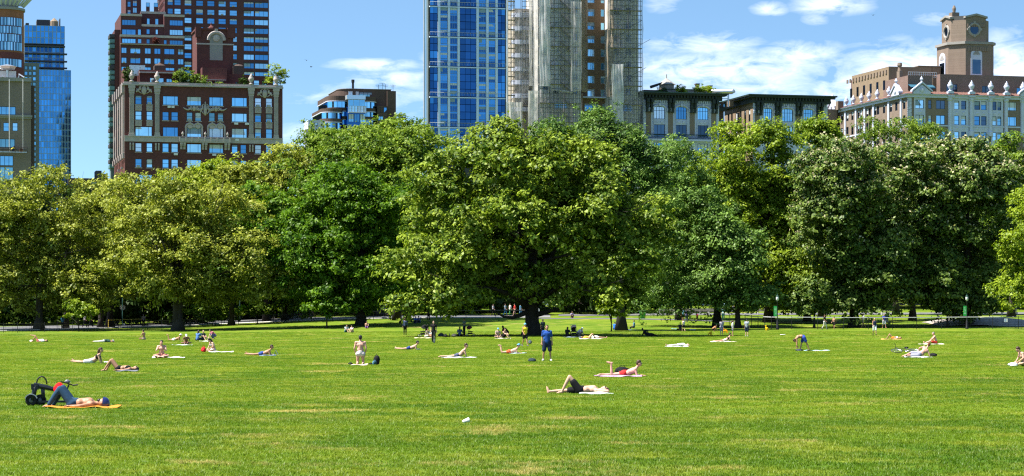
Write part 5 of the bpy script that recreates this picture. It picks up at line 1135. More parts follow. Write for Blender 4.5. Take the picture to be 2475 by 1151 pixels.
TREES = [
    dict(name='oak_tree', label='huge spreading oak with a dark forked trunk standing out on the lawn', kind='oak', px=1286, Y=232, n=112000, leaf=.40, lobeR=1.55, r0=.75, seed=11, nl=30, ymax=12, top_f=.62, clumpR=.75,
         masses=[(1265, 515, 255, 195), (1085, 640, 140, 110, -3), (1485, 610, 115, 130, -2), (1240, 385, 165, 90), (1085, 480, 95, 105), (1035, 700, 100, 58, -5), (1420, 705, 120, 50, -5), (1405, 430, 95, 110), (1200, 690, 110, 50, 3), (1540, 540, 60, 60)],
         extra=[(.30, [(1284, 748, 0), (1262, 760, -.8), (1238, 768, -1.6), (1218, 766, -2.4), (1190, 750, -3)]), (.34, [(1290, 762, 0), (1312, 757, -.6), (1345, 748, -1.4), (1400, 734, -2.5)]), (.45, [(1280, 745, 0), (1250, 720, -1), (1200, 700, -2.5), (1130, 690, -4)]), (.42, [(1292, 735, 0), (1330, 705, -1), (1400, 680, -2)])]),
    dict(name='plane_tree', label='olive plane tree with a thick dark trunk beside the left fence', kind='olive', px=427, Y=286, n=72000, leaf=.36, lobeR=1.5, r0=.55, seed=21, nl=24, bark=BARKP, lean=.6,
         masses=[(505, 495, 110, 78), (355, 500, 100, 78), (430, 615, 165, 95), (570, 640, 100, 75, -3), (290, 630, 75, 60), (640, 680, 55, 42, -3), (420, 690, 140, 45), (370, 705, 50, 30, -2), (520, 705, 70, 30, 2)]),
    dict(name='plane_tree', label='broad olive-yellow tree at the left edge of the lawn', kind='olive', px=95, Y=296, n=72000, leaf=.36, lobeR=1.5, r0=.5, seed=22, nl=22, bark=BARKP,
         masses=[(55, 560, 135, 110), (110, 455, 68, 55), (225, 545, 75, 90), (30, 665, 120, 75), (190, 670, 110, 75), (40, 480, 60, 60), (-60, 600, 70, 120), (70, 730, 120, 34), (200, 728, 70, 30)]),
    dict(name='sparse_tree', label='thin-leaved tree top standing against the blue glass tower', kind='olive', px=160, Y=304, n=2600, leaf=.34, lobeR=.8, r0=.28, seed=23, nl=18, clumpR=.6, bark=BARK, top_f=.86,
         masses=[(140, 405, 45, 22), (170, 430, 30, 30), (115, 440, 40, 40), (175, 480, 28, 40)]),
    dict(name='plane_tree', label='olive tree crown rising before the low dark block', kind='olive', px=268, Y=312, n=26000, leaf=.38, lobeR=1.4, r0=.4, seed=24, nl=12,
         masses=[(258, 490, 72, 60), (245, 435, 28, 26), (300, 480, 40, 50), (270, 570, 90, 60)]),
    dict(name='maple_tree', label='saturated green maple between the olive trees and the oak', kind='maple', px=872, Y=288, n=76000, leaf=.40, lobeR=1.7, r0=.5, seed=31, nl=18,
         masses=[(850, 555, 140, 125), (830, 470, 118, 65), (885, 675, 110, 62, -2), (755, 640, 75, 90, -3), (930, 560, 60, 120), (760, 520, 60, 70), (860, 730, 100, 24), (740, 715, 50, 30)]),
    dict(name='maple_tree', label='cool green tree crown above the saturated maple', kind='green', px=958, Y=306, n=38000, leaf=.38, lobeR=1.6, r0=.4, seed=32, nl=10,
         masses=[(915, 390, 125, 75), (985, 440, 80, 95), (850, 370, 68, 50), (1000, 350, 50, 55)]),
    dict(name='linden_tree', label='wide pale green dome crown under the rounded brown block', kind='green', px=900, Y=332, n=40000, leaf=.42, lobeR=1.6, r0=.45, seed=33, nl=8,
         masses=[(855, 345, 150, 50), (965, 330, 95, 42), (765, 345, 62, 42), (800, 430, 170, 75), (1005, 335, 22, 48), (1040, 345, 20, 40), (1060, 350, 40, 30)]),
    dict(name='plane_tree', label='olive green crown sloping down from the brick house corner', kind='olive', px=645, Y=322, n=34000, leaf=.42, lobeR=1.5, r0=.4, seed=34, nl=8,
         masses=[(655, 430, 95, 68), (705, 385, 60, 38), (600, 470, 85, 70), (640, 560, 100, 110)]),
    dict(name='maple_tree', label='dark green tree in the gap left of the saturated maple', kind='maple', px=560, Y=308, n=24000, leaf=.44, lobeR=1.7, r0=.35, seed=35, nl=8,
         masses=[(610, 600, 100, 130), (500, 680, 100, 60), (680, 560, 60, 100)]),
    dict(name='linden_tree', label='fresh green tree top in front of the oxblood brick facade', kind='lime', px=490, Y=326, n=22000, leaf=.40, lobeR=1.3, r0=.3, seed=36, nl=6,
         masses=[(500, 425, 65, 34), (440, 440, 38, 30), (555, 425, 45, 30), (490, 480, 90, 40)]),
    dict(name='locust_tree', label='feathery blue-green tree rising behind the oak', kind='blue', px=1500, Y=268, n=62000, leaf=.40, lobeR=1.5, r0=.45, seed=41, nl=14, aspect=.35, flat=.9,
         masses=[(1440, 385, 100, 80), (1535, 400, 78, 70), (1355, 330, 48, 34), (1565, 480, 62, 80), (1455, 325, 52, 46), (1520, 325, 25, 32), (1590, 380, 40, 34)]),
    dict(name='locust_tree', label='dark blue-green tree with drooping sides right of the oak', kind='blue', px=1735, Y=284, n=52000, leaf=.38, lobeR=1.5, r0=.4, seed=42, nl=14, aspect=.4, flat=.85,
         masses=[(1680, 560, 88, 120), (1655, 445, 52, 75), (1715, 680, 85, 55, -2), (1640, 690, 62, 60), (1640, 375, 32, 38), (1610, 600, 60, 100), (1660, 735, 90, 20)]),
    dict(name='tulip_tree', label='tall yellow-green tree before the long dark cornice', kind='yellow', px=1858, Y=298, n=72000, leaf=.38, lobeR=1.5, r0=.5, seed=43, nl=20,
         masses=[(1835, 400, 100, 110), (1825, 305, 66, 42), (1850, 555, 100, 105), (1875, 660, 70, 70, -3), (1735, 430, 45, 55), (1900, 340, 50, 50), (1860, 725, 70, 30), (1920, 600, 40, 90)]),
    dict(name='tulip_tree', label='smaller yellow-green crown between cornice house and blossoming tree', kind='yellow', px=1985, Y=316, n=22000, leaf=.38, lobeR=1.3, r0=.35, seed=44, nl=8,
         masses=[(1965, 310, 30, 42), (1995, 325, 38, 38), (1985, 400, 60, 60)]),
    dict(name='maple_tree', label='cool green understorey tree below the tall yellow-green tree', kind='blue', px=1782, Y=280, n=26000, leaf=.36, lobeR=1.2, r0=.3, seed=45, nl=10,
         masses=[(1785, 640, 62, 85), (1800, 715, 62, 28), (1740, 560, 40, 60)]),
    dict(name='blossom_tree', label='round blossoming tree with cream flower spikes, left of the pair', kind='chestnut', px=2062, Y=283, n=80000, leaf=.42, lobeR=1.55, r0=.5, seed=51, nl=14, blossom=10000, flat=.8,
         masses=[(2070, 425, 138, 92), (2060, 560, 130, 115), (2050, 680, 110, 65), (2190, 470, 70, 100), (1985, 440, 50, 60), (2070, 735, 105, 24), (2150, 650, 60, 90)]),
    dict(name='blossom_tree', label='round blossoming tree with cream flower spikes, right of the pair', kind='chestnut', px=2338, Y=287, n=80000, leaf=.42, lobeR=1.55, r0=.5, seed=52, nl=14, blossom=11000, flat=.8,
         masses=[(2305, 410, 125, 88), (2335, 535, 110, 125), (2310, 680, 100, 65), (2235, 600, 60, 110), (2380, 440, 60, 80), (2330, 735, 90, 22)]),
    dict(name='tulip_tree', label='yellow-green tree cut by the right picture edge', kind='yellow', px=2505, Y=272, n=26000, leaf=.36, lobeR=1.3, r0=.35, seed=53, nl=10,
         masses=[(2500, 600, 62, 110), (2490, 700, 65, 42), (2540, 500, 60, 80)]),
    dict(name='linden_tree', label='deep green crown behind the right blossoming tree', kind='green', px=2445, Y=322, n=34000, leaf=.40, lobeR=1.5, r0=.4, seed=54, nl=8,
         masses=[(2440, 390, 66, 66), (2450, 520, 85, 100), (2520, 450, 60, 90)]),
    dict(name='locust_tree', label='light feathery crown before the tan belvedere house', kind='green', px=2165, Y=336, n=24000, leaf=.36, lobeR=1.0, r0=.35, seed=55, nl=12, aspect=.4,
         masses=[(2115, 305, 48, 28), (2190, 300, 40, 28), (2235, 315, 45, 28), (2170, 380, 120, 65)]),
    dict(name='maple_tree', label='green tree filling the dip between maple and oak', kind='green', px=985, Y=300, n=20000, leaf=.44, lobeR=1.6, r0=.35, seed=64, nl=8,
         masses=[(985, 560, 80, 110), (1000, 660, 80, 80), (960, 470, 60, 60)]),
    dict(name='linden_tree', label='fresh green tree between the oak and the tall yellow-green tree', kind='green', px=1640, Y=306, n=24000, leaf=.44, lobeR=1.5, r0=.35, seed=65, nl=8,
         masses=[(1700, 430, 70, 70), (1640, 480, 80, 80), (1760, 520, 60, 90), (1690, 620, 100, 100)]),
    dict(name='linden_tree', label='green tree in the dip between tulip tree and blossoming pair', kind='green', px=1950, Y=302, n=18000, leaf=.46, lobeR=1.5, r0=.35, seed=66, nl=8,
         masses=[(1950, 470, 60, 90), (1945, 600, 60, 110), (1950, 690, 70, 60)]),
    dict(name='linden_tree', label='deep green tree in the gap between the two blossoming trees', kind='chestnut', px=2205, Y=304, n=18000, leaf=.48, lobeR=1.5, r0=.35, seed=67, nl=8,
         masses=[(2205, 480, 60, 100), (2205, 620, 60, 110), (2200, 400, 50, 50)]),
    dict(name='plane_tree', label='olive green tree in the dip between the two left plane trees', kind='olive', px=245, Y=310, n=18000, leaf=.46, lobeR=1.5, r0=.35, seed=68, nl=8,
         masses=[(285, 590, 80, 95), (255, 665, 80, 55)]),
    dict(name='linden_tree', label='green tree closing the gap before the maple', kind='green', px=690, Y=314, n=20000, leaf=.46, lobeR=1.6, r0=.35, seed=69, nl=8,
         masses=[(700, 480, 70, 80), (690, 600, 70, 120), (680, 700, 80, 50)]),
    dict(name='sapling', label='bright green sapling standing at the park drive', kind='maple', px=790, Y=279, n=3600, leaf=.34, lobeR=.75, r0=.1, seed=61, nl=8, clumpR=.5,
         masses=[(785, 735, 36, 26), (770, 715, 16, 16), (800, 752, 26, 14)]),
    dict(name='low_bough_tree', label='small chestnut growing low in front of the blossoming trees', kind='chestnut', px=1968, Y=279, n=6500, leaf=.42, lobeR=.9, r0=.14, seed=62, nl=8, clumpR=.6,
         masses=[(1965, 700, 36, 30), (1960, 735, 42, 24)]),
    dict(name='low_bough_tree', label='young chestnut with hanging boughs beside the right lamp post', kind='chestnut', px=2290, Y=282, n=6500, leaf=.42, lobeR=.9, r0=.14, seed=63, nl=8, clumpR=.6,
         masses=[(2285, 690, 30, 60), (2300, 735, 26, 26), (2270, 640, 24, 40)]),
]
for t in TREES: tree(**t)
# the wood behind: dark copies that close the gaps between the trunks
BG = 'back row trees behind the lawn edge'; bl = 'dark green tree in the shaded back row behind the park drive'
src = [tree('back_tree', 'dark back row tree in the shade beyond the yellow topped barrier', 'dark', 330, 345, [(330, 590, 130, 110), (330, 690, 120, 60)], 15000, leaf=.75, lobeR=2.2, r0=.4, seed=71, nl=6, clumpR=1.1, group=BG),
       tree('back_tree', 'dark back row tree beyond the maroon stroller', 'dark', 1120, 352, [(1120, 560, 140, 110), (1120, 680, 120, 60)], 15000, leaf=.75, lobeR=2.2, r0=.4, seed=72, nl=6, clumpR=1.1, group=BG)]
ANCH = [(-60, 'the left picture edge'), (60, 'the broad olive-yellow tree'), (160, 'the thin-leaved tree'), (290, 'the stop sign'), (427, 'the thick plane trunk'), (520, 'the wide sunlit shrub'), (600, 'the tall street lamp pole'), (700, 'the pale jersey cyclist'), (790, 'the bright sapling'), (870, 'the saturated maple'), (945, 'the dark parasol'), (1040, 'the split rail fence'), (1130, 'the oak left boughs'), (1230, 'the walkers behind the oak'), (1290, 'the oak trunk'), (1400, 'the pale stroller'), (1480, 'the vivid blue sitter'), (1555, 'the green litter bin'), (1650, 'the light blue standing shirt'), (1735, 'the drooping blue-green tree'), (1800, 'the grey t-shirt person'), (1879, 'the left lamp post'), (1960, 'the small low chestnut'), (2015, 'the bare-chested jogger'), (2062, 'the left blossoming trunk'), (2130, 'the royal blue polo'), (2205, 'the gap of the blossoming pair'), (2290, 'the young hanging chestnut'), (2338, 'the right lamp post'), (2400, 'the low yellow-green shrub'), (2470, 'the right picture edge'), (2560, 'the cut-off yellow-green tree')]
USED = {}
def where(what, px):
    a = min(ANCH, key=lambda q: abs(q[0] - px))[1]; k = (what, a); USED[k] = USED.get(k, 0) + 1
    return '%s %s %s' % (['', 'second ', 'third ', 'fourth ', 'fifth '][USED[k] - 1] + what, 'in the shade behind', a)
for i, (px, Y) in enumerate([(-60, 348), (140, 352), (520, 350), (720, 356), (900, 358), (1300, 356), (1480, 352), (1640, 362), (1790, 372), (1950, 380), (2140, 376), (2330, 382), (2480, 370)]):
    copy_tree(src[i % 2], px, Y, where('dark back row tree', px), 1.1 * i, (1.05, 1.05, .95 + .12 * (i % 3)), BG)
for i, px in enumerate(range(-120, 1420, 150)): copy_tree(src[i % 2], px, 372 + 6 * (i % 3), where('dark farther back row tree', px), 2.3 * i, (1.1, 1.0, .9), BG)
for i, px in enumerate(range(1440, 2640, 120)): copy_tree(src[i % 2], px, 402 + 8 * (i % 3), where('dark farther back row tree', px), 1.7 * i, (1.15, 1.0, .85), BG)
FG = 'far shrubs closing the view at the back of the park'; fs = 'dark far shrub closing the view under the back row trees'
SG = 'dark shrubs under the trees along the drive'; sb = 'dark rounded shrub in the shade under the trees along the drive'
def shrub(name, label, kind, px, py, hw, hh, n, leaf, seed, group=None, Y=None):
    if Y is None: X, Y, Z0 = on_ground(px, py)
    return tree(name, label, kind, px, Y, [(px, py - hh, hw, hh), (px - hw * .5, py - hh * .7, hw * .6, hh * .7), (px + hw * .5, py - hh * .6, hw * .6, hh * .65)], n, leaf=leaf, lobeR=.7, r0=.07, seed=seed, nl=5, clumpR=.45, group=group, cat='shrub')
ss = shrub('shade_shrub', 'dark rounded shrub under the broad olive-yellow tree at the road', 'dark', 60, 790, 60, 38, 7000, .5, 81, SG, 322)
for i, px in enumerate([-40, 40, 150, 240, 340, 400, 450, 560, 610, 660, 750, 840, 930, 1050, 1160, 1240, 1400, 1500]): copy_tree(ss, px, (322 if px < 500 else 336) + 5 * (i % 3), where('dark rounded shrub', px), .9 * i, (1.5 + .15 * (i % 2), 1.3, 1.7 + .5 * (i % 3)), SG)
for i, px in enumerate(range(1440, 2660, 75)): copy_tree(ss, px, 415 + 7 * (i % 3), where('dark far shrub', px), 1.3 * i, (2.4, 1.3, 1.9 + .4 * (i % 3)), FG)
shrub('lit_shrub', 'sunlit yellow-green shrub behind the left picnic fence', 'yellow', 190, 770, 26, 22, 2600, .32, 91, Y=288)
shrub('lit_shrub', 'wide sunlit green shrub right of the thick plane trunk', 'green', 520, 768, 60, 22, 5200, .34, 92, Y=312)
shrub('lit_shrub', 'small round green shrub between the lamp pole and the maple', 'green', 622, 765, 26, 17, 2600, .34, 93, Y=312)
shrub('lit_shrub', 'low yellow-green shrub near the right edge behind the fence', 'lime', 2392, 756, 40, 16, 3200, .34, 94, Y=318)
shrub('lit_shrub', 'yellow-green shrub glowing under the low boughs right of the oak', 'yellow', 1478, 764, 34, 24, 3200, .32, 95, Y=262)
for q, (X, Y, Z, rx, rz, kind, lab) in enumerate(ROOF_PLANTS):
    rng = np.random.default_rng(200 + q); kd = ['dark', 'green', 'lime', 'oak', 'red'][kind]; root = empty('roof_shrub', (X, Y, Z)); tag(root, lab, 'shrub', 'roof garden plants')
    n = int(500 + 260 * rx * rz); P, Nn, tint, C, LR, CC, cd = crown_points([(0, 0, rz * .55, rx * .85, min(rx, 1.6) * .8, rz * .45), (rx * .3, 0, rz * .35, rx * .5, .9, rz * .3), (-rx * .4, 0, rz * .3, rx * .5, .9, rz * .28)], n, .55, rng, clumpR=.4, per=16)
    P[:, 2] = np.maximum(P[:, 2], .02); sz = .28 * rng.uniform(.6, 1.4, n); link('foliage', leaf_mesh('foliage', P, Nn, sz, sz * .55, tint, LEAF[kd], rng), root)
    m = MB(); [m.tube([(rx * .3 * (i - 1), 0, 0), (rx * .4 * (i - 1), 0, rz * .6)], [.07, .03], 5) for i in range(3)]; m.build('stem', BARK, root)
# ------------------------------------------------------------------ people
SKIN = {'fair': pmat('skin_fair', (.52, .31, .22), .55, var=.08, scale=6), 'pink': pmat('skin_pink', (.56, .30, .23), .55, var=.1, scale=6), 'tan': pmat('skin_tan', (.38, .20, .12), .5, var=.08, scale=6), 'brown': pmat('skin_brown', (.20, .10, .06), .5, var=.08, scale=6), 'deep': pmat('skin_deep', (.08, .045, .03), .5, var=.08, scale=6)}
HAIR = {'black': pmat('hair_black', (.012, .010, .009), .5), 'brown': pmat('hair_brown', (.05, .025, .014), .5), 'blond': pmat('hair_blond', (.35, .24, .12), .5), 'grey': pmat('hair_grey', (.22, .20, .18), .6), 'red': pmat('hair_red', (.14, .045, .02), .5)}
def cloth(c): return pmat('cloth_%d_%d_%d' % tuple(int(v * 255) for v in c), c, .9, var=.12, scale=9, spec=.1, bump=.25, bscale=14)
WHITE, BLACK, NAVY, BLUE, RED, GREY, GREEN, YELL, PINK, ORNG, SKYB, JEAN, KHAK, PURP = (.75, .75, .74), (.014, .014, .016), (.018, .026, .065), (.03, .10, .36), (.50, .03, .03), (.24, .25, .27), (.03, .14, .05), (.68, .52, .03), (.55, .16, .25), (.75, .26, .03), (.14, .38, .62), (.026, .058, .105), (.36, .29, .19), (.10, .05, .22)
def capsule(m, a, b, ra, rb, n=9):
    a, b = Vector(a), Vector(b); d = b - a; L = d.length
    if L < 1e-5: m.ball(a, ra, n, 6); return
    d.normalize(); pts = []; rad = []
    for q in (-1, -.7, -.35, 0): pts.append(a + d * ra * q); rad.append(max(.002, ra * math.sqrt(max(0, 1 - q * q))))
    for q in (0, .35, .7, 1): pts.append(b + d * rb * q); rad.append(max(.002, rb * math.sqrt(max(0, 1 - q * q))))
    m.tube(pts, rad, n)
def mirror(J):
    for k in list(J):
        if k.endswith('L') and k[:-1] + 'R' not in J: p = J[k]; J[k[:-1] + 'R'] = (-p[0], p[1], p[2])
    return J
def side(J):    # lying bodies mirror across y
    for k in list(J):
        if k.endswith('L') and k[:-1] + 'R' not in J: p = J[k]; J[k[:-1] + 'R'] = (p[0], -p[1], p[2])
    return J
def pose(kind, **kw):
    if kind in ('stand', 'walk'):
        J = dict(pel=(0, 0, .95), wst=(0, 0, 1.10), chest=(0, 0, 1.31), neck=(0, .01, 1.47), head=(0, -.015, 1.63), shL=(.18, 0, 1.42), elL=(.24, .03, 1.14), haL=(.25, -.05, .90), hipL=(.09, 0, .92), knL=(.10, -.01, .50), anL=(.10, .02, .08), toL=(.12, -.14, .03))
        if kind == 'walk': J.update(knL=(.09, -.14, .52), anL=(.09, -.24, .10), toL=(.10, -.40, .07), knR=(-.09, .06, .49), anR=(-.09, .30, .13), toR=(-.10, .18, .03), elL=(.23, .16, 1.15), haL=(.22, .10, .92), elR=(-.23, -.05, 1.14), haR=(-.22, -.26, .98))
        if kw.get('wide'): J.update(knL=(.15, -.02, .5), anL=(.18, .02, .08), toL=(.22, -.13, .03))
        if kw.get('phone'): J.update(elL=(.25, -.02, 1.15), haL=(.08, -.28, 1.25), elR=(-.25, -.02, 1.15), haR=(-.08, -.28, 1.25))
        if kw.get('up'): J.update(elL=(.3, -.1, 1.6), haL=(.12, -.12, 1.78), elR=(-.3, -.1, 1.6), haR=(-.12, -.12, 1.78))
        J['fwd'] = (0, -1, 0); J['up'] = (0, 0, 1); return mirror(J)
    if kind == 'kneel':
        J = dict(pel=(0, 0, .52), wst=(0, 0, .68), chest=(0, -.01, .90), neck=(0, -.01, 1.06), head=(0, -.03, 1.22), shL=(.20, 0, 1.01), elL=(.27, .03, .73), haL=(.20, -.10, .50), hipL=(.10, 0, .49), knL=(.13, -.06, .08), anL=(.12, .36, .07), toL=(.12, .50, .04), fwd=(0, -1, 0), up=(0, 0, 1)); return mirror(J)
    if kind == 'cross':
        J = dict(pel=(0, 0, .13), wst=(0, .0, .29), chest=(0, -.03, .51), neck=(0, -.06, .67), head=(0, -.10, .83), shL=(.19, -.03, .62), elL=(.28, -.16, .36), haL=(.14, -.32, .22), hipL=(.10, 0, .12), knL=(.38, -.24, .14), anL=(-.06, -.36, .08), toL=(-.18, -.40, .05), fwd=(0, -1, -.15), up=(0, 0, 1))
        if kw.get('drink'): J.update(elL=(.26, -.20, .40), haL=(.05, -.25, .66), elR=(-.26, -.2, .40), haR=(-.05, -.25, .66))
        if kw.get('slump'): J.update(chest=(0, -.10, .46), neck=(0, -.2, .60), head=(0, -.29, .72), shL=(.18, -.15, .56), fwd=(0, -.8, -.6))
        return mirror(J)
    if kind == 'sit':       # knees drawn up, facing -y
        J = dict(pel=(0, 0, .13), wst=(0, -.03, .28), chest=(0, -.10, .49), neck=(0, -.15, .64), head=(0, -.20, .79), shL=(.18, -.11, .59), elL=(.20, -.32, .38), haL=(.07, -.48, .34), hipL=(.10, 0, .12), knL=(.12, -.40, .44), anL=(.11, -.62, .08), toL=(.12, -.76, .03), fwd=(0, -1, -.1), up=(0, 0, 1))
        if kw.get('low'): J.update(knL=(.12, -.46, .22), anL=(.11, -.86, .07), toL=(.13, -.92, .2), haL=(.10, -.45, .25))
        if kw.get('lean'): J.update(wst=(0, .06, .27), chest=(0, .16, .46), neck=(0, .18, .62), head=(0, .15, .78), shL=(.19, .2, .56), elL=(.24, .34, .30), haL=(.22, .42, .04), knL=(.12, -.42, .3), anL=(.11, -.80, .07), toL=(.12, -.9, .18))
        return mirror(J)
    if kind == 'supine':    # head towards +x, face up
        J = dict(pel=(0, 0, .11), wst=(.16, 0, .12), chest=(.38, 0, .13), neck=(.54, 0, .11), head=(.70, 0, .12), shL=(.46, .19, .10), elL=(.22, .30, .06), haL=(-.02, .29, .06), hipL=(-.03, .09, .10), knL=(-.46, .11, .09), anL=(-.88, .10, .07), toL=(-.94, .13, .20), fwd=(0, 0, 1), up=(1, 0, 0)); side(J)
        if kw.get('behind'): J.update(elL=(.78, .36, .14), haL=(.76, .07, .06), elR=(.78, -.36, .10), haR=(.76, -.07, .06))
        if kw.get('one'): J.update(knR=(-.30, -.10, .50), anR=(-.52, -.10, .07), toR=(-.66, -.11, .03))
        if kw.get('both'): J.update(knL=(-.28, .10, .48), anL=(-.52, .10, .07), toL=(-.66, .11, .03), knR=(-.31, -.10, .46), anR=(-.58, -.10, .07), toR=(-.72, -.11, .03))
        if kw.get('crossed'): J.update(knL=(-.30, .08, .48), anL=(-.55, .08, .08), toL=(-.68, .08, .03), knR=(-.26, -.08, .56), anR=(-.62, -.02, .60), toR=(-.72, 0, .68))
        return J
    if kind == 'prone':     # on the belly, head towards +x
        J = dict(pel=(0, 0, .12), wst=(.15, 0, .14), chest=(.36, 0, .23), neck=(.49, 0, .36), head=(.57, 0, .50), shL=(.42, .18, .29), elL=(.47, .21, .05), haL=(.70, .10, .05), hipL=(-.03, .09, .11), knL=(-.46, .11, .08), anL=(-.88, .10, .08), toL=(-1.0, .11, .05), fwd=(1, 0, -.1), up=(-.2, 0, 1)); side(J)
        if kw.get('high'): J.update(wst=(.14, 0, .17), chest=(.31, 0, .33), neck=(.41, 0, .49), head=(.46, 0, .64), shL=(.36, .18, .41), shR=(.36, -.18, .41), elL=(.42, .21, .2), haL=(.47, .19, .03), elR=(.42, -.21, .2), haR=(.47, -.19, .03))
        if kw.get('flat'): J.update(chest=(.36, 0, .12), neck=(.52, 0, .13), head=(.68, 0, .14), shL=(.44, .19, .11), shR=(.44, -.19, .11), elL=(.66, .30, .06), haL=(.80, .06, .06), elR=(.66, -.30, .06), haR=(.80, -.06, .06), fwd=(0, -1, .3), up=(1, 0, 0))
        if kw.get('calves'): J.update(anL=(-.56, .12, .46), toL=(-.70, .13, .52), anR=(-.52, -.08, .48), toR=(-.66, -.06, .55))
        if kw.get('oneup'): J.update(anR=(-.48, -.10, .50), toR=(-.64, -.10, .55))
        if kw.get('ankles'): J.update(anL=(-.84, .05, .14), toL=(-.93, .04, .22), anR=(-.86, -.03, .10), toR=(-.98, -.03, .12))
        return J
    if kind == 'recline':   # on the side, back to the camera, propped on an arm
        J = dict(pel=(0, 0, .16), wst=(.12, 0, .22), chest=(.30, 0, .38), neck=(.42, .02, .53), head=(.52, .05, .67), shL=(.27, .05, .56), elL=(.02, .02, .50), haL=(-.04, .10, .32), shR=(.42, -.04, .36), elR=(.50, -.08, .20), haR=(.56, -.10, .03), hipL=(-.03, .05, .23), hipR=(-.02, -.02, .10), knL=(-.40, .26, .24), anL=(-.70, .05, .13), toL=(-.80, .14, .10), knR=(-.42, .14, .09), anR=(-.84, .0, .07), toR=(-.92, .1, .05), fwd=(.2, 1, 0), up=(.2, 0, 1)); return J
    if kind == 'bend':      # stooping, head towards -x
        J = dict(pel=(0, 0, .92), wst=(-.14, 0, .97), chest=(-.36, 0, .93), neck=(-.50, 0, .82), head=(-.58, 0, .68), shL=(-.44, .18, .86), elL=(-.44, .2, .58), haL=(-.42, .12, .34), hipL=(.0, .10, .88), knL=(-.12, .12, .48), anL=(-.20, .13, .08), toL=(-.36, .14, .03), knR=(.20, -.12, .50), anR=(.36, -.14, .09), toR=(.22, -.15, .03), hipR=(.02, -.10, .88), fwd=(-.6, 0, -1), up=(-.8, 0, .5)); return side(J)
    if kind == 'crouch':
        J = dict(pel=(0, .12, .34), wst=(0, .02, .46), chest=(0, -.16, .60), neck=(0, -.28, .70), head=(0, -.38, .80), shL=(.18, -.22, .66), elL=(.22, -.34, .40), haL=(.12, -.48, .20), hipL=(.10, .10, .33), knL=(.16, -.28, .44), anL=(.13, -.04, .08), toL=(.14, -.20, .03), fwd=(0, -.9, -.4), up=(0, 0, 1)); return mirror(J)
    if kind == 'cycle':     # on a saddle, riding towards -x
        J = dict(pel=(.18, 0, 1.0), wst=(.08, 0, 1.12), chest=(-.08, 0, 1.30), neck=(-.16, 0, 1.44), head=(-.22, 0, 1.58), shL=(-.12, .18, 1.38), elL=(-.32, .22, 1.18), haL=(-.50, .24, 1.04), hipL=(.16, .09, .97), knL=(-.22, .10, .78), anL=(-.08, .11, .38), toL=(-.22, .11, .32), hipR=(.16, -.09, .97), knR=(-.10, -.10, .62), anR=(.06, -.11, .22), toR=(-.08, -.11, .16), fwd=(-1, 0, 0), up=(0, 0, 1)); return side(J)
    if kind == 'bench':     # seated at chair height
        J = dict(pel=(0, 0, .52), wst=(0, .02, .68), chest=(0, .03, .9), neck=(0, .03, 1.06), head=(0, 0, 1.21), shL=(.18, .03, 1.0), elL=(.24, -.04, .75), haL=(.12, -.28, .62), hipL=(.10, 0, .50), knL=(.12, -.42, .50), anL=(.12, -.40, .08), toL=(.13, -.56, .03), fwd=(0, -1, 0), up=(0, 0, 1)); return mirror(J)
def lp(a, b, t): return Vector(a).lerp(Vector(b), t)
def body_caps(m, J, fat=1.0, e=0.0):
    c = lambda a, b, ra, rb: capsule(m, a, b, ra + e, rb + e)
    c(J['hipL'], J['hipR'], .105 * fat, .105 * fat); c(J['pel'], J['wst'], .125 * fat, .115 * fat); c(J['wst'], J['chest'], .118 * fat, .125 * fat); c(J['shL'], J['shR'], .068, .068)
    ch = Vector(J['chest']); ax = (Vector(J['shL']) - Vector(J['shR'])).normalized(); c(ch + ax * .065, ch - ax * .065, .115 * fat, .115 * fat); w = Vector(J['wst']); c(w + ax * .05, w - ax * .05, .108 * fat, .108 * fat); c(J['chest'], J['neck'], .10, .05); c(J['neck'], lp(J['neck'], J['head'], .6), .052, .05)
    for s in 'LR': leg(m, J, s, 0, 1, e, fat); arm(m, J, s, 0, 1, e)
def leg(m, J, s, t0, t1, e=0.0, fat=1.0):
    """t 0..1 along thigh then calf"""
    hp, kn, an = J['hip' + s], J['kn' + s], J['an' + s]
    if t0 < .5: a, b = t0 * 2, min(1, t1 * 2); capsule(m, lp(hp, kn, a), lp(hp, kn, b), (.088 - .033 * a) * fat + e, (.088 - .033 * b) * fat + e)
    if t1 > .5:
        a, b = max(0, t0 * 2 - 1), t1 * 2 - 1; k1 = lp(kn, an, max(a, .28)); capsule(m, lp(kn, an, a), k1, .052 + e, .054 + e); capsule(m, k1, lp(kn, an, b), .054 + e, .054 - .021 * b + e)
def arm(m, J, s, t0, t1, e=0.0):
    sh, el, ha = J['sh' + s], J['el' + s], J['ha' + s]
    if t0 < .5: a, b = t0 * 2, min(1, t1 * 2); capsule(m, lp(sh, el, a), lp(sh, el, b), .054 - .014 * a + e, .054 - .014 * b + e, 8)
    if t1 > .5: a, b = max(0, t0 * 2 - 1), t1 * 2 - 1; capsule(m, lp(el, ha, a), lp(el, ha, b), .040 - .012 * a + e, .040 - .012 * b + e, 8)
def head_frame(J):
    f = Vector(J['fwd']).normalized(); u = Vector(J['up']); u = (u - f * u.dot(f)).normalized(); r = f.cross(u); return Matrix((r, f, u)).transposed(), Vector(J['head'])
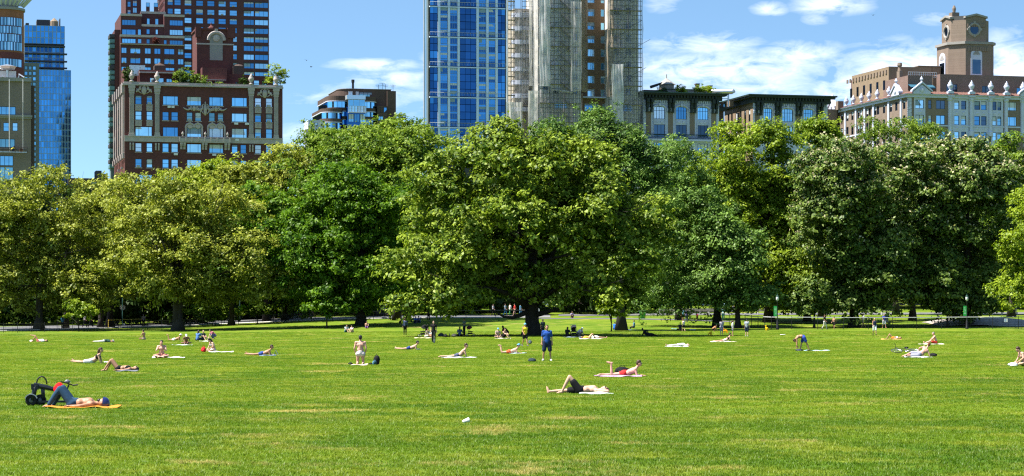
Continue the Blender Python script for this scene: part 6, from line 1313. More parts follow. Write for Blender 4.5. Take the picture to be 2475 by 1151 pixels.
def hand(m, J, s):
    el, ha = Vector(J['el' + s]), Vector(J['ha' + s]); d = (ha - el).normalized(); q = d.orthogonal().normalized()
    up = Vector((0, 0, 1)); q = d.cross(up); q = q.normalized() if q.length > .2 else d.orthogonal().normalized(); n = q.cross(d)
    p = ha + d * .045; m.ball(p, 1.0, 7, 5, Matrix((q * .042, n * .018, d * .055)).transposed())
    for i, L in enumerate((.068, .078, .073, .058)):
        b = ha + d * .085 + q * (.030 - .020 * i); k = b + d * L * .55 - n * .008; m.tube([b - d * .02, k, k + d * L * .4 - n * .025], [.0105, .0095, .007], 5)
    t = ha + d * .025 + q * .034; m.tube([t, t + q * .025 + d * .028, t + q * .032 + d * .06 - n * .01], [.013, .011, .008], 5)
def foot(m, J, s, e=0.0):
    an, to = Vector(J['an' + s]), Vector(J['to' + s]); kn = Vector(J['kn' + s]); d = (to - an).normalized(); heel = an + (an - kn).normalized() * .035 - d * .045
    capsule(m, heel, lp(an, to, .55), .034 + e, .036 + e, 8); capsule(m, lp(heel, to, .5), to, .036 + e, .024 + e, 8); capsule(m, an, lp(heel, an, .4), .036 + e, .036 + e, 8)
PENDING = []     # (object, voxel, extra hand mesh) remeshed in one go
def soft(name, m, mat, parent, vox, smooth=3, extra=None):
    me = m.mesh(name, mat); o = link(name, me, parent)
    r = o.modifiers.new('r', 'REMESH'); r.mode = 'VOXEL'; r.voxel_size = vox; r.use_smooth_shade = True
    s = o.modifiers.new('s', 'SMOOTH'); s.iterations = smooth; s.factor = .5
    if vox > .0205: d = o.modifiers.new('d', 'DECIMATE'); d.ratio = .42
    PENDING.append((o, extra)); return o
def finish_soft():
    dg = bpy.context.evaluated_depsgraph_get()
    for o, extra in PENDING:
        me = bpy.data.meshes.new_from_object(o.evaluated_get(dg)); old = o.data; name = old.name; mats = list(old.materials)
        o.modifiers.clear()
        if extra is not None and len(extra.v):
            V = [tuple(v.co) for v in me.vertices]; Fs = [tuple(p.vertices) for p in me.polygons]; b = len(V); V += extra.v; Fs += [tuple(i + b for i in f) for f in extra.f]
            m2 = bpy.data.meshes.new(name); m2.from_pydata(V, [], Fs); m2.update(); bpy.data.meshes.remove(me); me = m2
        me.materials.clear(); [me.materials.append(q) for q in mats]
        me.polygons.foreach_set('use_smooth', np.ones(len(me.polygons), bool))
        o.data = me; bpy.data.meshes.remove(old); me.name = name
    PENDING.clear()
def person(label, at, kind, rz=0.0, mir=False, sc=1.0, skin='fair', hair='brown', long=False, fat=1.0, top=None, sleeve=.3, bottom=('trunks', NAVY), hat=None, shoes=None, shades=False, bald=False, group=None, loc=None, beard=False, helmet=None, tank=False, bag=None, lift=0.0, **kw):
    J = pose(kind, **kw)
    if mir:
        J = {k: (-p[0], p[1], p[2]) for k, p in J.items()}
        for k in [q for q in J if q.endswith('L')]: J[k], J[k[:-1] + 'R'] = J[k[:-1] + 'R'], J[k]
    X, Y, Z = loc if loc else on_ground(*at)
    px_m = F / Y * 1024 / 2475; vox = .019 if px_m > 17 else (.026 if px_m > 11 else .032); sm = 3 if px_m > 11 else 2
    m = MB(); body_caps(m, J, fat); HM, hc = head_frame(J)
    m.ball(hc, 1.0, 12, 8, HM @ Matrix.Diagonal((.076, .092, .112))); m.ball(hc + HM @ Vector((0, .03, -.055)), 1.0, 10, 6, HM @ Matrix.Diagonal((.058, .062, .062)))
    m.ball(hc + HM @ Vector((0, .098, -.015)), 1.0, 6, 4, HM @ Matrix.Diagonal((.016, .022, .026)))
    for s in (-1, 1): m.ball(hc + HM @ Vector((.078 * s, -.005, -.01)), 1.0, 6, 4, HM @ Matrix.Diagonal((.012, .024, .034)))
    for s in 'LR': foot(m, J, s)
    ex = MB(); hand(ex, J, 'L'); hand(ex, J, 'R')
    o = soft('person', m, SKIN[skin], None, vox, sm, ex); o.location = (X, Y, Z + lift); o.rotation_euler = (0, 0, rz); o.scale = (sc, sc, sc); tag(o, label, 'person', group)
    if px_m > 16:
        e = MB(); [e.ball(hc + HM @ Vector((.030 * s, .083, .012)), (.012, .012, .010), 6, 4) for s in (-1, 1)]; e.build('eyes', M_BLACK, o); l = MB().ball(hc + HM @ Vector((0, .086, -.062)), 1.0, 6, 4, HM @ Matrix.Diagonal((.022, .012, .006))); l.build('lips', pmat('lips', (.35, .10, .09), .5), o)
    vc = max(vox * .9, .016)
    if top:
        m = MB(); c = lambda a, b, ra, rb: capsule(m, a, b, ra, rb); e = .018
        ch = Vector(J['chest']); ax = (Vector(J['shL']) - Vector(J['shR'])).normalized()
        if top[0] == 'bikini': c(ch + ax * .085, ch - ax * .085, .122, .122)
        else:
            w = Vector(J['wst']); c(w + ax * .05, w - ax * .05, .112 * fat + e, .112 * fat + e); c(ch + ax * .065, ch - ax * .065, .118 * fat + e, .118 * fat + e); c(w, ch, .120 * fat + e, .128 * fat + e); c(J['pel'], w, .126 * fat + e, .12 * fat + e); c(ch, lp(ch, J['neck'], .8), .11, .07)
            k = .80 if tank else 1.0; c(lp(ch, J['shL'], k), lp(ch, J['shR'], k), .07 + e * .6, .07 + e * .6); c(J['shL'], J['shR'], .05 if tank else .07 + e * .5, .05 if tank else .07 + e * .5)
            if top[0] == 'dress': [leg(m, J, s, 0, .42, .045, fat) for s in 'LR']; c(lp(J['hipL'], J['knL'], .5), lp(J['hipR'], J['knR'], .5), .12, .12)
            if not tank: [arm(m, J, s, 0, sleeve, e) for s in 'LR']
        soft('top', m, cloth(top[1]), o, vc, 2)
    if bottom:
        m = MB(); e = .016; capsule(m, J['hipL'], J['hipR'], .108 * fat + e, .108 * fat + e); capsule(m, J['pel'], lp(J['pel'], J['wst'], .45), .126 * fat + e, .118 * fat + e)
        t1 = {'trunks': .10, 'shorts': .30, 'long': .45, 'pants': .97, 'brief': .02, 'skirt': .3}[bottom[0]]
        for s in 'LR': leg(m, J, s, 0, t1, e + (.02 if bottom[0] in ('shorts', 'long', 'skirt') else .004), fat)
        soft({'pants': 'trousers', 'skirt': 'skirt', 'trunks': 'trunks', 'brief': 'briefs'}.get(bottom[0], 'shorts'), m, cloth(bottom[1]), o, vc, 2)
    if shoes:
        m = MB(); [foot(m, J, s, .012) for s in 'LR']; soft('shoes', m, cloth(shoes), o, vc, 1)
    if not bald:
        m = MB(); m.ball(hc + HM @ Vector((0, -.010, .040)), 1.0, 12, 8, HM @ Matrix.Diagonal((.084, .094, .088))); m.ball(hc + HM @ Vector((0, -.045, .0)), 1.0, 12, 8, HM @ Matrix.Diagonal((.080, .065, .085)))
        if long: capsule(m, hc + HM @ Vector((0, -.08, 0)), hc + HM @ Vector((0, -.11, -.22)), .07, .05)
        cut = MB(); soft('hair', m, HAIR[hair], o, max(vc * .8, .014), 1)
        # push the hair off the face
        ho = PENDING[-1][0]; ho.location = HM @ Vector((0, -.012, .008))
    if beard: m = MB().ball(hc + HM @ Vector((0, .055, -.085)), 1.0, 8, 6, HM @ Matrix.Diagonal((.055, .05, .05))); m.build('beard', HAIR[hair], o, smooth=True)
    if hat or helmet:
        m = MB(); col = hat or helmet; up = .112 if hat else .135; rr = (.094, .108, up) if hat else (.135, .16, .15)
        n, k = 14, 5; V = []; Fs = []
        for i in range(k + 1):
            a = math.pi / 2 * i / k
            for j in range(n): t = 2 * math.pi * j / n; V.append(hc + HM @ Vector((rr[0] * math.cos(a) * math.cos(t), -.012 + rr[1] * math.cos(a) * math.sin(t), .022 + rr[2] * math.sin(a))))
        for i in range(k):
            for j in range(n): Fs.append((i * n + j, i * n + (j + 1) % n, (i + 1) * n + (j + 1) % n, (i + 1) * n + j))
        m.add(V, Fs)
        cap = m.build('cap' if hat else 'helmet', cloth(col) if hat else pmat('helmet_gloss', col, .12, var=.02, spec=.8), o, smooth=True)
        if hat:
            b = MB(); q = [hc + HM @ Vector((.075 * math.cos(t), .07 + .11 * math.sin(t), .03)) for t in [math.pi * i / 8 for i in range(9)]]; b.add(q + [p + HM @ Vector((0, 0, .012)) for p in q], [tuple(range(9)), tuple(range(17, 8, -1))] + [(i, i + 1, 10 + i, 9 + i) for i in range(8)]); b.build('brim', cloth(col), cap)
        else:
            b = MB(); b.torus((0, 0, 0), .11, .016, 'z', 18, 5); b.v = [tuple(hc + HM @ Vector((v[0] * 1.02, v[1] * 1.2 - .01, v[2] + .03))) for v in b.v]; b.build('rim', M_BLACK, cap)
    if shades:
        m = MB(); [m.ball(hc + HM @ Vector((.033 * s, .088, .014)), 1.0, 8, 5, HM @ Matrix.Diagonal((.03, .012, .02))) for s in (-1, 1)]; m.tube([hc + HM @ Vector((.08, 0, .02)), hc + HM @ Vector((.03, .096, .018)), hc + HM @ Vector((-.03, .096, .018)), hc + HM @ Vector((-.08, 0, .02))], .005, 4); m.build('sunglasses', M_BLACK, o)
    return o
# ------------------------------------------------------------------ small things on the grass
def towel(label, at, L, W, col, rz=0.0, dx=0.0, cat='towel', crumple=.020, loc=None, seed=0):
    X, Y, Z = loc or on_ground(*at); W *= .72; n, m = 16, 7; V = []; Fq = []; r = random.Random(seed or int(at[0])); ph = [r.uniform(0, 6.3) for _ in range(4)]
    for j in range(m + 1):
        for i in range(n + 1):
            x = L * (i / n - .5); y = W * (j / m - .5); z = .034 + crumple * (math.sin(5.1 * x + ph[0]) * math.cos(4.3 * y + ph[1]) + .7 * math.sin(11 * x + 3 * y + ph[2])) + .004 * j
            V.append((x + .03 * math.sin(4 * y + ph[3]), y + .02 * math.sin(5 * x + ph[0]), max(.02, z)))
    o_ = len(V); V += [(a, b, c - .015) for a, b, c in V]
    for j in range(m):
        for i in range(n):
            k = j * (n + 1) + i; Fq.append((k, k + 1, k + n + 2, k + n + 1)); Fq.append((o_ + k, o_ + k + n + 1, o_ + k + n + 2, o_ + k + 1))
    for i in range(n): Fq.append((i, o_ + i, o_ + i + 1, i + 1)); k = m * (n + 1) + i; Fq.append((k, k + 1, o_ + k + 1, o_ + k))
    o = link('towel', np_mesh('towel', V, Fq, cloth(col) if int(at[0]) % 3 else stripes(tuple(v * .9 for v in col), tuple(min(.8, v * .55 + .12) for v in col), 12 + int(at[0]) % 7), True), None, (X + dx, Y, Z), rz); tag(o, label, cat); return o
def stripes(c1, c2, sc=14):
    k = 'stripe_%d_%d_%d' % (int(c1[0] * 99), int(c2[1] * 99), sc)
    if k in MATS: return MATS[k]
    m = bpy.data.materials.new(k); m.use_nodes = True; nt = m.node_tree; b = nt.nodes['Principled BSDF']; b.inputs['Roughness'].default_value = .95; tc = N(nt, 'ShaderNodeTexCoord'); w = N(nt, 'ShaderNodeTexWave'); w.inputs['Scale'].default_value = sc / 10; w.inputs['Distortion'].default_value = .6; nt.links.new(tc.outputs['Object'], w.inputs['Vector'])
    st = mth(nt, 'GREATER_THAN', w.outputs['Fac'], .55); r = N(nt, 'ShaderNodeMix', data_type='RGBA'); nt.links.new(st, r.inputs[0]); r.inputs[6].default_value = (*c1, 1); r.inputs[7].default_value = (*c2, 1); nt.links.new(r.outputs[2], b.inputs['Base Color']); MATS[k] = m; return m
def lump(m, c, r, seed, n=10, k=7, amp=.12):
    rr = random.Random(seed); b = MB().ball((0, 0, 0), 1.0, n, k); ph = [rr.uniform(0, 6.3) for _ in range(3)]
    for v in b.v:
        s = 1 + amp * (math.sin(4 * v[0] + ph[0]) + math.sin(5 * v[1] + ph[1]) + math.sin(4 * v[2] + ph[2])) * .5; m_ = (c[0] + v[0] * r[0] * s, c[1] + v[1] * r[1] * s, max(.0, c[2] + v[2] * r[2] * s)); m.v.append(m_)
    o = len(m.v) - len(b.v); m.f += [tuple(i + o for i in f) for f in b.f]
def bag(name, label, at, size, col, seed, handle=True, cat='bag', rz=0.0):
    X, Y, Z = on_ground(*at); root = empty(name, (X, Y, Z), rz); tag(root, label, cat); m = MB(); lump(m, (0, 0, size[2] * .45), (size[0] / 2, size[1] / 2, size[2] * .5), seed); m.build('body', cloth(col), root, smooth=True)
    if handle: m = MB().tube([(-size[0] * .2, 0, size[2] * .8), (-size[0] * .14, 0, size[2] * 1.15), (size[0] * .14, 0, size[2] * 1.15), (size[0] * .2, 0, size[2] * .8)], .014, 5); m.build('handle', cloth(tuple(v * .7 for v in col)), root)
    p = MB(); lump(p, (0, -size[1] * .42, size[2] * .33), (size[0] * .32, size[1] * .2, size[2] * .25), seed + 5); p.build('pocket', cloth(tuple(min(1, v * 1.4 + .004) for v in col)), root, smooth=True); return root
def bike(label, loc, rz=0.0, roll=0.0, col=BLACK, cat='bicycle', group=None):
    root = empty('bicycle', loc, rz); root.rotation_euler = (roll, 0, rz); tag(root, label, cat, group); tm = pmat('bike_' + '_'.join(str(int(c * 99)) for c in col), col, .35, var=.05)
    for x in (-.52, .52):
        w = MB().torus((x, 0, .34), .325, .02, 'y', 22, 6).build('wheel', pmat('tyre', (.015, .015, .015), .8), root); r = MB().torus((x, 0, .34), .295, .010, 'y', 22, 4)
        for k in range(9): a = math.pi * k / 9; r.tube([(x + .29 * math.cos(a), 0, .34 + .29 * math.sin(a)), (x - .29 * math.cos(a), 0, .34 - .29 * math.sin(a))], .003, 3, False)
        r.build('rim', M_METAL, w)
    f = MB(); bb, st, hd, ht = (.08, 0, .30), (.20, 0, .78), (-.34, 0, .62), (-.38, 0, .84)
    for a, b in ((bb, st), (bb, hd), (st, ht), (bb, (.52, 0, .34)), (st, (.52, 0, .34)), (hd, (-.52, 0, .34)), (ht, hd)): f.tube([a, b], .017, 6)
    f.build('frame', tm, root); MB().tube([(-.38, 0, .84), (-.42, 0, .96)], .013, 5).tube([(-.46, .24, 1.02), (-.42, .1, .97), (-.42, -.1, .97), (-.46, -.24, 1.02)], .013, 5).build('handlebar', M_BLACK, root); s = MB(); lump(s, (.23, 0, .90), (.14, .065, .035), 3); s.build('saddle', M_BLACK, root, smooth=True); MB().tube([st, (.23, 0, .89)], .014, 5).build('seat_post', M_METAL, root)
    MB().torus((.08, 0, .30), .09, .012, 'y', 14, 4).tube([(.08, -.02, .30), (-.06, -.09, .24)], .010, 4).tube([(.08, .02, .30), (.22, .09, .36)], .010, 4).build('crank', M_METAL, root); return root
def stroller(label, at, hood, rz=0.0, frame=M_METAL, big=1.0):
    X, Y, Z = on_ground(*at); root = empty('stroller', (X, Y, Z), rz); root.scale = (big,) * 3; tag(root, label, 'stroller')
    f = MB()
    for s in (-.24, .24): f.tube([(-.34, s, .16), (.05, s, .55), (.42, s, 1.02)], .014, 6); f.tube([(.32, s, .16), (.05, s, .55)], .014, 6)
    f.tube([(.42, -.24, 1.02), (.46, -.24, 1.04), (.46, .24, 1.04), (.42, .24, 1.02)], .018, 6); f.build('frame', frame, root)
    for x, y in ((-.34, -.24), (-.34, .24), (.32, -.26), (.32, .26)): w = MB().torus((x, y, .13), .11, .022, 'y', 14, 5).build('wheel', pmat('tyre', (.015, .015, .015), .8), root); MB().ball((x, y, .13), (.05, .02, .05), 8, 4).build('hub', M_METAL, w)
    s = MB(); s.box(-.22, .14, -.2, .2, .42, .50); s.add([(.14, -.2, .42), (.14, .2, .42), (.32, .2, .92), (.32, -.2, .92), (.2, -.2, .42), (.2, .2, .42), (.38, .2, .92), (.38, -.2, .92)], [(0, 1, 2, 3), (4, 7, 6, 5), (0, 3, 7, 4), (1, 5, 6, 2), (3, 2, 6, 7)]); s.build('seat', cloth(BLACK), root)
    c = MB(); n = 7; k = 6; V = []; Fs = []
    for i in range(n + 1):
        a = math.radians(20 + 130 * i / n)
        for j in range(k + 1): b = math.pi * j / k; V.append((.10 + .34 * math.cos(a) * math.sin(b) ** .4, -.25 * math.cos(b), .66 + .40 * math.sin(a) * math.sin(b) ** .5))
    for i in range(n):
        for j in range(k): q = i * (k + 1) + j; Fs.append((q, q + 1, q + k + 2, q + k + 1))
    c.add(V, Fs).build('hood', cloth(hood), root, smooth=True); b = MB(); b.box(-.2, .25, -.19, .19, .2, .34); b.build('basket', cloth(BLACK), root); return root

P = person; OR = math.radians
# --- foreground and middle of the meadow
X0, Y0, Z0 = on_ground(176, 988)
P('bare-chested person in jeans and dark blue helmet lying beside the folding scooter', (178, 987), 'supine', skin='tan', hair='black', both=True, bottom=('pants', JEAN), helmet=(.015, .02, .10), beard=True, rz=OR(-3), sc=1.04)
towel('orange mat under the person with the helmet', (200, 988), 1.8, .6, (.48, .20, .03), OR(-3))
P('person in black swim shorts lying on their back with one knee up, arms behind head', (1402, 953), 'supine', skin='fair', hair='brown', one=True, behind=True, bottom=('shorts', BLACK), shades=True, sc=1.03)
towel('thin pale green towel under the person in black swim shorts', (1440, 954), 1.0, .7, (.42, .50, .40))
P('person in red swim trunks lying prone with one foot up, on the purple towel', (1508, 911), 'prone', skin='pink', hair='brown', oneup=True, bottom=('trunks', RED), sc=1.0)
towel('purple and white towel under the person in red trunks', (1492, 912), 1.75, .8, (.40, .24, .40))
bag('duffel_bag', 'flat black bag lying behind the person in red trunks', (1504, 903), (.62, .3, .26), BLACK, 7)
P('person in black swimsuit and sunglasses lying on their back with knees up', (287, 898), 'supine', skin='tan', hair='black', both=True, top=('bikini', BLACK), bottom=('brief', BLACK), shades=True, long=True)
towel('small dark towel below the person in black swimsuit', (308, 899), .9, .5, (.12, .13, .16))
P('person with brown hair propped on elbows in white shorts and black top', (221, 879), 'prone', skin='fair', hair='brown', long=True, high=True, top=('bikini', BLACK), bottom=('shorts', (.62, .58, .60)), ankles=True)
towel('small white towel in front of the person in white shorts', (262, 877), .5, .4, WHITE)
P('bare-chested person sitting cross-legged facing the camera drinking, on white towel', (391, 866), 'cross', skin='pink', hair='black', drink=True, bottom=('shorts', (.45, .18, .15)), beard=True, sc=1.02)
towel('long white towel under the cross-legged drinking person', (406, 866), 1.75, .8, WHITE)
P('kneeling bare-backed person in pale briefs seen from behind', (871, 882), 'kneel', rz=math.pi, skin='pink', hair='black', bottom=('brief', (.62, .52, .52)), fat=1.06, sc=1.02)
towel('small cream towel under the kneeling person', (868, 884), .75, .5, (.62, .48, .40)); bag('waist_bag', 'small dark pouch on the grass left of the kneeling person', (847, 882), (.24, .16, .12), BLACK, 3, False); bag('pouch', 'little dark bundle between kneeling person and rucksack', (896, 882), (.2, .15, .1), BLACK, 4, False)
def rucksack():
    X, Y, Z = on_ground(910, 883); r = empty('rucksack', (X, Y, Z), OR(-15)); tag(r, 'black and teal rucksack standing beside the kneeling person', 'rucksack'); m = MB(); lump(m, (0, 0, .22), (.15, .13, .24), 2, 12, 8, .05); m.build('body', cloth(BLACK), r, smooth=True); m = MB(); lump(m, (-.03, -.10, .14), (.10, .07, .12), 4); m.build('pocket', cloth((.03, .07, .10)), r, smooth=True)
    m = MB(); m.tube([(-.05, 0, .44), (0, 0, .50), (.05, 0, .44)], .012, 5); [m.tube([(s * .07, .10, .42), (s * .09, .19, .28), (s * .08, .12, .06)], .018, 5) for s in (-1, 1)]; m.build('strap', cloth(BLACK), r); MB().ball((-.13, -.06, .10), (.04, .04, .10), 8, 5).build('bottle', cloth(SKYB), r, smooth=True)
rucksack()
P('standing person in blue t-shirt and navy shorts on the open lawn', (1322, 873), 'stand', skin='tan', hair='brown', top=('shirt', (.02, .065, .26)), sleeve=.34, bottom=('long', NAVY), shoes=(.6, .6, .6), fat=1.16, wide=True, sc=1.02)
bag('sports_bag', 'dark crumpled bag on the grass left of the blue t-shirt', (1286, 875), (.44, .28, .2), (.03, .045, .05), 12, False)
P('person in yellow tank top, blue cap and black shorts walking with a bag', (1269, 838), 'walk', rz=OR(25), skin='tan', hair='brown', top=('shirt', YELL), tank=True, bottom=('shorts', BLACK), hat=SKYB, shoes=(.1, .1, .1)); bag('tote_bag', 'grey tote carried beside the yellow tank top', (1281, 832), (.3, .16, .34), (.08, .10, .11), 9)
P('bare-chested person propped on straight arms on a white towel, dark shorts', (1106, 865), 'prone', skin='fair', hair='brown', high=True, bottom=('trunks', (.08, .09, .14)), sc=1.02); towel('long white towel under the person propped on straight arms', (1110, 866), 1.85, .8, WHITE)
P('person in red swimwear and blue cap lying prone with calves raised', (1231, 855), 'prone', skin='fair', hair='brown', calves=True, bottom=('trunks', (.66, .10, .04)), hat=SKYB); towel('pale blue towel in front of the blue cap', (1252, 855), 1.1, .7, (.50, .62, .66))
P('bare-chested person in navy trunks lying prone, book before them', (989, 846), 'prone', skin='fair', hair='black', bottom=('trunks', (.03, .05, .18)), ankles=True); bag('book_bag', 'small dark thing in front of the prone person in navy trunks', (1011, 846), (.34, .2, .09), (.05, .06, .07), 21, False)
P('bare-chested person in blue trunks lying prone holding up a magazine', (633, 860), 'prone', skin='tan', hair='brown', bottom=('trunks', (.04, .07, .26)), ankles=True); towel('blue mat under the person holding a magazine', (648, 861), .95, .6, (.07, .14, .24))
def magazine(): X, Y, Z = on_ground(666, 860); o = MB().add([(-.1, -.13, .04), (-.1, .13, .04), (.02, .13, .3), (.02, -.13, .3), (.13, -.13, .06), (.13, .13, .06), (-.11, -.13, .05), (-.11, .13, .05), (.02, .13, .32), (.02, -.13, .32), (.15, -.13, .06), (.15, .13, .06)], [(0, 1, 2, 3), (3, 2, 5, 4), (7, 6, 9, 8), (8, 9, 10, 11), (0, 3, 9, 6), (3, 4, 10, 9)]).build('magazine', cloth((.40, .40, .38)), None, (X, Y, Z)); tag(o, 'open magazine held up by the person in blue trunks', 'magazine')
magazine()
P('person hunched cross-legged on a white towel beside a red bag', (516, 851), 'cross', rz=OR(-55), skin='fair', hair='black', slump=True, bottom=('trunks', (.5, .4, .4)), long=True, top=('bikini', (.6, .5, .5))); towel('white towel behind the hunched person', (535, 852), 1.5, .8, WHITE); bag('cool_bag', 'red and black bag on the grass left of the white towel', (492, 852), (.3, .26, .36), (.55, .02, .025), 31)
P('tanned person in white cap sitting hunched on a towel', (450, 833), 'cross', rz=OR(10), skin='brown', hair='black', slump=True, hat=WHITE, bottom=('trunks', (.25, .08, .05))); towel('pale stripe towel under the tanned person in white cap', (441, 835), 1.6, .7, (.55, .62, .58))
P('person with white hat lying prone with feet raised, far left group', (421, 824), 'prone', skin='tan', hair='blond', calves=True, hat=WHITE, bottom=('trunks', WHITE))
P('person in blue shirt sitting upright with back turned', (477, 824), 'sit', rz=OR(150), skin='fair', hair='brown', long=True, top=('shirt', (.07, .15, .36)), bottom=('pants', NAVY), low=True); P('blond person in dark green sitting beside the blue shirt', (489, 823), 'sit', rz=OR(40), skin='fair', hair='blond', top=('shirt', (.02, .05, .04)), bottom=('long', BLACK)); towel('crumpled white cloth beside the blue shirt', (493, 826), .8, .5, WHITE)
P('person in pink shirt crouching low over the grass', (517, 820), 'crouch', rz=OR(-60), skin='fair', hair='black', top=('shirt', (.45, .14, .20)), bottom=('pants', (.10, .12, .28)))
P('bare-backed person sitting alone on the far left lawn', (348, 822), 'cross', rz=OR(-120), skin='tan', hair='black', bottom=('trunks', (.4, .3, .25)))
P('person lying prone in light trousers and white cap, far left', (252, 828), 'prone', skin='tan', hair='brown', flat=True, hat=WHITE, top=('shirt', (.02, .05, .04)), bottom=('pants', (.58, .56, .50)))
P('person in white lying on their back with one leg crossed over', (93, 827), 'supine', skin='tan', hair='black', crossed=True, top=('shirt', WHITE), bottom=('trunks', (.45, .12, .10)), sc=.98); bag('small_rucksack', 'tiny pale bundle left of the crossed-legs person', (76, 827), (.34, .25, .2), (.6, .55, .5), 41, False)
# --- right half
P('person in blue shorts bending down to arrange a mat', (1942, 849), 'bend', skin='tan', hair='brown', bottom=('shorts', (.03, .06, .30)), shoes=(.05, .05, .05), sc=.98); towel('pale blue towel behind the bending person', (1975, 849), 1.6, .7, (.42, .60, .62)); bag('folded_mat', 'dark folded bundle at the feet of the bending person', (1932, 849), (.55, .3, .16), (.05, .05, .08), 51, False)
P('bare-backed person reclining on one arm beside a fallen bicycle', (2222, 864), 'recline', skin='pink', hair='red', bottom=('long', (.24, .24, .32)), sc=1.03); towel('white towel under the reclining person', (2220, 865), 1.5, .8, WHITE); bag('black_bag', 'black bag behind the reclining person', (2256, 862), (.45, .3, .2), BLACK, 61, False)
X1, Y1, Z1 = on_ground(2196, 858); bike('black bicycle lying on its side beside the reclining person', (X1, Y1 + .5, Z1 + .12), OR(8), OR(-72), (.05, .05, .06))
P('grey-haired person in red shorts sitting with legs stretched on a cream towel', (2262, 832), 'sit', rz=OR(-90), low=True, skin='pink', hair='grey', bottom=('shorts', (.55, .05, .03)), sc=1.05); towel('long cream towel under the grey-haired person', (2251, 833), 1.95, .8, (.68, .62, .50))
P('person lying with knees raised on an orange towel near the right', (2158, 820), 'supine', skin='tan', hair='black', both=True, top=('bikini', WHITE), bottom=('trunks', ORNG)); towel('orange towel with pale end under raised knees', (2154, 821), 1.9, .75, (.66, .36, .06))
P('dark-haired person reading, cut by the right picture edge', (2476, 886), 'cross', rz=OR(-80), skin='fair', hair='brown', slump=True, bottom=('trunks', BLACK), sc=1.05); bag('white_bag', 'crumpled white bag near the right picture edge', (2448, 887), (.5, .35, .2), WHITE, 71, False)
P('pale person lying flat on a white towel right of the oak shadow', (1640, 838), 'supine', skin='fair', hair='black', behind=True, top=('shirt', (.70, .66, .62)), bottom=('pants', (.62, .56, .50)), sc=.98); towel('small white sheet under the pale flat person', (1636, 839), 1.7, .7, (.62, .60, .56))
P('person in black top leaning up on a long pale towel', (1752, 826), 'prone', skin='pink', hair='brown', high=True, top=('bikini', BLACK), bottom=('trunks', (.62, .50, .45))); towel('long pale pink towel near the toy playing children', (1748, 827), 2.3, .8, (.70, .60, .52))
P('person in navy tank top and white shorts walking across the right lawn', (2114, 811), 'walk', rz=OR(8), skin='tan', hair='blond', top=('shirt', NAVY), tank=True, bottom=('long', WHITE), shoes=BLACK)
P('person in grey t-shirt and black shorts standing with back turned', (1805, 814), 'stand', rz=OR(160), skin='fair', hair='black', top=('shirt', (.26, .29, .33)), bottom=('long', (.02, .03, .06)), shoes=(.3, .3, .35))
P('young person in pale top and grey shorts beside the grey t-shirt', (1771, 813), 'stand', rz=OR(90), skin='tan', hair='brown', top=('shirt', (.55, .57, .60)), bottom=('shorts', GREY), sc=.92, long=True)
P('person in long grey dress with white sleeves and arms raised', (1744, 811), 'stand', phone=True, rz=OR(170), skin='fair', hair='black', top=('dress', (.30, .29, .33)), bottom=('long', WHITE), sc=.93); P('child in orange shirt stooping in the shade line', (1725, 802), 'crouch', rz=OR(70), skin='tan', hair='black', top=('shirt', (.62, .24, .12)), bottom=('long', BLACK), sc=.85)
P('child in white and black running before the shaded picnic', (1652, 802), 'walk', rz=OR(200), skin='fair', hair='brown', top=('shirt', (.5, .5, .52)), tank=True, bottom=('shorts', BLACK), sc=.82); P('dark-clad person sitting in the shade behind the running child', (1644, 799), 'cross', skin='tan', hair='brown', top=('shirt', (.03, .03, .04)), bottom=('pants', BLACK)); P('person in light blue shirt standing among the dark trunks', (1651, 778), 'stand', rz=OR(190), skin='tan', hair='brown', top=('shirt', (.14, .30, .42)), bottom=('shorts', BLACK)); P('person in dark purple standing beside the light blue shirt', (1660, 780), 'stand', rz=OR(180), skin='deep', hair='black', top=('shirt', (.06, .05, .16)), bottom=('pants', (.05, .05, .14)))
towel('light blue cloth on the shaded grass left of the running child', (1631, 796), .8, .6, (.14, .32, .38), cat='blanket'); towel('blue and white cloth on the shaded grass right of the running child', (1674, 798), .7, .6, (.24, .36, .60), cat='blanket'); P('child in crimson shirt standing in deep shade by a trunk', (1685, 776), 'stand', rz=OR(160), skin='tan', hair='black', top=('shirt', (.40, .02, .10)), bottom=('shorts', BLACK), sc=.6)
P('person in turquoise clothes standing at the start of the rope fence', (1748, 775), 'stand', phone=True, skin='tan', hair='brown', top=('shirt', (.20, .42, .50)), bottom=('pants', (.10, .34, .42)))
P('person in black top and white trousers walking inside the fence', (1993, 797), 'walk', rz=OR(60), skin='tan', hair='brown', top=('shirt', BLACK), bottom=('pants', (.5, .48, .45)), shoes=BLACK); P('bare-chested jogger in black shorts inside the fence', (2016, 797), 'walk', rz=OR(-30), skin='tan', hair='black', bottom=('shorts', BLACK), phone=False, sc=.88)
P('person in white shirt with tan backpack walking by the fence', (2087, 793), 'walk', rz=OR(-80), skin='tan', hair='black', top=('shirt', (.6, .58, .60)), bottom=('shorts', KHAK), sc=1.0); bag('tan_backpack', 'tan backpack on the white shirted walker at the fence', (2084, 793), (.3, .22, .4), (.34, .20, .10), 81, False).location.z += 1.0
P('person in royal blue polo walking beside a companion at the fence', (2137, 794), 'walk', rz=OR(20), skin='tan', hair='grey', top=('shirt', (.05, .06, .38)), bottom=('long', (.45, .48, .55)), sc=1.0); P('taller person in pale blue half hidden by the royal blue polo', (2143, 790), 'walk', rz=OR(10), skin='tan', hair='brown', top=('shirt', (.20, .28, .45)), bottom=('long', (.5, .45, .40)), sc=1.05)
P('tiny far person in blue and white on the distant lit lawn', (2063, 746), 'stand', skin='tan', hair='black', top=('shirt', (.35, .42, .70)), bottom=('pants', BLACK), sc=1.0)
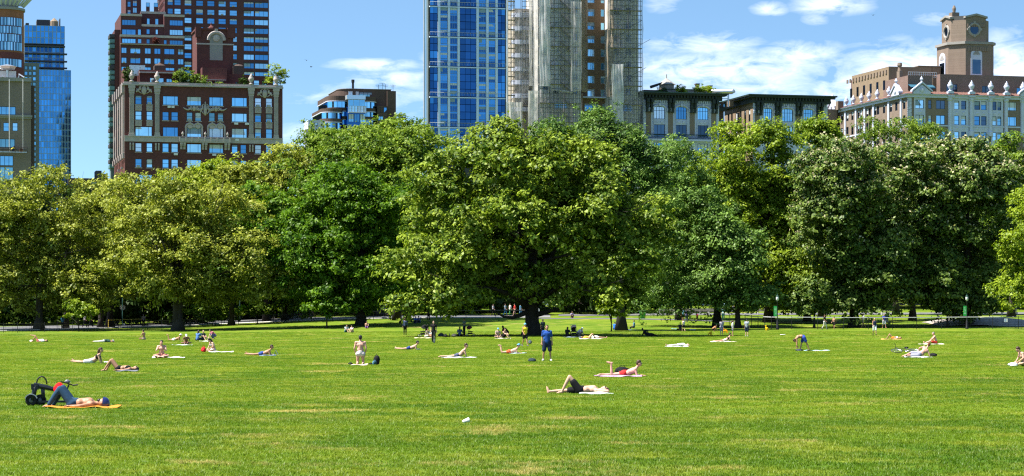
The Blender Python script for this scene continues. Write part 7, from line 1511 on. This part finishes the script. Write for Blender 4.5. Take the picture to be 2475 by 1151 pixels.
# --- shade of the oak and the bank behind
P('person in navy shirt and black trousers standing with back turned', (979, 810), 'stand', rz=OR(175), skin='tan', hair='brown', top=('shirt', (.05, .07, .14)), bottom=('pants', BLACK), shoes=BLACK, sleeve=.9); P('person in black t-shirt cycling straight towards the camera', (1048, 829), 'stand', skin='fair', hair='brown', top=('shirt', (.018, .016, .018)), bottom=('pants', BLACK), shoes=BLACK, lift=.06)
xb, yb, zb = on_ground(1049, 830); bike('dark bicycle under the black t-shirt rider', (xb, yb, zb), OR(88), 0, (.04, .04, .045))
P('person in striped shirt sitting on the sunlit bank', (836, 804), 'sit', rz=OR(35), skin='fair', hair='brown', top=('shirt', (.40, .46, .46)), bottom=('long', (.04, .12, .13)), sc=.95); P('small person in pink sitting beside the striped shirt', (852, 804), 'sit', rz=OR(-30), skin='fair', hair='brown', top=('shirt', (.55, .40, .42)), bottom=('shorts', (.4, .3, .3)), sc=.85); P('person in purple leggings sitting on the bank in the maple shade edge', (887, 794), 'sit', skin='tan', hair='black', long=True, top=('shirt', (.40, .24, .16)), bottom=('pants', (.11, .04, .24)), low=True, sc=.95)
for i, (px, py, lab, c1, c2, rz) in enumerate([(1003, 782, 'person in bright blue sitting in the oak shade at the kerb', (.04, .13, .42), NAVY, 30), (1014, 781, 'person in blue jeans sitting close by the bright blue shirt', (.06, .10, .26), JEAN, -40), (968, 782, 'dim person in dark blue sitting left of the bright blue shirt', (.04, .05, .12), BLACK, 10)]): P(lab, (px, py), 'sit', rz=OR(rz), skin='tan', hair='black', top=('shirt', c1), bottom=('pants', c2))
stroller('black hooded pram on the blanket left of the oak', (1024, 815), BLACK, OR(-20), M_BLACK, 1.15); P('person sitting low beside the black pram', (1030, 816), 'sit', rz=OR(60), skin='tan', hair='black', top=('shirt', (.25, .22, .16)), bottom=('shorts', (.55, .5, .42)), low=True); P('child in white sitting on the blanket by the pram', (1039, 816), 'cross', rz=OR(-20), skin='fair', hair='blond', top=('shirt', WHITE), bottom=('shorts', (.5, .4, .3)), sc=.75); towel('cream picnic blanket under the black pram', (1027, 818), 1.9, 1.2, (.66, .54, .36), cat='blanket')
bag('cool_box', 'dark bag right of the black t-shirt rider', (1066, 814), (.6, .4, .36), (.03, .04, .05), 91); bag('picnic_bag', 'second dark bag right of the rider', (1077, 815), (.45, .35, .3), BLACK, 92); 
def bottle(): X, Y, Z = on_ground(1086, 815); o = MB().lathe([(.05, 0), (.05, .26), (.02, .34), (.02, .42)], 8).build('bottle', M_BLACK, None, (X, Y, Z), smooth=True); tag(o, 'dark bottle standing in the oak shade', 'bottle')
bottle()
bag('storage_box', 'low dark box bag left of the sitting blue top', (1098, 815), (.55, .4, .34), (.05, .05, .045), 93, False)
P('person in dim blue top sitting in the shade by the maroon stroller', (1111, 813), 'cross', rz=OR(170), skin='tan', hair='black', long=True, top=('shirt', (.09, .13, .22)), bottom=('pants', BLACK)); P('person in grey-green standing at the maroon stroller handle', (1122, 813), 'stand', phone=True, rz=OR(-60), skin='tan', hair='black', top=('shirt', (.12, .16, .17)), bottom=('pants', BLACK)); stroller('maroon hooded stroller in the shade left of the oak', (1137, 813), (.09, .02, .035), OR(180), M_BLACK)
P('person in blue cap sitting at the shade edge', (1203, 817), 'cross', rz=OR(20), skin='fair', hair='brown', hat=SKYB, top=('shirt', (.35, .26, .22)), bottom=('shorts', NAVY)); P('person in black tank hugging knees at the shade edge', (1217, 817), 'sit', rz=OR(50), skin='fair', hair='brown', top=('shirt', BLACK), tank=True, bottom=('shorts', BLACK)); P('person in dark clothes squatting behind the shade edge pair', (1224, 812), 'crouch', rz=OR(-60), skin='deep', hair='black', top=('shirt', BLACK), bottom=('pants', BLACK), sc=1.1); towel('pale blanket at the shade edge left of the oak trunk', (1215, 819), 1.5, .9, (.62, .55, .48), cat='blanket')
P('person in dark clothes standing behind the blue t-shirt', (1312, 815), 'stand', rz=OR(30), skin='deep', hair='black', top=('shirt', (.02, .03, .04)), bottom=('pants', BLACK), sc=.98)
P('long-haired person in black sitting by the white stroller', (1371, 814), 'cross', rz=OR(150), skin='tan', hair='black', long=True, top=('shirt', BLACK), bottom=('pants', BLACK)); stroller('pale framed stroller right of the oak trunk', (1387, 814), (.45, .30, .26), OR(95), M_METAL, 1.1); P('person in white leaning over beside the pale stroller', (1399, 814), 'crouch', rz=OR(60), skin='fair', hair='grey', top=('shirt', (.62, .55, .64)), bottom=('pants', (.25, .22, .2)), hat=(.5, .62, .55)); towel('blue blanket under the pale stroller group', (1384, 816), 1.8, 1.1, (.16, .20, .28), cat='blanket')
P('tanned person lying with knees up on a cream blanket right of the stroller', (1424, 819), 'supine', skin='tan', hair='black', mir=True, both=True, top=('shirt', (.62, .42, .06)), bottom=('shorts', (.5, .32, .2))); P('pale person lying behind the tanned knees', (1443, 818), 'supine', skin='fair', hair='brown', mir=True, top=('shirt', WHITE), bottom=('trunks', WHITE)); towel('cream blanket right of the pale stroller', (1430, 820), 2.2, .9, (.64, .58, .48), cat='blanket')
P('person in all black reclining in the oak shadow', (1566, 813), 'recline', mir=True, skin='deep', hair='black', top=('shirt', BLACK), bottom=('pants', BLACK), shoes=BLACK, sleeve=.9, sc=1.05)
for i, (px, py, lab, c1, c2, k, rz) in enumerate([(1485, 797, 'person in vivid blue sitting on the shaded bank', (.03, .13, .46), NAVY, 'sit', 160), (1499, 797, 'person in blue jeans lying back on the shaded bank', (.05, .07, .16), (.05, .14, .40), 'sit', 70), (1513, 796, 'person in violet top sitting on the shaded blanket', (.16, .15, .36), BLACK, 'sit', -40), (1532, 795, 'person in teal leaning forward by the shaded blanket', (.05, .18, .26), BLACK, 'bench', -90)]): P(lab, (px, py), k, rz=OR(rz), skin='tan', hair='black', top=('shirt', c1), bottom=('pants', c2), lift=-.3 if k == 'bench' else 0)
towel('blue and white blanket on the shaded bank', (1510, 798), 2.6, 1.0, (.30, .36, .55), cat='blanket')
# --- along the park drive
ROADP = [(151, 796, 'person in bright blue at the dark left fence', 'stand', (.10, .32, .52), BLACK, 0), (205, 792, 'person in white walking on the drive behind the left fence', 'walk', (.5, .48, .52), BLACK, 80), (219, 791, 'person in dark green beside the white walker on the drive', 'walk', (.05, .07, .06), BLACK, 80), (308, 784, 'person in red walking by the stop sign', 'walk', (.50, .07, .06), (.3, .1, .08), -70), (318, 785, 'person in orange-red walking behind the red one', 'walk', (.55, .12, .05), (.20, .3, .36), -70), (340, 781, 'person with bare tanned arms walking beyond the barrier', 'walk', (.10, .12, .26), BLACK, -80), (347, 791, 'person in pinkish grey standing at the fence near the thick trunk', 'stand', (.28, .20, .22), BLACK, 10),
         (1192, 765, 'person in pale grey on the drive left of the oak trunk', 'walk', (.4, .4, .42), BLACK, 70), (1221, 764, 'person in light blue jeans on the drive behind the oak', 'walk', (.35, .45, .5), (.08, .25, .40), 60), (1233, 764, 'person in white and green on the drive behind the oak', 'walk', (.6, .6, .58), (.04, .22, .08), -60), (1244, 764, 'person in red top on the drive behind the oak', 'walk', (.62, .06, .05), (.4, .25, .2), -80), (1258, 764, 'person in sky blue on the drive beside the oak trunk', 'walk', (.12, .34, .50), (.1, .25, .36), 75), (942, 775, 'person in maroon standing under the dark parasol', 'stand', (.16, .02, .04), BLACK, 20), (929, 764, 'person in white shirt sitting high at the vendor cart', 'stand', (.6, .56, .6), BLACK, -20), (1036, 776, 'person in red cap and dark clothes at the kerb', 'stand', (.06, .04, .05), BLACK, 0), (860, 772, 'dim person in grey at the drive under the maple', 'stand', (.10, .10, .11), BLACK, 15), (1383, 769, 'person in mauve sitting on the low wall beyond the oak', 'sit', (.24, .20, .30), BLACK, 0), (1773, 757, 'person in pink top on the distant promenade', 'walk', (.45, .25, .28), (.12, .12, .2), 60)]
for px, py, lab, k, c1, c2, rz in ROADP: P(lab, (px, py), k, rz=OR(rz), skin='tan', hair='black', top=('shirt', c1), bottom=('pants', c2))
for px, py, lab, c1, hel, rz in [(456, 785, 'cyclist in blue jersey behind the thick plane trunk', (.10, .14, .34), None, 0), (474, 786, 'cyclist in lime vest and white helmet on the drive', (.36, .50, .12), WHITE, 5), (556, 782, 'cyclist in white with tanned arms on the drive', (.50, .48, .46), None, 180), (722, 773, 'cyclist in pale grey jersey leaning forward near the sapling', (.50, .54, .58), WHITE, 180), (748, 773, 'dim cyclist in dark clothes right behind the pale jersey', (.14, .16, .2), None, 180)]:
    X, Y, Z = on_ground(px, py); P(lab, (px, py), 'cycle', rz=OR(rz), skin='tan', hair='black', top=('shirt', c1), bottom=('shorts', BLACK), helmet=hel, loc=(X, Y, Z + .06)); bike('bicycle ridden by the ' + lab.split(' behind')[0].split(' on the')[0].split(' near')[0].split(' right')[0], (X, Y, Z + .06), OR(rz), 0, (.12, .12, .13), group='bicycles on the park drive')
def washer():
    r = BEIGE.root; p = Matrix.Translation(Vector((BEIGE.X0, BEIGE.D, 0))) @ Matrix.Rotation(TH, 4, 'Z') @ Vector(CRADLE); P('window cleaner in green helmet and yellow vest on the hanging cradle', (0, 0), 'crouch', rz=OR(140), skin='tan', hair='black', top=('shirt', (.5, .42, .05)), bottom=('pants', NAVY), helmet=(.10, .50, .06), loc=tuple(p), sc=1.3)
washer()

# ------------------------------------------------------------------ scooter, toys, street furniture
def scooter():
    X, Y, Z = on_ground(92, 984); s = empty('folding_scooter', (X, Y + .35, Z), OR(6)); tag(s, 'black folding electric scooter lying tilted behind the person in jeans', 'scooter'); ty = pmat('tyre', (.015, .015, .015), .8)
    for x, y in ((-.24, 0), (-.02, .06)): w = MB().torus((x, y, .15), .105, .045, 'y', 20, 8).build('wheel', ty, s, smooth=True); MB().ball((x, y, .15), (.075, .04, .075), 10, 5).build('hub', pmat('hub_grey', (.12, .12, .13), .4), w, smooth=True)
    n = 8; m = MB().xprism([(-.24 + .17 * math.cos(t), .15 + .17 * math.sin(t)) for t in [math.pi * (.1 + .8 * k / n) for k in range(n + 1)]] + [(-.24 + .145 * math.cos(t), .15 + .145 * math.sin(t)) for t in [math.pi * (.9 - .8 * k / n) for k in range(n + 1)]], -.06, .06); m.build('mudguard', pmat('mudguard_silver', (.35, .36, .38), .3), s)
    MB().tube([(-.22, 0, .15), (-.17, 0, .34), (-.14, 0, .52)], [.05, .06, .07], 8).tube([(.06, .05, .14), (.04, .03, .5)], .05, 8).build('fork', pmat('scooter_body', (.018, .02, .026), .35), s, smooth=True)
    MB().tube([(-.18, 0, .53), (.1, .02, .48), (.42, .04, .40), (.62, .05, .36)], [.07, .065, .05, .04], 8).box(-.24, -.06, -.06, .06, .42, .56).build('frame', pmat('scooter_body', (.018, .02, .026), .35), s); MB().box(.0, .8, -.08, .10, .09, .14).build('deck', pmat('scooter_body', (.018, .02, .026), .35), s)
    MB().tube([(.02 + .13 * math.cos(t), 0, .55 + .20 * math.sin(t)) for t in [math.pi * k / 10 for k in range(11)]], .018, 6).build('cable_lock', M_BLACK, s, smooth=True); MB().tube([(.62, .05, .36), (.70, .05, .55)], .02, 6).tube([(.50, -.1, .62), (.64, .05, .58), (.80, .12, .52)], .016, 6).tube([(.78, .1, .52), (.92, .1, .54)], .022, 6).build('handlebar', M_BLACK, s); m = MB(); lump(m, (.66, .0, .62), (.08, .05, .05), 3); m.build('headlamp', pmat('hub_grey', (.12, .12, .13), .4), s)
    b = MB(); lump(b, (.46, -.02, .42), (.15, .12, .18), 8, 12, 8, .1); o = b.build('red_jacket', cloth((.62, .012, .016)), None, (X, Y + .35, Z), OR(6), smooth=True); tag(o, 'bright red jacket bundled on the folding scooter', 'jacket')
scooter()
def cup(): X, Y, Z = on_ground(1126, 1026); o = empty('paper_cup', (X, Y, Z + .07), OR(25)); o.rotation_euler = (0, OR(72), OR(20)); o.scale = (.75,) * 3; tag(o, 'discarded white paper cup lying on the near lawn', 'cup'); MB().lathe([(.045, -.09), (.065, .09), (.068, .09), (.068, .10), (.06, .10), (.042, -.08)], 12).build('cup_body', cloth(WHITE), o, smooth=True); MB().lathe([(.04, .085), (.062, .088)], 12).build('lid', cloth((.6, .62, .66)), o)
cup()
def frisbee(): X, Y, Z = on_ground(1892, 811); o = MB().lathe([(.0, .03), (.20, .03), (.26, .06), (.27, .02), (.2, .0)], 14).build('frisbee', cloth(WHITE), None, (X, Y, Z + .05), smooth=True); tag(o, 'white flying disc lying on the right lawn', 'disc')
frisbee()
def toy(label, at, col, seed):
    X, Y, Z = on_ground(*at); r = empty('ride_toy', (X, Y, Z), seed); tag(r, label, 'toy'); m = MB(); lump(m, (0, 0, .26), (.26, .12, .10), seed); m.tube([(.14, 0, .3), (.2, 0, .56)], .05, 6); m.build('body', cloth(col), r, smooth=True); MB().tube([(.2, -.14, .56), (.2, .14, .56)], .02, 5).build('handle', cloth(col), r)
    for x, y in ((-.2, -.12), (-.2, .12), (.2, 0)): MB().torus((x, y, .11), .08, .03, 'y', 12, 5).build('wheel', cloth(tuple(c * .8 for c in col)), r)
toy('yellow plastic ride toy left of the long grey dress', (1717, 811), (.70, .42, .01), 1); toy('yellow plastic ride toy beside the rope fence', (1853, 799), (.72, .46, .01), 2); toy('small orange toy right of the long grey dress', (1753, 805), (.72, .28, .01), 3)
def bird(px, py, Y, label, rz):
    o = empty('bird', (at_depth(px, Y), Y, zof(py, Y)), rz); tag(o, label, 'bird', 'birds in the sky'); MB().ball((0, 0, 0), (.05, .16, .05), 6, 5).add([(0, -.14, 0), (0, -.22, .0), (.02, -.14, .02)], [(0, 1, 2)]).build('body', M_BLACK, o, smooth=True)
    for s in (-1, 1): MB().add([(0, .08, .02), (s * .22, .04, .10), (s * .42, -.06, .05), (s * .2, -.08, .08), (0, -.06, .02)], [(0, 1, 3, 4), (1, 2, 3)]).build('wing', M_BLACK, o)
bird(741, 146, 300, 'small dark bird flying left of the rounded block', .4); bird(752, 162, 310, 'second small dark bird a little lower and right', 1.2); bird(2110, 37, 300, 'lone dark bird in the sky left of the belvedere tower', -.5)
GRN = pmat('park_green', (.012, .045, .028), .5, var=.1)
def lamp(px, py, label, banner, writing):
    X, Y, Z = on_ground(px, py); h = zof(720, Y) - Z; r = empty('lamp_post', (X, Y, Z)); tag(r, label, 'lamp post', 'park lamp posts')
    MB().lathe([(.20, 0), (.20, .12), (.14, .2), (.13, .9), (.09, 1.0), (.055, 1.2), (.045, h * .86), (.07, h * .87), (.05, h * .9)], 10).build('post', M_BLACK, r, smooth=True); l = MB().lathe([(.08, h * .9), (.17, h * .94), (.16, h * 1.02), (.09, h * 1.06)], 10).build('lantern', pmat('lantern_glass', (.55, .58, .58), .3, var=.05), r, smooth=True); MB().lathe([(.18, h * 1.04), (.10, h * 1.09), (.03, h * 1.1), (.03, h * 1.15)], 10).build('cap', GRN, l); b = MB().box(-.43, -.05, -.01, .01, h * .42, h * .74).build('banner', pmat('banner_green', (.02, .34, .06), .7, var=.1), r); m = MB()
    rr = random.Random(px)
    for k in range(5): z = h * (.48 + .045 * k); x = -.36; [m.box(x + .07 * q, x + .07 * q + .04, -.014, -.0105, z, z + .10) for q in range(4) if rr.random() < .75]
    m.build('banner_lettering', cloth((.45, .62, .5)), b); MB().tube([(-.45, 0, h * .745), (0, 0, h * .745)], .012, 4).tube([(-.45, 0, h * .415), (0, 0, h * .415)], .012, 4).build('banner_arm', M_BLACK, r)
lamp(1879, 797, 'park lamp post with green banner before the yellow-green tree', 1, 1); lamp(2337, 795, 'park lamp post with green banner before the right blossoming tree', 1, 1)
def stop_sign():
    X, Y, Z = on_ground(296, 789); r = empty('stop_sign', (X, Y, Z)); tag(r, 'back of an octagonal stop sign on a green pole with a lamp', 'sign'); h = zof(698, Y) - Z; MB().tube([(0, 0, -.1), (0, 0, h)], .055, 7).build('pole', pmat('pole_teal', (.06, .16, .15), .5), r); MB().xprism([(.40 * math.cos(t), h * .50 + .40 * math.sin(t)) for t in [math.pi / 8 + math.pi / 4 * k for k in range(8)]], .06, .075).build('plate', pmat('sign_back', (.34, .32, .28), .6), r); MB().box(-.1, .3, -.12, .1, h, h + .24).build('signal_box', S_WHITE, r); MB().box(.02, .34, .05, .08, .1, .4).build('notice', S_WHITE, r)
stop_sign()
def pole(): X, Y, Z = on_ground(580, 776); r = empty('street_lamp', (X, Y, Z)); h = zof(655, Y) - Z; tag(r, 'tall dark street lamp pole behind the left shrubs', 'street lamp'); MB().lathe([(.14, 0), (.12, .8), (.07, 1.0), (.05, h)], 8).build('pole', GRN, r, smooth=True); MB().tube([(0, 0, h), (.3, 0, h + .3), (1.1, 0, h + .25)], .035, 5).build('arm', GRN, r); m = MB(); lump(m, (1.3, 0, h + .22), (.28, .12, .07), 2); m.build('lamp_head', pmat('lantern_glass', (.55, .58, .58), .3), r, smooth=True)
pole()
def roundsign(): X, Y, Z = on_ground(1298, 769); r = empty('road_sign', (X, Y, Z)); tag(r, 'pale round sign just right of the oak trunk', 'sign'); h = zof(754, Y) - Z + .2; h = max(h, 1.0); MB().tube([(0, 0, -.1), (0, 0, h + .2)], .03, 5).build('pole', M_METAL, r); MB().xprism([(.36 * math.cos(t), h + .36 * math.sin(t)) for t in [2 * math.pi * k / 16 for k in range(16)]], -.05, -.035).build('plate', pmat('sign_pale', (.50, .52, .56), .6), r)
roundsign()
def bin_(): X, Y, Z = on_ground(1553, 771); r = empty('litter_bin', (X, Y, Z)); tag(r, 'bright green litter bin under the trees right of the oak', 'bin'); MB().lathe([(.28, 0), (.30, .05), (.42, .85), (.45, .86), (.45, .92), (.40, .92), (.28, .1)], 12).build('bin_body', pmat('bin_green', (.02, .36, .03), .5), r, smooth=True); MB().tube([(-.42, 0, .88), (-.5, 0, 1.05), (-.3, 0, 1.15), (.3, 0, 1.05)], .025, 5).build('liner', cloth((.4, .42, .4)), r)
bin_()
def parasol(): X, Y, Z = on_ground(944, 774); r = empty('parasol', (X + .2, Y + .4, Z)); tag(r, 'dark parasol over the vendor by the drive', 'parasol'); MB().tube([(0, 0, 0), (0, 0, 2.35)], .025, 6).build('pole', M_METAL, r); MB().lathe([(1.05, 1.95), (1.08, 1.98), (.6, 2.25), (.05, 2.4), (.02, 2.45)], 8).build('canopy', cloth((.05, .045, .07)), r)
parasol()
def cart(): X, Y, Z = on_ground(925, 768); r = empty('vendor_cart', (X, Y + 1.2, Z)); tag(r, 'dark vendor cart with pale trim left of the parasol', 'cart'); MB().box(-.9, .7, -.4, .4, .4, 1.15).build('cart_body', pmat('cart_dark', (.05, .05, .055), .5), r); MB().box(-.95, .75, -.45, .45, 1.153, 1.22).build('counter', S_LIME, r); [MB().torus((x, -.45, .3), .27, .03, 'y', 14, 5).build('wheel', M_BLACK, r) for x in (-.6, .45)]
cart()
def bench(px, py, i):
    X, Y, Z = on_ground(px, py); r = empty('park_bench', (X, Y, Z)); tag(r, BENCHL[i], 'bench', 'benches along the promenade'); wd = pmat('bench_wood', (.26, .24, .20), .8)
    for k in range(3): MB().box(-1.1, 1.1, -.2 + .15 * k, -.09 + .15 * k, .43, .46).build('seat_slat', wd, r)
    for k in range(3): MB().box(-1.1, 1.1, .28 + .03 * k, .31 + .03 * k, .54 + .14 * k, .65 + .14 * k).build('back_slat', wd, r)
    for x in (-1.1, 0, 1.1): MB().box(x - .05, x + .05, -.22, .3, 0, .425).tube([(x, .3, .4), (x, .36, .95)], .03, 5).build('leg', pmat('bench_concrete', (.4, .39, .37), .9), r)
BENCHL = ['pale park bench farthest left on the promenade right of the oak', 'park bench directly left of the child in crimson', 'park bench between crimson child and turquoise person', 'park bench behind the turquoise person', 'park bench behind the left lamp post', 'park bench between the two lamp posts left part', 'park bench between the two lamp posts middle part', 'park bench between the two lamp posts right part', 'park bench near the right lamp post', 'park bench behind the low yellow-green shrub']
for i, px in enumerate((1612, 1650, 1692, 1732, 1850, 1930, 2030, 2150, 2380, 2440)): bench(px, 761.5, i)
# --- fences: every post is its own part
def fence(label, pts, hgt, step, mat, mesh=True, rail=.03, low=None):
    """pts: photo points of the foot line"""
    W = [Vector(on_ground(*p)) for p in pts]; acc = [0]
    for a, b in zip(W, W[1:]): acc.append(acc[-1] + (b - a).length)
    def at(s):
        for i in range(len(W) - 1):
            if s <= acc[i + 1] or i == len(W) - 2:
                t = (s - acc[i]) / (acc[i + 1] - acc[i]); p = W[i].lerp(W[i + 1], min(1, t)); return Vector((p.x, p.y, ground(p.x, p.y)))
    o = at(0); root = empty('fence', o); tag(root, label, 'fence'); n = int(acc[-1] / step); pm = MB().tube([(0, 0, -.2), (0, 0, hgt)], .035, 6).ball((0, 0, hgt + .03), .045, 6, 4).mesh('post', mat)
    Q = [at(acc[-1] * i / n) for i in range(n + 1)]
    for q in Q: link('post', pm, root, q - o)
    m = MB().tube([q - o + Vector((0, 0, hgt * .97)) for q in Q], rail, 5); m.build('top_rail', low or mat, root)
    if mesh:
        m = MB(); [m.tube([q - o + Vector((0, 0, hgt * f)) for q in Q], .012, 3, False) for f in (.12, .34, .56, .78)]
        for a, b in zip(Q, Q[1:]):
            for k in range(4): p = a.lerp(b, (k + .5) / 4) - o; m.tube([p, p + Vector((0, 0, hgt * .97))], .010, 3, False)
        m.build('wire', M_BLACK, root)
    return root
fence('dark wire fence along the left edge of the lawn', [(-60, 806), (150, 802), (430, 794), (520, 788)], 1.15, 2.6, M_BLACK); fence('dark wire fence climbing towards the sapling and the maple', [(535, 787), (700, 780), (870, 775), (1000, 773)], 1.15, 2.6, M_BLACK); fence('split rail fence behind the oak along the drive', [(1055, 770), (1130, 770), (1270, 769.5)], 1.1, 3.4, pmat('rail_wood', (.10, .085, .07), .9), False, .06)
fence('rope topped wire fence across the right of the lawn', [(1745, 783), (1800, 790), (1870, 796), (2050, 797), (2250, 796), (2475, 795), (2640, 795)], 1.45, 3.0, M_BLACK, True, .045, pmat('rope_pale', (.45, .45, .46), .7))
def barrier():
    X, Y, Z = on_ground(262, 793); X2, Y2, Z2 = on_ground(346, 790); r = empty('barrier', (X, Y, Z)); tag(r, 'yellow topped road barrier beside the stop sign', 'barrier'); d = Vector((X2 - X, Y2 - Y, Z2 - Z)); MB().tube([(0, 0, 1.05), d + Vector((0, 0, 1.05))], .05, 5).build('rail', pmat('barrier_yellow', (.55, .38, .06), .6), r); [MB().tube([d * t, d * t + Vector((0, 0, 1.05))], .05, 5).build('leg', pmat('barrier_yellow', (.55, .38, .06), .6), r) for t in (0, .33, .66, 1)]
barrier()
def notice(): X, Y, Z = on_ground(2431, 796); r = empty('notice_board', (X, Y - .06, Z)); tag(r, 'small white and blue notice on the rope fence', 'notice'); MB().box(-.2, .2, -.01, .01, .85, 1.25).build('board', S_WHITE, r); MB().box(-.17, .03, -.015, -.0105, .92, 1.2).build('print', cloth((.3, .4, .6)), r)
notice()
finish_soft()
# ------------------------------------------------------------------ grass
def grass():
    rng = np.random.default_rng(5)
    m = bpy.data.materials.new('grass_blade'); m.use_nodes = True; nt = m.node_tree; L = nt.links.new
    nt.nodes.remove(nt.nodes['Principled BSDF']); out = nt.nodes['Material Output']
    c = grass_colour(nt, 1.0); d = N(nt, 'ShaderNodeBsdfDiffuse'); t = N(nt, 'ShaderNodeBsdfTranslucent'); L(c, d.inputs[0]); L(c, t.inputs[0])
    a = N(nt, 'ShaderNodeMixShader'); a.inputs[0].default_value = .40; L(d.outputs[0], a.inputs[1]); L(t.outputs[0], a.inputs[2])
    g = N(nt, 'ShaderNodeBsdfGlossy'); g.inputs['Roughness'].default_value = .45; b = N(nt, 'ShaderNodeMixShader'); b.inputs[0].default_value = .012; L(a.outputs[0], b.inputs[1]); L(g.outputs[0], b.inputs[2]); L(b.outputs[0], out.inputs[0])
    tufts = []
    for q in range(5):
        r = random.Random(q); V = []; Fq = []
        for k in range(16):
            x, y = r.gauss(0, .055), r.gauss(0, .055); h = r.uniform(.035, .085); an = r.uniform(0, 6.28); ln = r.uniform(.2, .9) * h; w = r.uniform(.004, .007); dx, dy = math.cos(an), math.sin(an); o = len(V)
            V += [(x - dy * w, y + dx * w, -.01), (x + dy * w, y - dx * w, -.01), (x + dx * ln * .4 + dy * w * .8, y + dy * ln * .4 - dx * w * .8, h * .6), (x + dx * ln * .4 - dy * w * .8, y + dy * ln * .4 + dx * w * .8, h * .6), (x + dx * ln, y + dy * ln, h)]
            Fq += [(o, o + 1, o + 2), (o, o + 2, o + 3), (o + 3, o + 2, o + 4)]
        tufts.append(np_mesh('tuft', V, Fq, m))
    # one sheet of points, each carrying a tuft; denser near the camera
    P = []; S = []
    def zone(y0, y1, dens, sc):
        A = 0; ys_ = np.arange(y0, y1, 4.0)
        for y in ys_:
            hw = (y + 4) * .245 + 2.5; n = int(dens * 2 * hw * 4); x = rng.uniform(-hw, hw, n); yy = y + rng.uniform(0, 4, n)
            P.append(np.stack([x, yy, np.zeros(n)], 1)); S.append(np.full(n, sc) * rng.uniform(.6, 1.35, n))
    zone(24, 52, 60, 1.0); zone(52, 84, 32, 1.3); zone(84, 130, 14, 1.8); zone(130, 200, 6.0, 2.4); zone(200, 262, 3.0, 2.8)
    P = np.concatenate(P); S = np.concatenate(S)
    gz = np.vectorize(ground); far = P[:, 1] > 60; P[far, 2] = gz(P[far, 0], P[far, 1])
    me = bpy.data.meshes.new('grass'); me.vertices.add(len(P)); me.vertices.foreach_set('co', P.astype(np.float32).ravel())
    at = me.attributes.new('size', 'FLOAT', 'POINT'); at.data.foreach_set('value', S.astype(np.float32)); at = me.attributes.new('spin', 'FLOAT', 'POINT'); at.data.foreach_set('value', rng.uniform(0, 6.28, len(P)).astype(np.float32))
    at = me.attributes.new('tall', 'FLOAT', 'POINT'); at.data.foreach_set('value', (rng.uniform(.45, 1.0, len(P)) * .85).astype(np.float32)); at = me.attributes.new('pick', 'INT', 'POINT'); at.data.foreach_set('value', rng.integers(0, 5, len(P)).astype(np.int32))
    o = link('grass', me); tag(o, 'mown meadow grass blades across the lawn', 'grass', kind='stuff')
    lib = bpy.data.collections.new('grass_tufts')
    for k, tm in enumerate(tufts): to = bpy.data.objects.new('grass_tuft', tm); lib.objects.link(to)
    ng = bpy.data.node_groups.new('grass_scatter', 'GeometryNodeTree'); ng.interface.new_socket('Geometry', in_out='INPUT', socket_type='NodeSocketGeometry'); ng.interface.new_socket('Geometry', in_out='OUTPUT', socket_type='NodeSocketGeometry')
    gi = ng.nodes.new('NodeGroupInput'); go = ng.nodes.new('NodeGroupOutput'); ip = ng.nodes.new('GeometryNodeInstanceOnPoints'); ci = ng.nodes.new('GeometryNodeCollectionInfo'); ci.inputs['Collection'].default_value = lib; ci.inputs['Separate Children'].default_value = True
    def attr(nm, ty): n = ng.nodes.new('GeometryNodeInputNamedAttribute'); n.data_type = ty; n.inputs[0].default_value = nm; return n.outputs[0]
    ng.links.new(gi.outputs[0], ip.inputs['Points']); ng.links.new(ci.outputs[0], ip.inputs['Instance']); ip.inputs['Pick Instance'].default_value = True; ng.links.new(attr('pick', 'INT'), ip.inputs['Instance Index'])
    cx = ng.nodes.new('ShaderNodeCombineXYZ'); ng.links.new(attr('spin', 'FLOAT'), cx.inputs[2]); e2r = ng.nodes.new('FunctionNodeEulerToRotation'); ng.links.new(cx.outputs[0], e2r.inputs[0]); ng.links.new(e2r.outputs[0], ip.inputs['Rotation'])
    sv = ng.nodes.new('ShaderNodeCombineXYZ'); sa = attr('size', 'FLOAT'); [ng.links.new(sa, sv.inputs[i]) for i in (0, 1)]; ng.links.new(attr('tall', 'FLOAT'), sv.inputs[2]); ng.links.new(sv.outputs[0], ip.inputs['Scale']); ng.links.new(ip.outputs[0], go.inputs[0])
    md = o.modifiers.new('scatter', 'NODES'); md.node_group = ng
grass()
